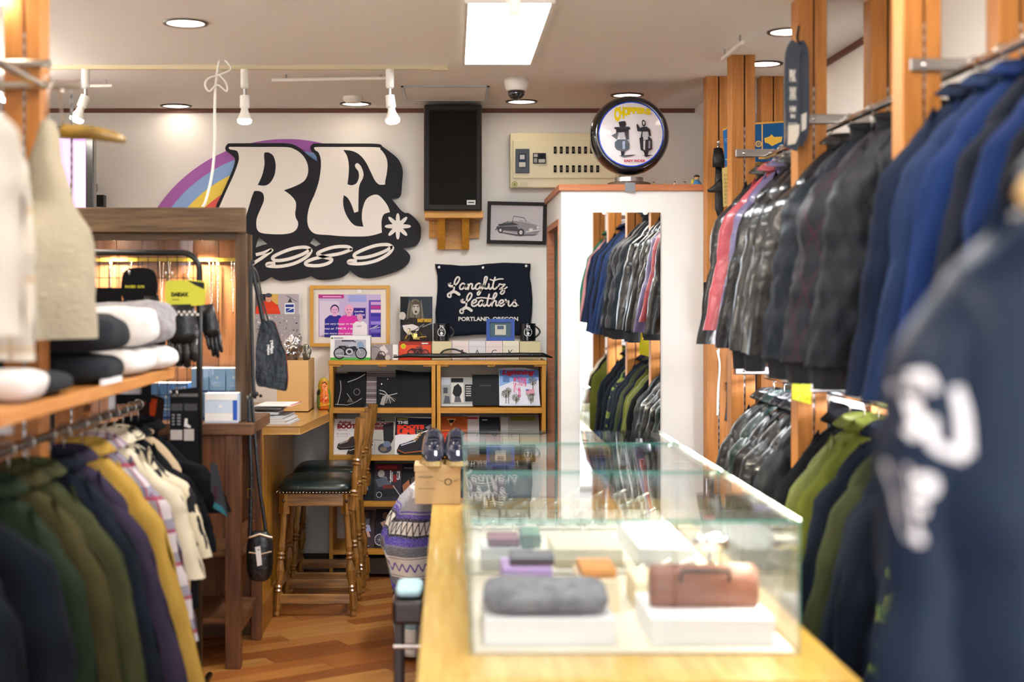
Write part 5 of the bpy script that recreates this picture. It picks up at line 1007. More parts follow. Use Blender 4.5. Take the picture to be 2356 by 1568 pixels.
# things on the bar
cbm = M('cardboard', 'cfa870', .8, var=('c89e64', 3, (1, 1, 1)))
a = P(640, 928, 6.9); b = P(712, 827, 6.9); t = thing('cardboard_box', 'open tall tan cardboard box on the bar counter', 'box', ((a.x+b.x)/2, 7.0, zt+.001))
s = MB(); z1 = b.z; z0 = zt+.001; x0, x1, y0, y1 = a.x, b.x, 6.85, 7.15
for q in ((x0, x1, y0, y0+.004), (x0, x1, y1-.004, y1), (x0, x0+.004, y0+.004, y1-.004), (x1-.004, x1, y0+.004, y1-.004)): s.box(*q, z0, z1)
s.box(x0, x1, y0, y1, z0, z0+.004); part('box', s, cbm, t)
crinkle('packet_bundle', 'bundle of clear plastic packets standing in the cardboard box', 706, 812, 7.02, .022, .045, None, M('packet', '7a7468', .15, .6), 30)
d = 7.0; c = P(745, 925, d); t = thing('painted_doll', 'round-topped painted wooden doll in orange and green', 'doll', (c.x, d, zt+.001)); k = d/F
s = MB(); prof = [(12*k, 0), (15.5*k, 3*k), (16.5*k, 18*k), (15.5*k, 36*k), (13*k, 48*k), (13.5*k, 56*k), (11*k, 66*k), (6*k, 72*k), (.5*k, 74*k)]; s.lathe(prof, (0, 0, 0), 28)
s.c = []
for f in s.f:
    z = sum(s.v[i][2] for i in f)/len(f)/k; a_ = math.atan2(-sum(s.v[i][1] for i in f), sum(s.v[i][0] for i in f))
    s.c.append(lin('d8571c' if z < 4 else ('c8a838' if z > 62 else ('e07a28' if 35 < math.degrees(a_) < 120 else ('6a8c3c' if z < 45 else 'b89c30')))))
q = part('body', s, printmat('print_gloss', .12), t, local=True, sm=True)
rd = lambda z: next(r0+(r1-r0)*(z-h0)/(h1-h0) for (r0, h0), (r1, h1) in zip(prof, prof[1:]) if h0 <= z <= h1)
s = MB(); s.art(lambda a, b, o: ((rd(b*k)+o)*sin(a/14), -(rd(b*k)+o)*cos(a/14), b*k)); s.ell(4, 55, 6, 7, 'e8b078'); s.ell(1, 54, 1, 1.2, '2a1a14'); s.ell(6, 54, 1, 1.2, '2a1a14'); s.ell(3.5, 51, 1.6, .8, 'c83c2c'); s.stroke([(-3,60),(4,64),(10,58)], 2.5, '2a1c18')
for i in range(16): s.ell(-6+(i*7) % 17, 10+(i*11) % 32, 2.2, 2.2, ['e8b030', 'd8481c', 'f08040'][i % 3], n=8)
s.ell(-9, 40, 4, 7, '2a2420'); part('painting', s, printmat('print_gloss', .12), t, local=True)
def paper(name, lab, x0, x1, y0, y1, z0, z1, col, shear=0, art=None):
    s = MB(col); s.add([(x0, y0, z0), (x1, y0, z0), (x1+shear, y1, z0), (x0+shear, y1, z0), (x0, y0, z1), (x1, y0, z1), (x1+shear, y1, z1), (x0+shear, y1, z1)], [(0,3,2,1),(4,5,6,7),(0,1,5,4),(1,2,6,5),(2,3,7,6),(3,0,4,7)])
    s.art(lambda a, b, o: Vector((a, b, z1+o)))
    if art: art(s)
    return single(name, s, PRM, lab, name.replace('_', ' '))
z = zt+.001; xa = P(585, 0, 6.2).x; xb = P(668, 0, 6.2).x
for i in range(7): paper('magazine', 'thin magazine in the pile on the bar, sheet %s from the counter' % ['first', 'second', 'third', 'fourth', 'fifth', 'sixth', 'seventh'][i], xa, xb-.006*(i % 3)-.004*i, 6.17, 6.42, z, z+.0045, 'dcd8d6' if i % 2 else 'c4c4c8', .02); z += .005
foldc('folded_newspaper', 'grey folded newspaper on the magazine pile', 'newspaper', (xa+xb)/2-.03, 6.3, z, (xb-xa)/2-.02, .11, .02, M('newsprint', 'b0aeae', .8), 2, pw=.25); z += .021
foldc('plastic_packet', 'clear plastic packet with dark print on newspaper', 'packet', (xa+xb)/2-.02, 6.3, z, (xb-xa)/2-.01, .11, .018, M('packet_dark', '5a5654', .12, .3), 9, pw=.3); z += .02
paper('paper_folder', 'white sheet with red edge on top of the pile', xa, xb+.005, 6.2, 6.44, z, z+.004, 'f4efec', .02, lambda s: (s.stroke([(xb+.0, 6.2), (xb+.022, 6.44)], .01, 'd0544c'), s.rect(xa+.06, 6.3, xb-.03, 6.302, 'a05848'), s.rect(xa+.07, 6.33, xb-.04, 6.332, 'a05848')))
# ================================================================== bar stools
seatL = M('stool_leather', '14201f', .3, bump=(90, .15, (1, 1, 1)), coat=.25); sw_ = wood('stool_wood', 'a87636', '64421a', 'z', .3, 1.2, coat=.5)
def turned(s, p0, p1, prof, n=12):
    p0, p1 = Vector(p0), Vector(p1); L = (p1-p0).length; s.lathe([(r_, h*L) for h, r_ in prof], p0, n, axis=(p1-p0))
legp = [(0, .011), (.02, .015), (.05, .013), (.07, .017), (.075, .012), (.24, .012), (.25, .017), (.27, .011), (.29, .018), (.31, .012), (.36, .015), (.45, .021), (.52, .015), (.55, .011), (.57, .02), (.59, .012), (.61, .02), (.63, .012), (.68, .016), (.75, .013), (1, .013)]
sw_x = wood('stool_wood_x', 'a87636', '64421a', 'x', .3, 1.2, coat=.5)
def make_stool():
    t = thing('bar_stool', 'turned wooden bar stool with studded dark leather seat, nearest the camera', 'stool', (0, 0, 0), 'two turned bar stools at the bar')
    Zs = .545; s = MB()
    s.surf(lambda u, v: (lambda a, b: Vector((.172*math.copysign(abs(cos(a))**.35, cos(a))*min(1, abs(cos(b))**.4*1.0), .185*math.copysign(abs(sin(a))**.35, sin(a))*min(1, abs(cos(b))**.4), Zs+.02+(.045*abs(sin(b))**.8 if b > 0 else -.02*abs(sin(b))))))(2*pi*u, pi*(v-.5)), 48, 16); part('seat', s, seatL, t, local=True, sm=True)
    s = MB()
    for i in range(22):
        q = -.155+i*.31/21
        for y in (-.178, .178): s.ball((q, y*1.02, Zs+.008), .0038, 6)
        for x in (-.172, .172): s.ball((x, q*1.1, Zs+.008), .0038, 6)
    part('stud', s, silver, t, local=True, sm=True, kind='stuff')
    for x0, x1, y0, y1 in ((-.15, .15, -.165, -.145), (-.15, .15, .145, .165), (-.16, -.14, -.145, .145), (.14, .16, -.145, .145)): s = MB(); s.box(x0, x1, y0, y1, Zs-.055, Zs); part('apron', s, sw_x, t, local=True, bevel=.003)
    feet = []
    for sx in (-1, 1):
        for sy in (-1, 1):
            top = Vector((sx*.14, sy*.155, Zs-.09)); bot = Vector((sx*.172, sy*.175, 0)); feet.append((top, bot))
            s = MB(); turned(s, bot, top, legp); s.tube([bot.lerp(top, .075), bot.lerp(top, .24)], .021, 4); s.tube([top, top+Vector((-sx*.003, 0, .09))], .024, 4); part('leg', s, sw_, t, local=True)
            s = MB(); s.ball((top.x, top.y-sy*0-.022, Zs-.03), .008, 10); part('bolt_cover', s, dm, t, local=True, sm=True)
    def at(i, h): a, b = feet[i]; return b.lerp(a, h)
    for (i, j, h) in ((0, 2, .17), (1, 3, .17), (0, 1, .3), (2, 3, .3)):
        a, b = at(i, h), at(j, h); s = MB(); s.tube([a, b], .019, 4, sq=(1, .5)) if 0 else None
        d_ = (b-a); 
        if abs(d_.x) > abs(d_.y): s.box(a.x, b.x, a.y-.009, a.y+.009, a.z-.022, a.z+.022)
        else: s.box(a.x-.009, a.x+.009, a.y, b.y, a.z-.02, a.z+.02)
        part('stretcher', s, sw_x, t, local=True, bevel=.003)
    bp = [(0, .019), (.14, .019), (.16, .022), (.18, .012), (.2, .02), (.22, .012), (.36, .018), (.48, .013), (.5, .021), (.52, .012), (.54, .02), (.56, .013), (.74, .018), (.76, .02), (.77, .02), (1, .02)]
    for sy in (-1, 1):
        a = Vector((.165, sy*.16, Zs-.07)); b = Vector((.205, sy*.165, .885)); s = MB(); turned(s, a, b, bp); s.tube([a.lerp(b, .77), b], .024, 4); s.tube([a, a.lerp(b, .14)], .024, 4); part('back_post', s, sw_, t, local=True)
    s = MB(); s.box(.192, .21, -.15, .15, .80, .865); part('top_rail', s, sw_, t, local=True, bevel=.004)
    s = MB(); s.box(.170, .186, -.15, .15, .62, .65); part('lower_rail', s, sw_, t, local=True, bevel=.003)
    for y in (-.09, -.03, .03, .09): s = MB(); turned(s, (.178, y, .65), (.2, y, .80), [(0, .008), (.2, .012), (.4, .007), (.5, .014), (.6, .007), (.8, .012), (1, .008)], 8); part('spindle', s, sw_, t, local=True)
    return t
st = make_stool(); st.location = (-.602, 6.52, 0)
st2 = copy_tree(st); st2.location = (-.592, 7.02, 0); st2['label'] = 'second turned bar stool behind the first, closer to the magazine racks'
# ================================================================== display cabinet at the left
t = thing('display_cabinet', 'dark wooden display cabinet with lit plank back and glass front', 'cabinet', (-1.2, 5.75, 0))
X1 = P(566, 0, 5.55).x; X0 = -1.75; D0, D1, D2 = 5.55, 5.73, 5.94; TT = P(0, 970, 5.5).z
zh1, zh0 = P(0, 478, 5.55).z, P(0, 535, 5.55).z
s = MB(); s.box(X0, P(565, 0, 5.53).x, D0-.03, D0+.0, zh0, zh1); part('header_board', s, wood('header_wood', '7c6040', '42301e', 'x', .45, .9), t, bevel=.004)
s = MB(); s.box(X0, X1-.03, D0, D1, zh0-.0, zh0+.03); part('top_panel', s, dark_x, t)
zr = P(0, 553, 5.58).z
s = MB(); s.box(X0, X1-.035, D0, D0+.03, zr, zh0-.001); part('top_rail', s, dark_x, t, bevel=.002)
s = MB(); s.box(X1-.042, X1, D0, D0+.04, TT, zh0-.001); part('corner_post', s, dark_z, t, bevel=.003)
s = MB(); s.box(X1-.03, X1, D1-.03, D1, TT, zh0-.001); part('corner_post', s, dark_z, t, bevel=.003)
bm = [wood('plank_%d' % i, c, c2, 'z', .45, .8) for i, (c, c2) in enumerate([('94603a', '704424'), ('845434', '623c20'), ('9c6840', '784a2a')])]
n = 9; W_ = (X1-.03-X0)/n
for i in range(n): s = MB(); s.box(X0+i*W_+.0015, X0+(i+1)*W_-.0015, D1-.015, D1, TT+.001, zh0-.001); part('back_plank', s, bm[i % 3], t)
s = MB(); s.box(X0, X1-.03, D1, D1+.006, TT+.001, zh0-.001); part('back_board', s, postd, t)
s = MB(); s.box(X0, X1-.042, D0+.014, D0+.018, TT+.002, zr); part('glass_pane', s, gl, t); s = MB(); s.box(X1-.012, X1-.008, D0+.04, D1-.03, TT+.002, zh0-.002); part('glass_pane', s, gl, t)
s = MB(); z = P(0, 597, D1-.03).z; s.box(X0+.02, X1-.045, D1-.03, D1-.0155, z-.007, z+.007); part('hanging_rail', s, M('rail_yellow', 'c8a838', .4), t)
cab_e = M('cabinet_lamp', 'ffe6c4', .5, emit=K['cab'])
for px in (465, 262):
    c = P(px, 550, 5.64); zc = zh0-.002; s = MB(); s.lathe([(.03, zc), (.03, zc-.012), (.024, zc-.014)], (c.x, 5.64, 0), 20); q = part('lamp_housing', s, steel, t); s = MB(); s.lathe([(.022, zc-.0145), (.016, zc-.022), (.001, zc-.025)], (c.x, 5.64, 0), 16); part('lamp_bulb', s, cab_e, q, sm=True)
    L = bpy.data.lights.new('cabinet_spot', 'SPOT'); L.energy = 16; L.color = (1, .84, .64); L.spot_size = R(110); L.spot_blend = .7; L.shadow_soft_size = .02; o = bpy.data.objects.new('cabinet_spot', L); C.objects.link(o); o.location = (c.x, 5.63, zc-.035); o.rotation_euler = (R(6), 0, 0)
stz = wood('stand_wood_z', '7c4c2a', '482a16', 'z', .45, .8); stx = wood('stand_wood_x', '7c5232', '4a2e1a', 'x', .45, .8)
# stand underneath
t = thing('cabinet_stand', 'dark wooden open stand table carrying the display cabinet', 'table', (-1.2, 5.7, 0))
xr = P(597, 0, 5.62).x
s = MB(); s.box(X0, xr, 5.43, D2+.01, TT-.045, TT-.0005); part('table_top', s, stx, t, bevel=.004)
xf = P(554, 0, 5.45).x
for x, y, w_, nm in ((xf-.058, 5.44, .058, 'leg'), (P(597, 0, 5.86).x-.04, 5.9, .04, 'leg'), (X0+.02, 5.44, .058, 'leg'), (X0+.02, 5.9, .05, 'leg')): s = MB(); s.box(x, x+w_, y, y+.05, 0, TT-.046); part(nm, s, stz, t, bevel=.003)
for z in (.16, .42): s = MB(); s.box(X0+.03, xf-.002, 5.5, D2-.02, z, z+.02); part('shelf_board', s, stx, t)
s = MB(); s.box(xf-.045, xf-.01, 5.49, 5.9, .45, .5); part('side_rail', s, stz, t); s = MB(); s.box(xf-.045, xf-.01, 5.49, 5.9, .12, .16); part('side_rail', s, stz, t)
s = MB(); s.box(X0+.08, xf-.06, 5.46, 5.48, .5, TT-.05); part('front_panel', s, stz, t); s = MB(); s.box(X0+.08, xf-.03, D2-.01, D2, 0.05, TT-.05); part('back_panel', s, wood('stand_back', '7c4a20', '58300f', 'z', .5), t)
# necklaces
chain_m = M('chain_silver', 'f0e4d4', .25, 1)
for i, (px, y1, lb) in enumerate([(255, 668, 'silver chain necklace farthest left in the lit cabinet'), (300, 640, 'silver chain left of the black beanie pack'), (372, 700, 'thick chain directly left of the yellow glove pack'), (390, 650, 'twisted chain above the yellow glove pack'), (433, 650, 'chain behind the corner of the black rack tube'), (486, 737, 'straight pale chain, longest in the cabinet'), (501, 722, 'knotted chain right of the straight pale one'), (536, 722, 'thin double chain nearest the right cabinet post')]):
    d = D1-.035; top = P(px, 602, d); t = thing('necklace', lb, 'necklace', top, 'chain necklaces hanging in the cabinet'); s = MB(); w2 = .004+.002*(i % 3); zb = P(0, y1, d).z; N = int((top.z-zb)/.006)
    for j in range(N): q = j/N; 
    s.tube([(top.x-w2*(1-q)*1.0, d, top.z-(top.z-zb)*q) for q in [j/14 for j in range(15)]]+[(top.x+w2*(1-q), d, top.z-(top.z-zb)*q) for q in [j/14 for j in range(14, -1, -1)]], .0022, 6)
    for j in range(0, N, 2): q = j/N; s.ball((top.x+w2*(1-q)*(1 if j % 4 else -1), d-.001, top.z-(top.z-zb)*q), .0034, 6)
    part('chain', s, chain_m, t, sm=True)
# blue boxes
def bluebox(px0, px1, py0, py1, d, lb, c='a4c4e4', top='f4f4f8', z0=None):
    a = P(px0, py1, d); b = P(px1, py0, d); z0 = a.z if z0 is None else z0; s = MB(c); s.box(a.x+.001, b.x-.001, d, d+.1, z0, b.z); s.box(a.x+.001, b.x-.001, d, d+.1, b.z, b.z+.002, lin(top)); s.art(flat(d-.0003))
    mx = (px0+px1)/2; H_ = py1-py0; s.rect(px0+1, py1-H_*.1, px1-1, py1-H_*.04, '2c4c98'); s.ell(mx, py0+H_*.36, 3.4, 4, 'd8e4f0'); s.rect(mx-9, py0+H_*.58, mx+9, py0+H_*.6, 'd0e0f0'); s.rect(mx-10, py0+H_*.68, mx+10, py0+H_*.72, 'd0e0f0'); return single('small_box', s, PR, lb, 'box', 'small blue boxes in the cabinet')
zz = TT+.0005; dz = P(0, 905, 5.585).z
for i, (a, b) in enumerate([(440, 480), (481, 519), (520, 556)]): bluebox(a, b, 905, 966, 5.585, 'blue box, lower tier of the right stack, %s' % ['left one', 'middle one', 'right one'][i], '86aede', z0=zz)
for i, (a, b) in enumerate([(440, 480), (481, 519), (520, 556)]): bluebox(a, b, 848, 903, 5.585, 'light blue box, upper tier of the right stack, %s' % ['left one', 'middle one', 'right one'][i], '9cc0e6', z0=dz+.003)
for i, (a, b) in enumerate([(332, 366), (367, 398), (399, 432)]): bluebox(a, b, 882, 966, 5.585, 'blue box of the low left stack behind the gloves, %s' % ['left one', 'middle one', 'right one'][i], '6c9ad4', z0=zz)
t = thing('tissue_pack', 'white and pale blue carton at the cabinet front', 'box', P(510, 967, 5.45)); t.location.z = zz
a = P(471, 970, 5.45); b = P(546, 906, 5.45); s = MB('d4e2f6'); s.box(a.x, b.x, 5.45, 5.54, zz, b.z); s.box(a.x, b.x, 5.45, 5.54, b.z, b.z+.002, lin('ffffff')); s.art(flat(5.4496)); s.rect(472, 907, 545, 920, 'f6f4f0'); s.rect(472, 950, 545, 968, 'f2f0ee'); s.ell(507, 934, 4, 4, 'f2f4f8'); s.rect(536, 920, 546, 966, '3a64c0'); part('carton', s, PR, t)
# ================================================================== wire grid stand
gd = 5.1
t = thing('grid_stand', 'black tubular stand with wire grid panel and hanging gloves', 'stand', P(330, 1605, gd)); t.location.z = 0
ft = M('tube_black', '0e0f10', .3)
x0, x1 = P(120, 0, gd).x, P(459, 0, gd).x; zt_ = P(0, 581, gd).z; r_ = .065
pth = [(x0, gd, zt_)]+[(x1-r_+r_*sin(R(a)), gd, zt_-r_+r_*cos(R(a))) for a in range(0, 91, 10)]+[(x1, gd, .012)]
s = MB(); s.tube(pth, .0115, 12); part('tube_frame', s, ft, t, sm=True); s = MB(); s.tube([(x0, gd, zt_), (x0, gd, .012)], .0115, 12); part('tube_frame', s, ft, t, sm=True)
for x in (x0, x1): s = MB(); s.tube([(x, gd-.22, .012), (x, gd+.22, .012)], .0115, 10); part('foot_bar', s, ft, t, sm=True)
for i in range(15): x = x0+.03+i*(x1-x0-.04)/14; s = MB(); s.tube([(x, gd, zt_), (x, gd, .5)], .0016, 5); part('grid_wire', s, ft, t)
for i in range(12): z = zt_-.09-i*.105; s = MB(); s.tube([(x0, gd+.003, z), (x1, gd+.003, z)], .0016, 5); part('grid_wire', s, ft, t)
def hookpair(px, py, lb):
    t = thing('display_hook', lb, 'hook', P(px, py, gd-.08), 'silver display hooks on the wire grid'); s = MB()
    for q in (-.011, .011): c = P(px, py, gd); s.tube([(c.x+q, gd-.002, c.z), (c.x+q, gd-.11, c.z-.02), (c.x+q, gd-.125, c.z-.003)], .0028, 6)
    part('prong', s, chrome, t, sm=True)
glm = M('glove_leather', '14161a', .3, bump=(70, .35, (1, 1, 1)), coat=.3)
def glove(px, py, h, w_, lb, lean=0, rows=True, d=gd-.05, z_off=0):
    c = P(px, py, d); k = d/F; t = thing('glove', lb, 'glove', (c.x, d, c.z-h*k), 'gloves hanging on the wire grid')
    H_ = h*k; W = w_*k; s = MB()
    s.tube([(c.x, d, c.z), (c.x+lean*.2*k, d, c.z-H_*.2), (c.x+lean*.4*k, d, c.z-H_*.45), (c.x+lean*.6*k, d, c.z-H_*.62)], [W*.36, W*.42, W*.52, W*.46], 16, sq=(1, .4)); part('palm', s, glm, t, sm=True)
    for i, (o, l) in enumerate([(-.33, .85), (-.11, .98), (.12, 1.0), (.34, .9)]): s = MB(); x = c.x+o*W+lean*.6*k; s.tube([(x, d, c.z-H_*.55), (x+lean*.2*k, d-.008, c.z-H_*.75), (x+lean*.35*k, d-.004, c.z-H_*l), (x+lean*.35*k, d, c.z-H_*l-.004)], [W*.13, W*.135, W*.11, W*.04], 10, sq=(1, .9)); part('finger', s, glm, t, sm=True)
    s = MB(); x = c.x-.45*W; s.tube([(x+W*.1, d, c.z-H_*.3), (x-W*.12, d-.01, c.z-H_*.5), (x-W*.12, d-.01, c.z-H_*.66), (x-W*.1, d-.01, c.z-H_*.68)], [W*.12, W*.14, W*.11, W*.04], 10); part('thumb', s, glm, t, sm=True)
    if rows:
        s = MB(); s.art(flat(d-.4*.47*W-.003), .0004)
        for i in range(6): 
            for j in range(2): 
                s.ell(px-w_*.4+w_*.16*i+(w_*.08 if j else 0), py+h*.12+j*6, 3.6, 3.2, 'e4e2e0', n=8)
        part('checker_band', s, PRM, t)
    return t
def card(name, lb, cat, pts, d, col, artf=None, m=None):
    s = MB(col); s.prism(pts, lambda a, b: P(a, b, d), lambda a, b: P(a, b, d+.012)); s.art(flat(d)); 
    if artf: artf(s)
    o = single(name, s, m or PRM, lb, cat); return o
rp = lambda x0, y0, x1, y1, r: smooth([(x0+r, y0), (x1-r, y0), (x1, y0+r), (x1, y1-r), (x1-r, y1), (x0+r, y1), (x0, y1-r), (x0, y0+r)], 3)
card('glove_card', 'yellow header card with black print above checkered gloves', 'card', rp(381, 645, 472, 702, 10), gd-.06, 'd6d850', lambda s: (s.text('DAIDAX', 394, 672, 434, 682, '2a2c1c', .08), s.rect(396, 688, 412, 690, '5a5c30'), s.poly([(432,645),(470,650),(470,665),(448,655)], '2c3034')))
glove(418, 700, 142, 78, 'black leather glove with white checker band under the yellow card', 4)
glove(476, 700, 120, 40, 'second black glove hanging right of the black tube', 22, False, gd+.05)
card('cap_pack', 'rounded black pack with small yellow print on the wire grid', 'pack', rp(281, 617, 360, 700, 18), gd-.06, '101114', lambda s: (s.text('RACERS', 288, 656, 312, 662, 'c8c440', .05), s.text('GLOVE', 316, 656, 332, 662, 'c8c440', .05)))
glove(300, 690, 100, 50, 'black glove left part under the rounded black pack', -4, False); glove(345, 680, 130, 56, 'black glove right part under the rounded black pack', 8, False)
card('glove_card', 'plain black pack at left on the wire grid', 'card', rp(193, 662, 280, 740, 6), gd-.06, '0e0f12'); glove(236, 720, 90, 60, 'black glove half hidden by the knitted vest', 0, False)
hookpair(307, 622, 'silver hook through the rounded black pack'); hookpair(214, 660, 'silver hook through the plain black pack'); hookpair(404, 625, 'silver hook above the yellow card'); hookpair(415, 892, 'silver hook holding the sock pack')
def sock(s):
    s.rect(392, 905, 456, 912, '6a6a6c'); s.rect(394, 928, 420, 944, '4c4c50'); s.rect(424, 928, 454, 944, '4c4c50')
    for i in range(4): s.rect(396, 952+i*7, 402, 956+i*7, '8a8a8c'); s.rect(408, 952+i*7, 416, 956+i*7, '8a8a8c')
    s.poly([(426,962),(432,962),(432,974),(440,980),(438,984),(424,980)], 'e6e4e2'); s.rect(393, 988, 420, 1011, 'c4bcb8'); s.rect(424, 986, 447, 1013, 'c4bcb8')
card('sock_pack', 'black sock pack with white boot symbol and labels', 'pack', [(391, 897), (456, 890), (458, 1070), (391, 1070)], gd-.07, '17181c', sock)
card('glove_pack', 'dark red and orange folded glove pack behind the hangers', 'pack', smooth([(318, 900), (350, 908), (375, 915), (378, 930), (370, 985), (350, 1000), (322, 990)], 3), gd-.03, '2a1a18', lambda s: s.poly([(345,915),(362,918),(358,950),(350,980),(344,950)], 'b8401c'))
card('white_print_pack', 'black pack with small white lettering under the shelf end', 'pack', [(262, 880), (348, 880), (348, 925), (262, 930)], gd-.05, '101216', lambda s: (s.text('WS I', 268, 884, 296, 893, 'f0eeec', .04), s.rect(260, 901, 285, 904, 'b0aeac')))
# TV screen at the back left
t = thing('wall_screen', 'glowing pink flat screen with black bezel at the back left', 'screen', P(150, 520, 6.9)); t.location.z = 1.42-(480-685)*-1*0+0 if 0 else P(0, 520, 6.9).z
s = MB(); s.pbox(60, 215, 290, 520, 6.9, 6.96); part('bezel', s, M('bezel_black', '0c0e18', .2, coat=.6), t, bevel=.004)
def scr(nt, uv): return None
sm2 = M('screen_glow', 'e2a8f2', .4, emit=.5); s = MB(); s.pbox(72, 197, 318, 506, 6.896, 6.9); part('screen', s, sm2, t)
s = MB(); s.pbox(95, 140, 506, 524, 6.9, 6.95) if 0 else s.box(P(130,0,6.95).x, P(160,0,6.95).x, 6.96, BACK, P(0, 420, 6.9).z, P(0, 400, 6.9).z); part('wall_arm', s, steel, t)
s = MB(); s.pbox(222, 238, 448, 475, 7.44, BACK); single('wall_switch', s, black_pl, 'small black box on the wall beside the pink screen', 'switch')
# bags
d = 5.50
t = thing('leather_bag', 'teal black leather bag with white script hanging from cabinet', 'bag', P(622, 900, d)); k = d/F
BO = [(600,742),(615,738,),(632,742),(648,790),(658,815),(662,870),(660,895),(650,898),(610,890),(590,882),(588,830),(590,790)]
s = MB(); sq_ = smooth(BO, 4); s.prism(sq_, lambda a, b: P(a, b, d+.012), lambda a, b: P(a, b, d+.075)); cx, cyy = 622, 822
s.prism([(cx+(a-cx)*.93, cyy+(b-cyy)*.95) for a, b in sq_], lambda a, b: P(a, b, d), lambda a, b: P(a, b, d+.012)); part('bag_body', s, M('teal_leather', '04121c', .3, bump=(12, .9, (1, 1, 1)), spec=.5), t, bevel=.006)
s = MB(); s.prism([(622,738),(634,742),(650,795),(660,815),(664,870),(661,893),(657,870),(652,815),(640,790),(628,770)], lambda a, b: P(a, b, d+.03), lambda a, b: P(a, b, d+.078)); part('red_lining', s, M('red_leather', 'a8382c', .4), t)
s = MB(); s.art(flat(d-.0005)); s.text('Langlitz', 0, 0, 1, 1, 'e4e6ea') if 0 else None
for (x0, y0, x1, y1, tx) in ((613, 792, 620, 816, 'Leathers'), (621, 782, 630, 814, 'Langlitz')):
    fn = s.fn; s.fn = (lambda f: (lambda a, b, o: f(b, a, o)))(fn); s.text(tx, y0, x0, y1, x1, 'e8eaee', .05, .2); s.fn = fn
part('lettering', s, PRM, t)
s = MB(); s.tube([P(a, b, d+.02) for a, b in smooth([(578, 612), (585, 640), (596, 690), (606, 742)], 4, False)], .009, 8, sq=(1, .4)); s.tube([P(a, b, d+.03) for a, b in smooth([(579, 612), (592, 630), (604, 690), (618, 740)], 4, False)], .009, 8, sq=(1, .4)); part('strap', s, glm, t, sm=True)
s = MB(); s.tube([P(a, b, d-.01) for a, b in smooth([(583, 604), (577, 612), (577, 700), (580, 800), (584, 900), (590, 912)], 4, False)], .0085, 8); s.ball(P(590, 906, d-.012), .01, 8); s.ball(P(600, 910, d-.012), .007, 8); part('drawstring', s, black_metal, t, sm=True)
t = thing('bag_hook', 'black metal hook on the cabinet corner carrying bags', 'hook', P(578, 606, 5.53)); s = MB(); s.tube([P(573, 604, 5.548), P(580, 603, 5.51), P(584, 606, 5.5), P(584, 600, 5.5)], .004, 8); part('hook', s, black_metal, t)
d = 5.5; t = thing('shoulder_bag', 'small black shoulder bag with white tag and long strap', 'bag', P(598, 1337, d))
s = MB(); c = P(598, 1278, d)
s.surf(lambda u, v: (lambda a, b: Vector((c.x+.052*math.copysign(abs(cos(a))**.6, cos(a))*abs(cos(b))**.5, d+.03*sin(a)*abs(cos(b))**.5, c.z+.098*math.copysign(abs(sin(b))**.75, sin(b)))))(2*pi*u, pi*(v-.5)), 32, 20); part('bag_body', s, M('bag_black', '121215', .3, bump=(60, .6, (1, 1, 1)), coat=.3), t, sm=True)
s = MB(); s.tube([P(572, 1236, d-.028), P(598, 1228, d-.034), P(626, 1236, d-.028)], .004, 6); s.tube([P(573, 1270, d-.03), P(600, 1274, d-.034), P(625, 1268, d-.03)], .003, 6); part('zip', s, silver, t)
s = MB('f0eeea'); s.prism([(587, 1258), (599, 1255), (603, 1299), (592, 1302)], lambda a, b: P(a, b, d-.034), lambda a, b: P(a, b, d-.036)); s.art(flat(d-.0362)); s.rect(592, 1263, 597, 1265, '55524e'); part('price_tag', s, PRM, t)
s = MB(); s.tube([P(a, b, d-.012) for a, b in smooth([(572, 910), (574, 1000), (578, 1100), (576, 1200), (574, 1235)], 4, False)], .008, 8, sq=(1, .35)); s.tube([P(a, b, d) for a, b in smooth([(578, 905), (586, 1000), (596, 1110), (606, 1180), (612, 1228)], 4, False)], .007, 8, sq=(1, .35)); part('strap', s, glm, t, sm=True)
s = MB(); s.tube([P(a, b, d-.016) for a, b in ((570, 1124), (582, 1124), (582, 1143), (570, 1143), (570, 1124))], .002, 6); part('buckle', s, brass, t)
# ================================================================== garments
def leather(nm, c, r=.3): return M('leather_'+nm, c, r, bump=(13, 1.0, (1, 1, .6)), coat=.3, uv=True)
def cloth(nm, c, c2=None): return M('cloth_'+nm, c, .9, bump=(350, .25, (1, 1, 1)), var=(c2 or c, 14, (1, .4, 1)), uv=True, spec=.1)
def denim(nm, c, c2): return M('denim_'+nm, c, .85, bump=(400, .35, (1, 1, 1)), var=(c2, 9, (3, .5, 1), .3, .75), uv=True, spec=.12)
def quiltm(nm, c, thread):
    def b(nt, uv):
        u, v = sepuv(nt, uv); a = mth(nt, 'ADD', mth(nt, 'MULTIPLY', u, 2), v); e = mth(nt, 'SUBTRACT', mth(nt, 'MULTIPLY', u, 2), v)
        f = lambda q: mth(nt, 'LESS_THAN', mth(nt, 'ABSOLUTE', mth(nt, 'SUBTRACT', mth(nt, 'FRACT', mth(nt, 'DIVIDE', q, .16)), .5)), .022)
        return mixc(nt, mth(nt, 'MAXIMUM', f(a), f(e)), lin(c), lin(thread))
    return uvmat('quilt_'+nm, b, .55)
def plaidm(nm, base, c1, c2, p=.09):
    def b(nt, uv):
        u, v = sepuv(nt, uv); col = mixc(nt, mth(nt, 'MULTIPLY', stripe(nt, u, p, .4), .6), lin(base), lin(c1)); col = mixc(nt, mth(nt, 'MULTIPLY', stripe(nt, v, p, .4), .6), col, lin(c1))
        col = mixc(nt, mth(nt, 'MULTIPLY', stripe(nt, mth(nt, 'ADD', u, p*.7), p, .12), .8), col, lin(c2)); return mixc(nt, mth(nt, 'MULTIPLY', stripe(nt, mth(nt, 'ADD', v, p*.7), p, .12), .8), col, lin(c2))
    return uvmat('plaid_'+nm, b, .9)
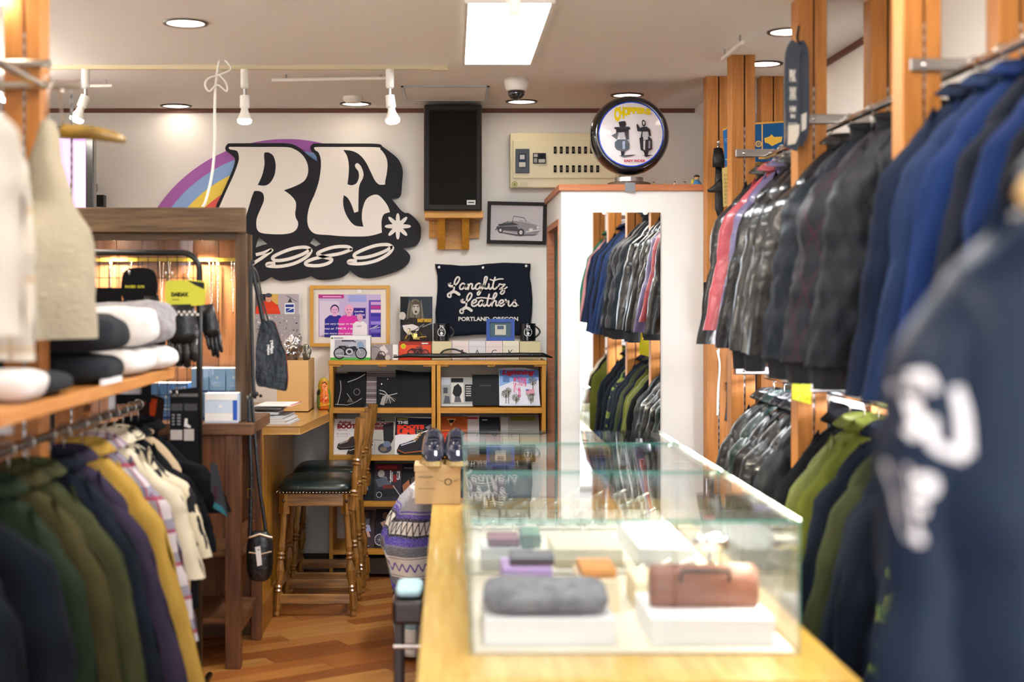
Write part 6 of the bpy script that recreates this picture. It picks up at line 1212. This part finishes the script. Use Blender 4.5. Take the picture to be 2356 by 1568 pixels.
def camom(nm):
    def b(nt, uv):
        a = tnoise(nt, uv, 6, (1.2, 3.2, 1), 3); q = tnoise(nt, uv, 9, (1, 3, 1), 2); col = mixc(nt, mth(nt, 'GREATER_THAN', a, .5), lin('121828'), lin('6e7838')); return mixc(nt, mth(nt, 'MULTIPLY', mth(nt, 'GREATER_THAN', a, .5), mth(nt, 'GREATER_THAN', q, .56)), col, lin('38602a'))
    return uvmat('camo_'+nm, b, .85)
def fairm(nm):
    def b(nt, uv):
        u, v = sepuv(nt, uv); return mixc(nt, mth(nt, 'GREATER_THAN', tnoise(nt, uv, 10, (1, 1, 1), 2), .52), lin('d8ccb0'), lin('26262a'))
    return uvmat('knit_'+nm, b, .95)
hang_m = M('hanger_metal', 'b0aca4', .3, 1); hang_w = wood('hanger_wood', 'c89458', 'a87434', 'x', .35, coat=.4)
def hanger(x, y, z, rz, lab, kind, half=.19, grp=None):
    t = thing('coat_hanger', lab, 'hanger', (x, y, z), grp); t.rotation_euler = (0, 0, rz)
    s = MB(); s.tube([(.017*sin(R(a)), 0, .0+.017*cos(R(a))) for a in range(-100, 181, 20)]+[(-.0, 0, -.03), (0, 0, -.085)], .0022, 6); part('hook', s, hang_m, t, local=True, sm=True)
    s = MB(); r_ = .004 if kind == 'metal' else .012
    s.tube([(-half, 0, -.205), (-half*.5, 0, -.145), (0, 0, -.085), (half*.5, 0, -.145), (half, 0, -.205)], [r_*.8, r_, r_, r_, r_*.8], 8, sq=(1, 1)); part('shoulder_bar', s, hang_m if kind == 'metal' else hang_w, t, local=True, sm=True)
    return t
def garment(name, lab, cat, x, y, z, m, rz=0, sw=.17, hw=.2, L=.62, SL=.56, t_=.05, seed=0, sleeves=True, splay=.1, collar='shirt', cm=None, cuff=None, hem=None, drop=.1, b0=.04, fs=None, quilt=0, trim=None, grp=None, kind='metal', bend=0, sr=1.0, neckr=.07, hang=True, front=True, sleevem=None):
    g = thing(name, lab, cat, (x, y, z), grp); rnd = random.Random(seed*31+5); ph = rnd.uniform(0, 6); zn = -.10
    NU, NV = (56, 44) if quilt else (36, 26)
    def ring(q_, th):
        if q_ < .22: q = q_/.22; zz = zn-drop*q**1.1; a = neckr+(sw-neckr)*q**.9; b = b0+(t_-b0)*q
        else: q = (q_-.22)/.78; zz = zn-drop-(L-drop)*q; e = min(1, q*3); e = e*e*(3-2*e); a = sw+(hw-sw)*e; b = t_*(1+.25*sin(pi*q))
        pw = .75; X = a*math.copysign(abs(cos(th))**pw, cos(th)); Y = b*math.copysign(abs(sin(th))**pw, sin(th)); k = max(0, q_-.2)
        Y += (t_*.5*sin(X*20+ph+1.5*noise.noise(Vector((seed, zz*2, 0))))*k+.022*k*noise.noise(Vector((X*7, seed, zz*4)))+.010*noise.noise(Vector((X*16+seed, 3, zz*13))))
        X += .012*noise.noise(Vector((seed, X*5, zz*6))); 
        if quilt:
            per = neckr*0+1.0; u = th/(2*pi)*per; v = -zz; A_ = abs(((2*u+v)/.16 % 1)-.5)*2; B_ = abs(((2*u-v)/.16 % 1)-.5)*2; h = min(A_, B_)**.5*.02; Y += h*(1 if sin(th) > 0 else -1); X += h*cos(th)*.6
        return Vector((X, Y, zz))
    s = MB(); s.surf(lambda u, v: ring(v, 2*pi*u), NU, NV, uvf=lambda u, v: (u*1.0, -ring(v, 2*pi*u).z)); part('body', s, m, g, local=True, sm=True)
    if hem: s = MB(); s.surf(lambda u, v: (lambda p: Vector((p.x*(1-.02*v), p.y*(1-.05*v), p.z-.06*v)))(ring(1, 2*pi*u)), NU, 3, uvf=lambda u, v: (u, v)); part('hem_band', s, hem, g, local=True, sm=True)
    if sleeves:
        for sd in (-1, 1):
            NN, MM = (26, 34) if quilt else (18, 26); by = bend*(1 if sd < 0 else .6)
            def ctr(v): 
                q = v; sp = splay if (fs is None or sd < 0) else fs; x_ = sw-.045+ (sp+.04)*(q**.85)+ .006*sin(q*4+seed); return Vector((sd*x_, -.004-by*q*q*.12+.01*sin(q*3+ph), zn-drop+.035-SL*q))
            def slv(u, v):
                c = ctr(v); r_ = (.078*(1-v)+.05*v)*sr; r_ *= (1+.16*noise.noise(Vector((seed*3+sd, v*5, u*2)))+.10*noise.noise(Vector((seed+sd*5, v*14, u*3)))*math.exp(-((v-.5)/.3)**2)+.22*min(1, v*3)*noise.noise(Vector((cos(2*pi*u)*2.2, sin(2*pi*u)*2.2+seed*3, v*2.2))))
                a = 2*pi*u; sh = (1-v)**5; zz = c.z+ .06*sh*max(0, -sd*cos(a)*1)-.03*sh*max(0, sd*cos(a))
                q = r_*(.25+.75*min(1, v*6+.12)); p = Vector((c.x+q*cos(a)*.95, c.y+q*sin(a)*.62*(t_/.05)**.5, zz))
                if quilt: uu = u*.5; vv = -p.z; A_ = abs(((2*uu+vv)/.16 % 1)-.5)*2; B_ = abs(((2*uu-vv)/.16 % 1)-.5)*2; h = min(A_, B_)**.5*.02; p.x += h*cos(a); p.y += h*sin(a)
                return p
            s = MB(); s.surf(slv, NN, MM, uvf=lambda u, v: (u*.5, -slv(u, v).z)); part('sleeve', s, sleevem or m, g, local=True, sm=True)
            if cuff: s = MB(); s.surf(lambda u, v: (lambda p, c: Vector((c.x+(p.x-c.x)*(.8-.1*v), c.y+(p.y-c.y)*.85, p.z-.065*v)))(slv(u, 1), ctr(1)), NN, 3, uvf=lambda u, v: (u, v)); part('cuff', s, cuff, g, local=True, sm=True)
    if collar:
        h, fl = {'shirt': (.045, .3), 'stand': (.05, .05), 'coat': (.07, .5), 'knit': (.015, .1)}[collar]; s = MB()
        def col(u, v):
            a = -pi/2+R(22)+(2*pi-R(44))*u; r0 = neckr*.9; w_ = v*2 if v < .5 else 1; dn = max(0, (v-.5)*2)
            rr = r0+.006*w_+fl*.09*dn; zz = zn+.0+h*w_-dn*h*.9*min(1, fl*2); return Vector((rr*cos(a)*1.0, rr*sin(a)*.62, zz+.012*sin(a)))
        s.surf(col, 24, 6, uvf=lambda u, v: (u, v)); o = part('collar', s, cm or m, g, local=True, sm=True); mo = o.modifiers.new('th', 'SOLIDIFY'); mo.thickness = .004
    if trim:
        s = MB()
        for sd in (-1, 1): s.tube([ring(v, -pi/2+sd*(.28 if v < .25 else .1)*(1.0 if v < .2 else .8))-Vector((0, .004, 0)) for v in [i/16 for i in range(17)]], .009, 6, sq=(1, .5))
        part('front_trim', s, trim, g, local=True, sm=True)
    elif front and cat in ('jacket', 'shirt', 'coat'):
        s = MB(); s.tube([ring(v, -pi/2)-Vector((0, .003, 0)) for v in [.1+.9*i/20 for i in range(21)]], .006, 6, sq=(1.6, .5)); part('placket', s, M('zip_steel', '8c8c90', .3, .9) if 'leather' in m.name or 'quilt' in m.name else m, g, local=True, sm=True)
    g.rotation_euler = (0, 0, rz)
    if hang: hanger(x, y, z, rz, ('wooden' if kind == 'wood' else 'metal')+' hanger inside the '+' '.join(lab.split()[:12]), kind, half=sw*.85, grp=grp and 'hangers on the rails')
    return g
blkrib = M('rib_black', '0e1016', .95, bump=(200, .5, (8, 1, 1)), uv=True)
Lb = leather('black', '0b0e13'); Lb2 = leather('navyblack', '0a1018', .24); Lbr = leather('brownblack', '14100e'); Lred = leather('red', 'a03a44', .5); Llil = leather('lilac', '554a70', .5); Lteal = leather('darkgreen', '12302e', .35)
# right, upper rear section (leather)
z = 2.0; n_ = 0
spec = [(5.72, Lb, 'black leather jacket farthest back on the upper right rail', {}), (5.56, Lred, 'red leather jacket on the upper right rail', {'L': .56, 'SL': .54}), (5.40, Llil, 'lilac leather jacket beside the red one', {}),
        (5.24, Lb2, 'glossy blue black leather jacket right of the lilac one', {}), (5.06, Lb, 'wrinkled black leather jacket in the middle of the rear upper rail', {'cuff': blkrib}), (4.88, Lb2, 'black leather jacket with ribbed cuffs just behind the strap post', {'cuff': blkrib, 'hem': blkrib})]
for i, (y, m, lb, kw) in enumerate(spec): k = dict(L=.66, SL=.6, seed=i+1, grp='leather jackets on the upper right rail', fs=.02, t_=.06, bend=.3*(i % 3)); k.update(kw); garment('leather_jacket', lb, 'jacket', RR, y, z, m, rz=R(random.uniform(-8, 8)), **k)
Q1 = quiltm('black', '1a222c', '070a10'); Q2 = quiltm('brown', '262830', '4a222c'); Q3 = quiltm('char', '181d24', '080a0f')
spec = [(4.62, Lb2, 'leather_jacket', 'shiny black leather jacket first in the middle upper section', {}), (4.38, Q1, 'quilted_jacket', 'black diamond quilted jacket with long ribbed cuffs', {'quilt': 1, 'cuff': blkrib, 'hem': blkrib, 'cm': blkrib, 'collar': 'stand'}),
        (4.12, Q2, 'quilted_jacket', 'quilted jacket with burgundy stitching in the middle section', {'quilt': 1, 'cuff': blkrib, 'hem': blkrib, 'cm': blkrib, 'collar': 'stand', 'kind': 'wood'}),
        (3.86, Q3, 'quilted_jacket', 'charcoal quilted jacket closest to the front post', {'quilt': 1, 'cuff': blkrib, 'hem': blkrib, 'cm': blkrib, 'collar': 'stand'})]
for i, (y, m, nm, lb, kw) in enumerate(spec): k = dict(L=.66, SL=.6, seed=i+11, grp='jackets in the middle upper section', fs=.02, t_=.075, sr=1.3); k.update(kw); garment(nm, lb, 'jacket', RR, y, z, m, rz=R(random.uniform(-6, 6)), **k)
Dd = denim('indigo', '121a2c', '1a253c'); Dm = denim('mid', '182542', '22355a'); Db = denim('bright', '11244e', '173062'); Dn = denim('night', '0e1422', '141a28'); Dk = cloth('navyblk', '0a0e16', '0f131c')
spec = [(3.52, Dd, 'dark indigo denim jacket nearest the tall wooden post'), (3.35, Dm, 'mid blue denim jacket with faded seams'), (3.18, Db, 'bright blue work jacket, rear of two'), (3.0, Dn, 'blackish denim jacket between the bright blue ones'),
        (2.82, Db, 'bright blue work jacket, nearer of two'), (2.65, Dk, 'navy black coat at the right image edge')]
for i, (y, m, lb) in enumerate(spec): garment('denim_jacket', lb, 'jacket', RR, y, z, m, rz=R(random.uniform(-6, 6)), L=.74, SL=.66, seed=i+21, grp='denim jackets in the front upper section', fs=.02, t_=.065, sr=1.15, front=False)
green = cloth('green', '2a7a5c', '226a50'); crm = cloth('cream', 'e0d6c0', 'd6cab0')
for i, (y, m, lb) in enumerate([(2.42, Dm, 'blue denim jacket in the entrance section, mirrored in the glass'), (2.2, Dd, 'dark denim shirt in the entrance section of the rack'), (2.02, cloth('rose', 'c08a90'), 'rose shirt in the entrance section of the rack'), (1.88, green, 'green jacket in the entrance section of the rack'), (1.7, green, 'second green jacket at the entrance end of the rack')]):
    garment('jacket', lb, 'jacket', RR, y, z, m, L=.66, SL=.6, seed=i+31, grp='jackets of the entrance section', fs=.02, front=False)
# right, lower rail
z = 1.10
spec = [(5.70, Lb, 'black leather jacket with broad shoulder at the rear lower rail'), (5.53, Lteal, 'dark green leather jacket on the lower rail'), (5.37, Lb2, 'shiny wrinkled leather jacket third from back on lower rail'), (5.2, Lb, 'black leather jacket on wooden hanger on the lower rail'), (5.04, Lb2, 'blue black leather jacket near the lower middle post'), (4.88, Q3, 'charcoal quilted jacket beside the lower middle post')]
for i, (y, m, lb) in enumerate(spec): garment('leather_jacket' if i < 5 else 'quilted_jacket', lb, 'jacket', RR, y, z, m, rz=R(random.uniform(-8, 8)), L=.64, SL=.6, seed=i+41, fs=.02, t_=.06, grp='leather jackets on the lower rail', quilt=1 if i == 5 else 0, kind='wood' if i == 3 else 'metal')
Ol = quiltm('olive', '545a22', '3e431a'); Od = cloth('olivedull', '3c412a', '303424'); Ol2 = cloth('olive', '565c22', '4a4f1c'); Bk = cloth('black', '0c0d11', '111318'); Nv = cloth('navy', '121824', '18202c'); Nv2 = cloth('navy2', '0e131e', '141c2a')
spec = [(4.62, Bk, 'black cloth coat first in the lower middle section'), (4.46, Ol, 'olive quilted jacket, rear one of two'), (4.32, Ol2, 'olive padded jacket, front one of two'), (4.17, Nv2, 'dark navy jacket right of the olive jackets'), (4.02, Od, 'dull olive field jacket on the lower rail'), (3.88, Nv, 'navy coat behind the front lower post'), (3.75, Nv2, 'blackish navy coat touching the front lower post')]
for i, (y, m, lb) in enumerate(spec): garment('coat', lb, 'coat', RR, y, z, m, rz=R(random.uniform(-6, 6)), L=.78, SL=.66, seed=i+51, grp='coats in the lower middle section', fs=.02, t_=.055, sr=1.1, front=False)
spec = [(3.50, camom('tiger'), 'green and navy camouflage jacket on the lower rail'), (3.3, Nv2, 'navy coat right of the camouflage jacket'), (3.1, Bk, 'black coat at the lower right edge'), (2.9, Nv, 'navy coat behind the foreground leather jacket')]
for i, (y, m, lb) in enumerate(spec): garment('coat', lb, 'coat', RR, y, z, m, rz=R(random.uniform(-5, 5)), L=.78, SL=.68, seed=i+61, grp='coats in the lower front section', fs=.02, t_=.055, front=False)
for i, (y, m, lb) in enumerate([(2.3, Ol2, 'olive coat low in the entrance section'), (2.1, Bk, 'black coat low in the entrance section'), (1.9, crm, 'cream coat low in the entrance section')]): garment('coat', lb, 'coat', RR, y, z, m, L=.7, SL=.6, seed=i+71, grp='coats low in the entrance section', fs=.02, front=False)
# foreground jacket on a stand
fx, fy, fz = .722, 1.5, 1.635
t = thing('coat_stand', 'black upright coat stand carrying the big blurred leather jacket', 'stand', (fx+.0, fy+.16, 0)); s = MB(); s.tube([(fx, fy+.16, .02), (fx, fy+.16, 1.71), (fx, fy+.10, 1.75), (fx, fy+.0, 1.75), (fx, fy-.0, fz+.013)], .011, 10); part('pole', s, black_metal, t, sm=True); s = MB(); s.lathe([(.13, 0), (.13, .012), (.02, .03)], (fx, fy+.16, 0), 28); part('base', s, black_metal, t, sm=False)
g = garment('leather_jacket', 'large blurred black leather jacket with white letters in the foreground', 'jacket', fx, fy, fz, M('leather_front', '061a30', .4, bump=(6, .9, (1, 1, .5)), spec=.22, uv=True), L=.85, SL=.72, sw=.21, hw=.235, t_=.09, sr=1.15, seed=91, splay=.032, hang=False, kind='wood', collar='coat', neckr=.08, rz=R(0), cm=M('leather_front', '1a2430'))
th_ = thing('coat_hanger', 'pale wooden hanger shoulder inside the big blurred jacket', 'hanger', (fx, fy, fz))
s = MB(); s.tube([(-.125, -.02, -.115), (-.115, -.02, -.108), (-.06, -.01, -.095), (0, 0, -.085), (.06, -.01, -.095), (.125, -.02, -.115)], [.012, .022, .024, .024, .024, .014], 14); part('shoulder_bar', s, wood('hanger_pale', 'd8b070', 'c89a58', 'x', .4), th_, local=True, sm=True)
s = MB(); s.tube([(.017*sin(R_), 0, .017*cos(R_)) for R_ in [-1.7+.35*i for i in range(14)]]+[(0, 0, -.03), (0, 0, -.09)], .0025, 6); part('hook', s, hang_m, th_, local=True, sm=True)
s = MB(); wl = M('letter_felt', 'ece8e8', .9)
def fr(a, b, o): q = P(a+44, b, 1.45); q.y = 1.40-o; return q
s.art(fr); s.stroke([(2058, 880), (2066, 930), (2070, 985), (2052, 1000)], 24, None, sm=4); s.stroke([(2060, 870), (2090, 862), (2105, 900)], 20, None, sm=4); s.stroke([(2150, 890), (2160, 950), (2160, 1040)], 26, None, sm=4); s.stroke([(2095, 960), (2100, 1020), (2160, 1045)], 24, None, sm=4)
s.stroke([(2040, 1075), (2048, 1150), (2062, 1240)], 24, None, sm=4); s.stroke([(2060, 1100), (2095, 1105), (2090, 1130), (2060, 1135)], 24, None, sm=4); s.stroke([(2062, 1170), (2085, 1175)], 24, None); s.stroke([(2062, 1240), (2080, 1235)], 26, None)
gg = [o for o in bpy.data.objects if o.parent == g][0]
so = P(2100, 1000, 1.4)
drape(s, [o for o in bpy.data.objects if o.parent == g and o.name.split('.')[0] in ('sleeve', 'body')], (0, 1, 0), .004); part('felt_lettering', s, wl, g, sm=False)
# ================================================================== left rack
LX = -1.08
for y, nm in ((3.8, 'tall wooden post at the left edge'), (4.95, 'wooden post behind the folded sweaters'), (2.65, 'wooden post near the camera at left')):
    top = CEIL if y != 4.95 else 1.14; post(-1.178, -1.082, y, nm, top=top, grp='square wooden rack posts on the left') if y != 4.95 else post(-1.33, -1.23, y-.12, nm, top=1.144, grp='square wooden rack posts on the left')
s = MB(); s.box(-1.5, -.95, 3.0, 3.74, 1.145, 1.18); s.box(-1.5, -1.185, 3.74, 3.86, 1.145, 1.18); s.box(-1.075, -.95, 3.74, 3.86, 1.145, 1.18); s.box(-1.5, -.95, 3.86, 4.9, 1.145, 1.18); single('shelf_board', s, wood('shelf_orange', 'd29450', 'c07c38', 'y', .4), 'orange brown wooden shelf board at left carrying folded sweaters', 'shelf', bevel=.003)
for y in (3.25, 4.6):
    s = MB(); s.box(WL, -1.0, y-.012, y+.012, 1.11, 1.144); single('shelf_bracket', s, steel, 'steel arm below the left shelf, %s one' % ('nearer' if y < 4 else 'farther'), 'bracket', 'steel arms below the left shelf')
s = MB(); s.tube([(LX, 2.7, 1.05), (LX, 5.0, 1.05)], .0125, 12); single('clothes_rail', s, M('rail_dull', '8c8880', .25, 1), 'chrome clothes rail under the left shelf', 'rail')
for y in (3.3, 4.55): s = MB(); s.box(LX-.01, LX+.01, y-.008, y+.008, 1.063, 1.109); single('rail_hanger_clip', s, steel, 'steel clip between left shelf and rail, %s' % ('near' if y < 4 else 'far'), 'clip', 'steel clips above the left rail')
# folded clothes on the shelf
nvk = M('sweat_black', '10141c', .95, bump=(150, .4, (1, 1, 1)), var=('161c26', 6, (1, 1, 1))); whk = M('sweat_white', 'e8e4e0', .95, bump=(150, .4, (1, 1, 1))); gyk = M('sweat_grey', 'a8a4a6', .95, bump=(150, .4, (1, 1, 1)), var=('8a868c', 40, (1, 1, 1)))
zs_ = 1.181
foldc('folded_sweatshirt', 'black folded sweatshirt at the bottom of the dark stack', 'sweatshirt', -1.12, 4.02, zs_, .185, .17, .085, nvk, 1); o = foldc('folded_sweatshirt', 'black folded sweatshirt with white lettering on top of stack', 'sweatshirt', -1.12, 4.02, zs_+.085, .20, .18, .11, nvk, 2)
s = MB(); s.art(lambda a, b, o: Vector((a, b, zs_+.192+o-.9*abs(a+1.12)**2*1.6)))
s.text('TRIUM' if 0 else 'WEST', -1.22, 3.98, -1.0, 3.9, 'f0ece4', .06); o_ = o; drape(s, [o], (0, 0, -1)); q = part('lettering', s, PRM, o, local=False)
foldc('folded_sweatshirt', 'white folded sweatshirt, lower one behind the black stack', 'sweatshirt', -1.12, 4.42, zs_, .19, .17, .085, whk, 3); foldc('folded_sweatshirt', 'white folded hooded sweatshirt on top behind the black stack', 'sweatshirt', -1.12, 4.42, zs_+.085, .2, .17, .125, whk, 4)
foldc('folded_sweatshirt', 'light grey folded sweatshirt at the shelf end, lower one', 'sweatshirt', -1.09, 4.74, zs_, .17, .13, .085, whk, 6); foldc('folded_sweatshirt', 'grey mottled folded sweatshirt at the shelf end, upper one', 'sweatshirt', -1.09, 4.74, zs_+.085, .17, .14, .14, gyk, 7)
foldc('folded_shirt', 'dark folded shirt with white print at the near shelf end', 'shirt', -1.12, 3.5, zs_, .17, .16, .06, nvk, 8); foldc('folded_shirt', 'white folded shirt lying beside the dark one on shelf', 'shirt', -1.06, 3.28, zs_, .12, .09, .075, whk, 9); foldc('folded_shirt', 'black folded shirt behind the small white one on shelf', 'shirt', -1.25, 3.2, zs_, .1, .1, .09, nvk, 10)
s = MB('f0eeee'); s.box(-.955, -.945, 3.88, 4.1, 1.181, 1.197); single('price_card', s, PRM, 'white price card strip standing on the left shelf edge', 'card')
# upper left rails
s = MB(); s.tube([(-1.077, 1.6, 1.98), (-1.077, 3.74, 1.98)], .0125, 12); single('clothes_rail', s, chrome, 'bright chrome rail slanting in from the upper left corner', 'rail')
for zz_, xx, nm in ((1.977, -.978, 'long chrome arm holding the knitted vest'), (2.035, -1.06, 'short chrome arm above the long one')):
    s = MB(); s.tube([(-1.6, 3.735, zz_), (xx, 3.735, zz_)], .011, 12); s.lathe([(.014, 0), (.014, .012)], (xx, 3.735, zz_), 12, axis=(1, 0, 0)); single('clothes_rail', s, M('arm_satin', 'b8b4ac', .3, 1), nm, 'rail', 'chrome arms at the upper left')
fl_m = plaidm('flannel', 'cfc8ba', 'a9a69e', 'b8a488', .16); knit = M('knit_oat', 'a89f8a', .95, bump=(90, .7, (1, 1, 1)), uv=True)
garment('flannel_shirt', 'beige and grey plaid flannel shirt hanging at the left edge', 'shirt', -1.19, 3.3, 2.0, fl_m, rz=R(-4), L=.62, SL=.56, sw=.17, hw=.2, splay=.03, seed=101, hang=True, t_=.05)
garment('work_shirt', 'cream shirt nearest the camera at the left edge', 'shirt', -1.0, 2.5, 1.96, M('cloth_creamw', 'c4bcae', .9, uv=True), rz=R(0), L=.52, SL=.44, sw=.2, hw=.22, splay=.02, seed=102, t_=.05)
garment('knitted_vest', 'oatmeal knitted sleeveless vest hanging under the chrome arm', 'vest', -1.035, 3.66, 1.975, knit, rz=R(76), L=.56, sw=.05, hw=.2, seed=103, sleeves=False, collar=None, t_=.062, neckr=.03, b0=.008, drop=.2)
t = thing('padded_hanger', 'mottled amber coloured hanger shoulder jutting out to the right', 'hanger', P(210, 300, 3.9)); am = M('amber_plastic', 'a8883c', .15, var=('6c5420', 12, (1, 1, 1)), coat=.6)
s = MB(); s.tube([P(a, b, 3.9) for a, b in smooth([(140, 300), (170, 303), (215, 306), (260, 315), (290, 324)], 4, False)], [.018, .0195, .02, .0205, .021, .021, .0205, .02, .0195, .019, .018, .017, .0155, .014, .012, .009, .005], 12, sq=(.8, 1)); part('shoulder', s, am, t, sm=True)
s = MB(); s.tube([P(145, 300, 3.9), P(142, 255, 3.86), P(138, 215, 3.76), P(140, 200, 3.735), P(144, 212, 3.72)], .003, 6); part('hook', s, chrome, t, sm=True)
# lower left rail garments
z = 1.05
tan = M('knit_tan', 'bca484', .95, bump=(110, .6, (1, 1, 1)), uv=True)
spec = [('tshirt', 'shirt', 4.93, Bk, 'black shirt with a pale graphic at the far end of the left rail', dict(L=.6, SL=.2, sr=1.2)),
        ('knitted_vest', 'vest', 4.82, tan, 'tan knitted vest with black side trim on the left rail', dict(L=.8, sleeves=False, collar='knit', hw=.2, sw=.17)),
        ('cardigan', 'cardigan', 4.70, Bk, 'black cardigan with cream edging on the left rail', dict(L=.78, SL=.3, trim=M('cream_edge', 'e4dcc8', .9))),
        ('knit_shirt', 'shirt', 4.58, fairm('fair'), 'cream and black patterned knit shirt on the left rail', dict(L=.6, SL=.3)),
        ('cream_shirt', 'shirt', 4.46, cloth('creamy', 'e2d8c0', 'd2c6aa'), 'plain cream shirt next to the patterned knit on left rail', dict(L=.7, SL=.34)),
        ('plaid_shirt', 'shirt', 4.33, plaidm('navyred', 'c8c0c4', '4a4e70', '9c3c50', .1), 'navy white and red plaid shirt on the left rail', dict(L=.72, SL=.5)),
        ('work_jacket', 'jacket', 4.18, cloth('mustard', 'bc9a4c', 'aa863a'), 'mustard yellow jacket in the middle of the left rail', dict(L=.78, SL=.72, splay=.16, kind='wood')),
        ('work_jacket', 'jacket', 3.98, cloth('plum', '3c3448', '2e283a'), 'plum brown jacket beside the mustard one', dict(L=.8, SL=.74, splay=.16)),
        ('work_jacket', 'jacket', 3.84, cloth('inkblue', '141922', '1c222e'), 'ink blue jacket between plum and green ones', dict(L=.8, SL=.74, splay=.13)),
        ('corduroy_jacket', 'jacket', 3.64, cloth('moss', '363c26', '44462c'), 'moss green corduroy jacket with raised collar', dict(L=.8, SL=.76, splay=.13)),
        ('corduroy_jacket', 'jacket', 3.48, cloth('khaki', '484328', '383420'), 'khaki jacket partly hidden between the two green ones', dict(L=.8, SL=.74, splay=.11)),
        ('corduroy_jacket', 'jacket', 3.32, cloth('forest', '243022', '1e2a1e'), 'forest green jacket near the lower left corner', dict(L=.8, SL=.76, splay=.12)),
        ('quilted_vest', 'vest', 3.08, cloth('midnight', '0e1218', '141a22'), 'midnight blue vest in the lower left corner', dict(L=.8, sleeves=False, collar='knit', hw=.27, sw=.22)),
        ('work_jacket', 'jacket', 2.86, cloth('midnight', '0e1218', '141a22'), 'dark jacket nearest the camera on the left rail', dict(L=.8, SL=.7, splay=.03))]
for i, (nm, ct, y, m, lb, kw) in enumerate(spec): k = dict(seed=i+111, grp='clothes on the left rail', t_=.055, sw=.175, hw=.21); k.update(kw); garment(nm, lb, ct, LX, y, z, m, rz=R(random.uniform(-7, 7)), **k)
# hang tag of the black shirt
card('shirt_panel', 'grey and teal printed card by the far end of the left rail', 'card', [(484, 1062), (500, 1068), (526, 1190), (486, 1165)], 4.85, '3c3e44', lambda s: (s.poly([(486,1150),(512,1165),(524,1188),(488,1165)], '3a7a88'), s.rect(492, 1118, 500, 1150, '4a2a34')))
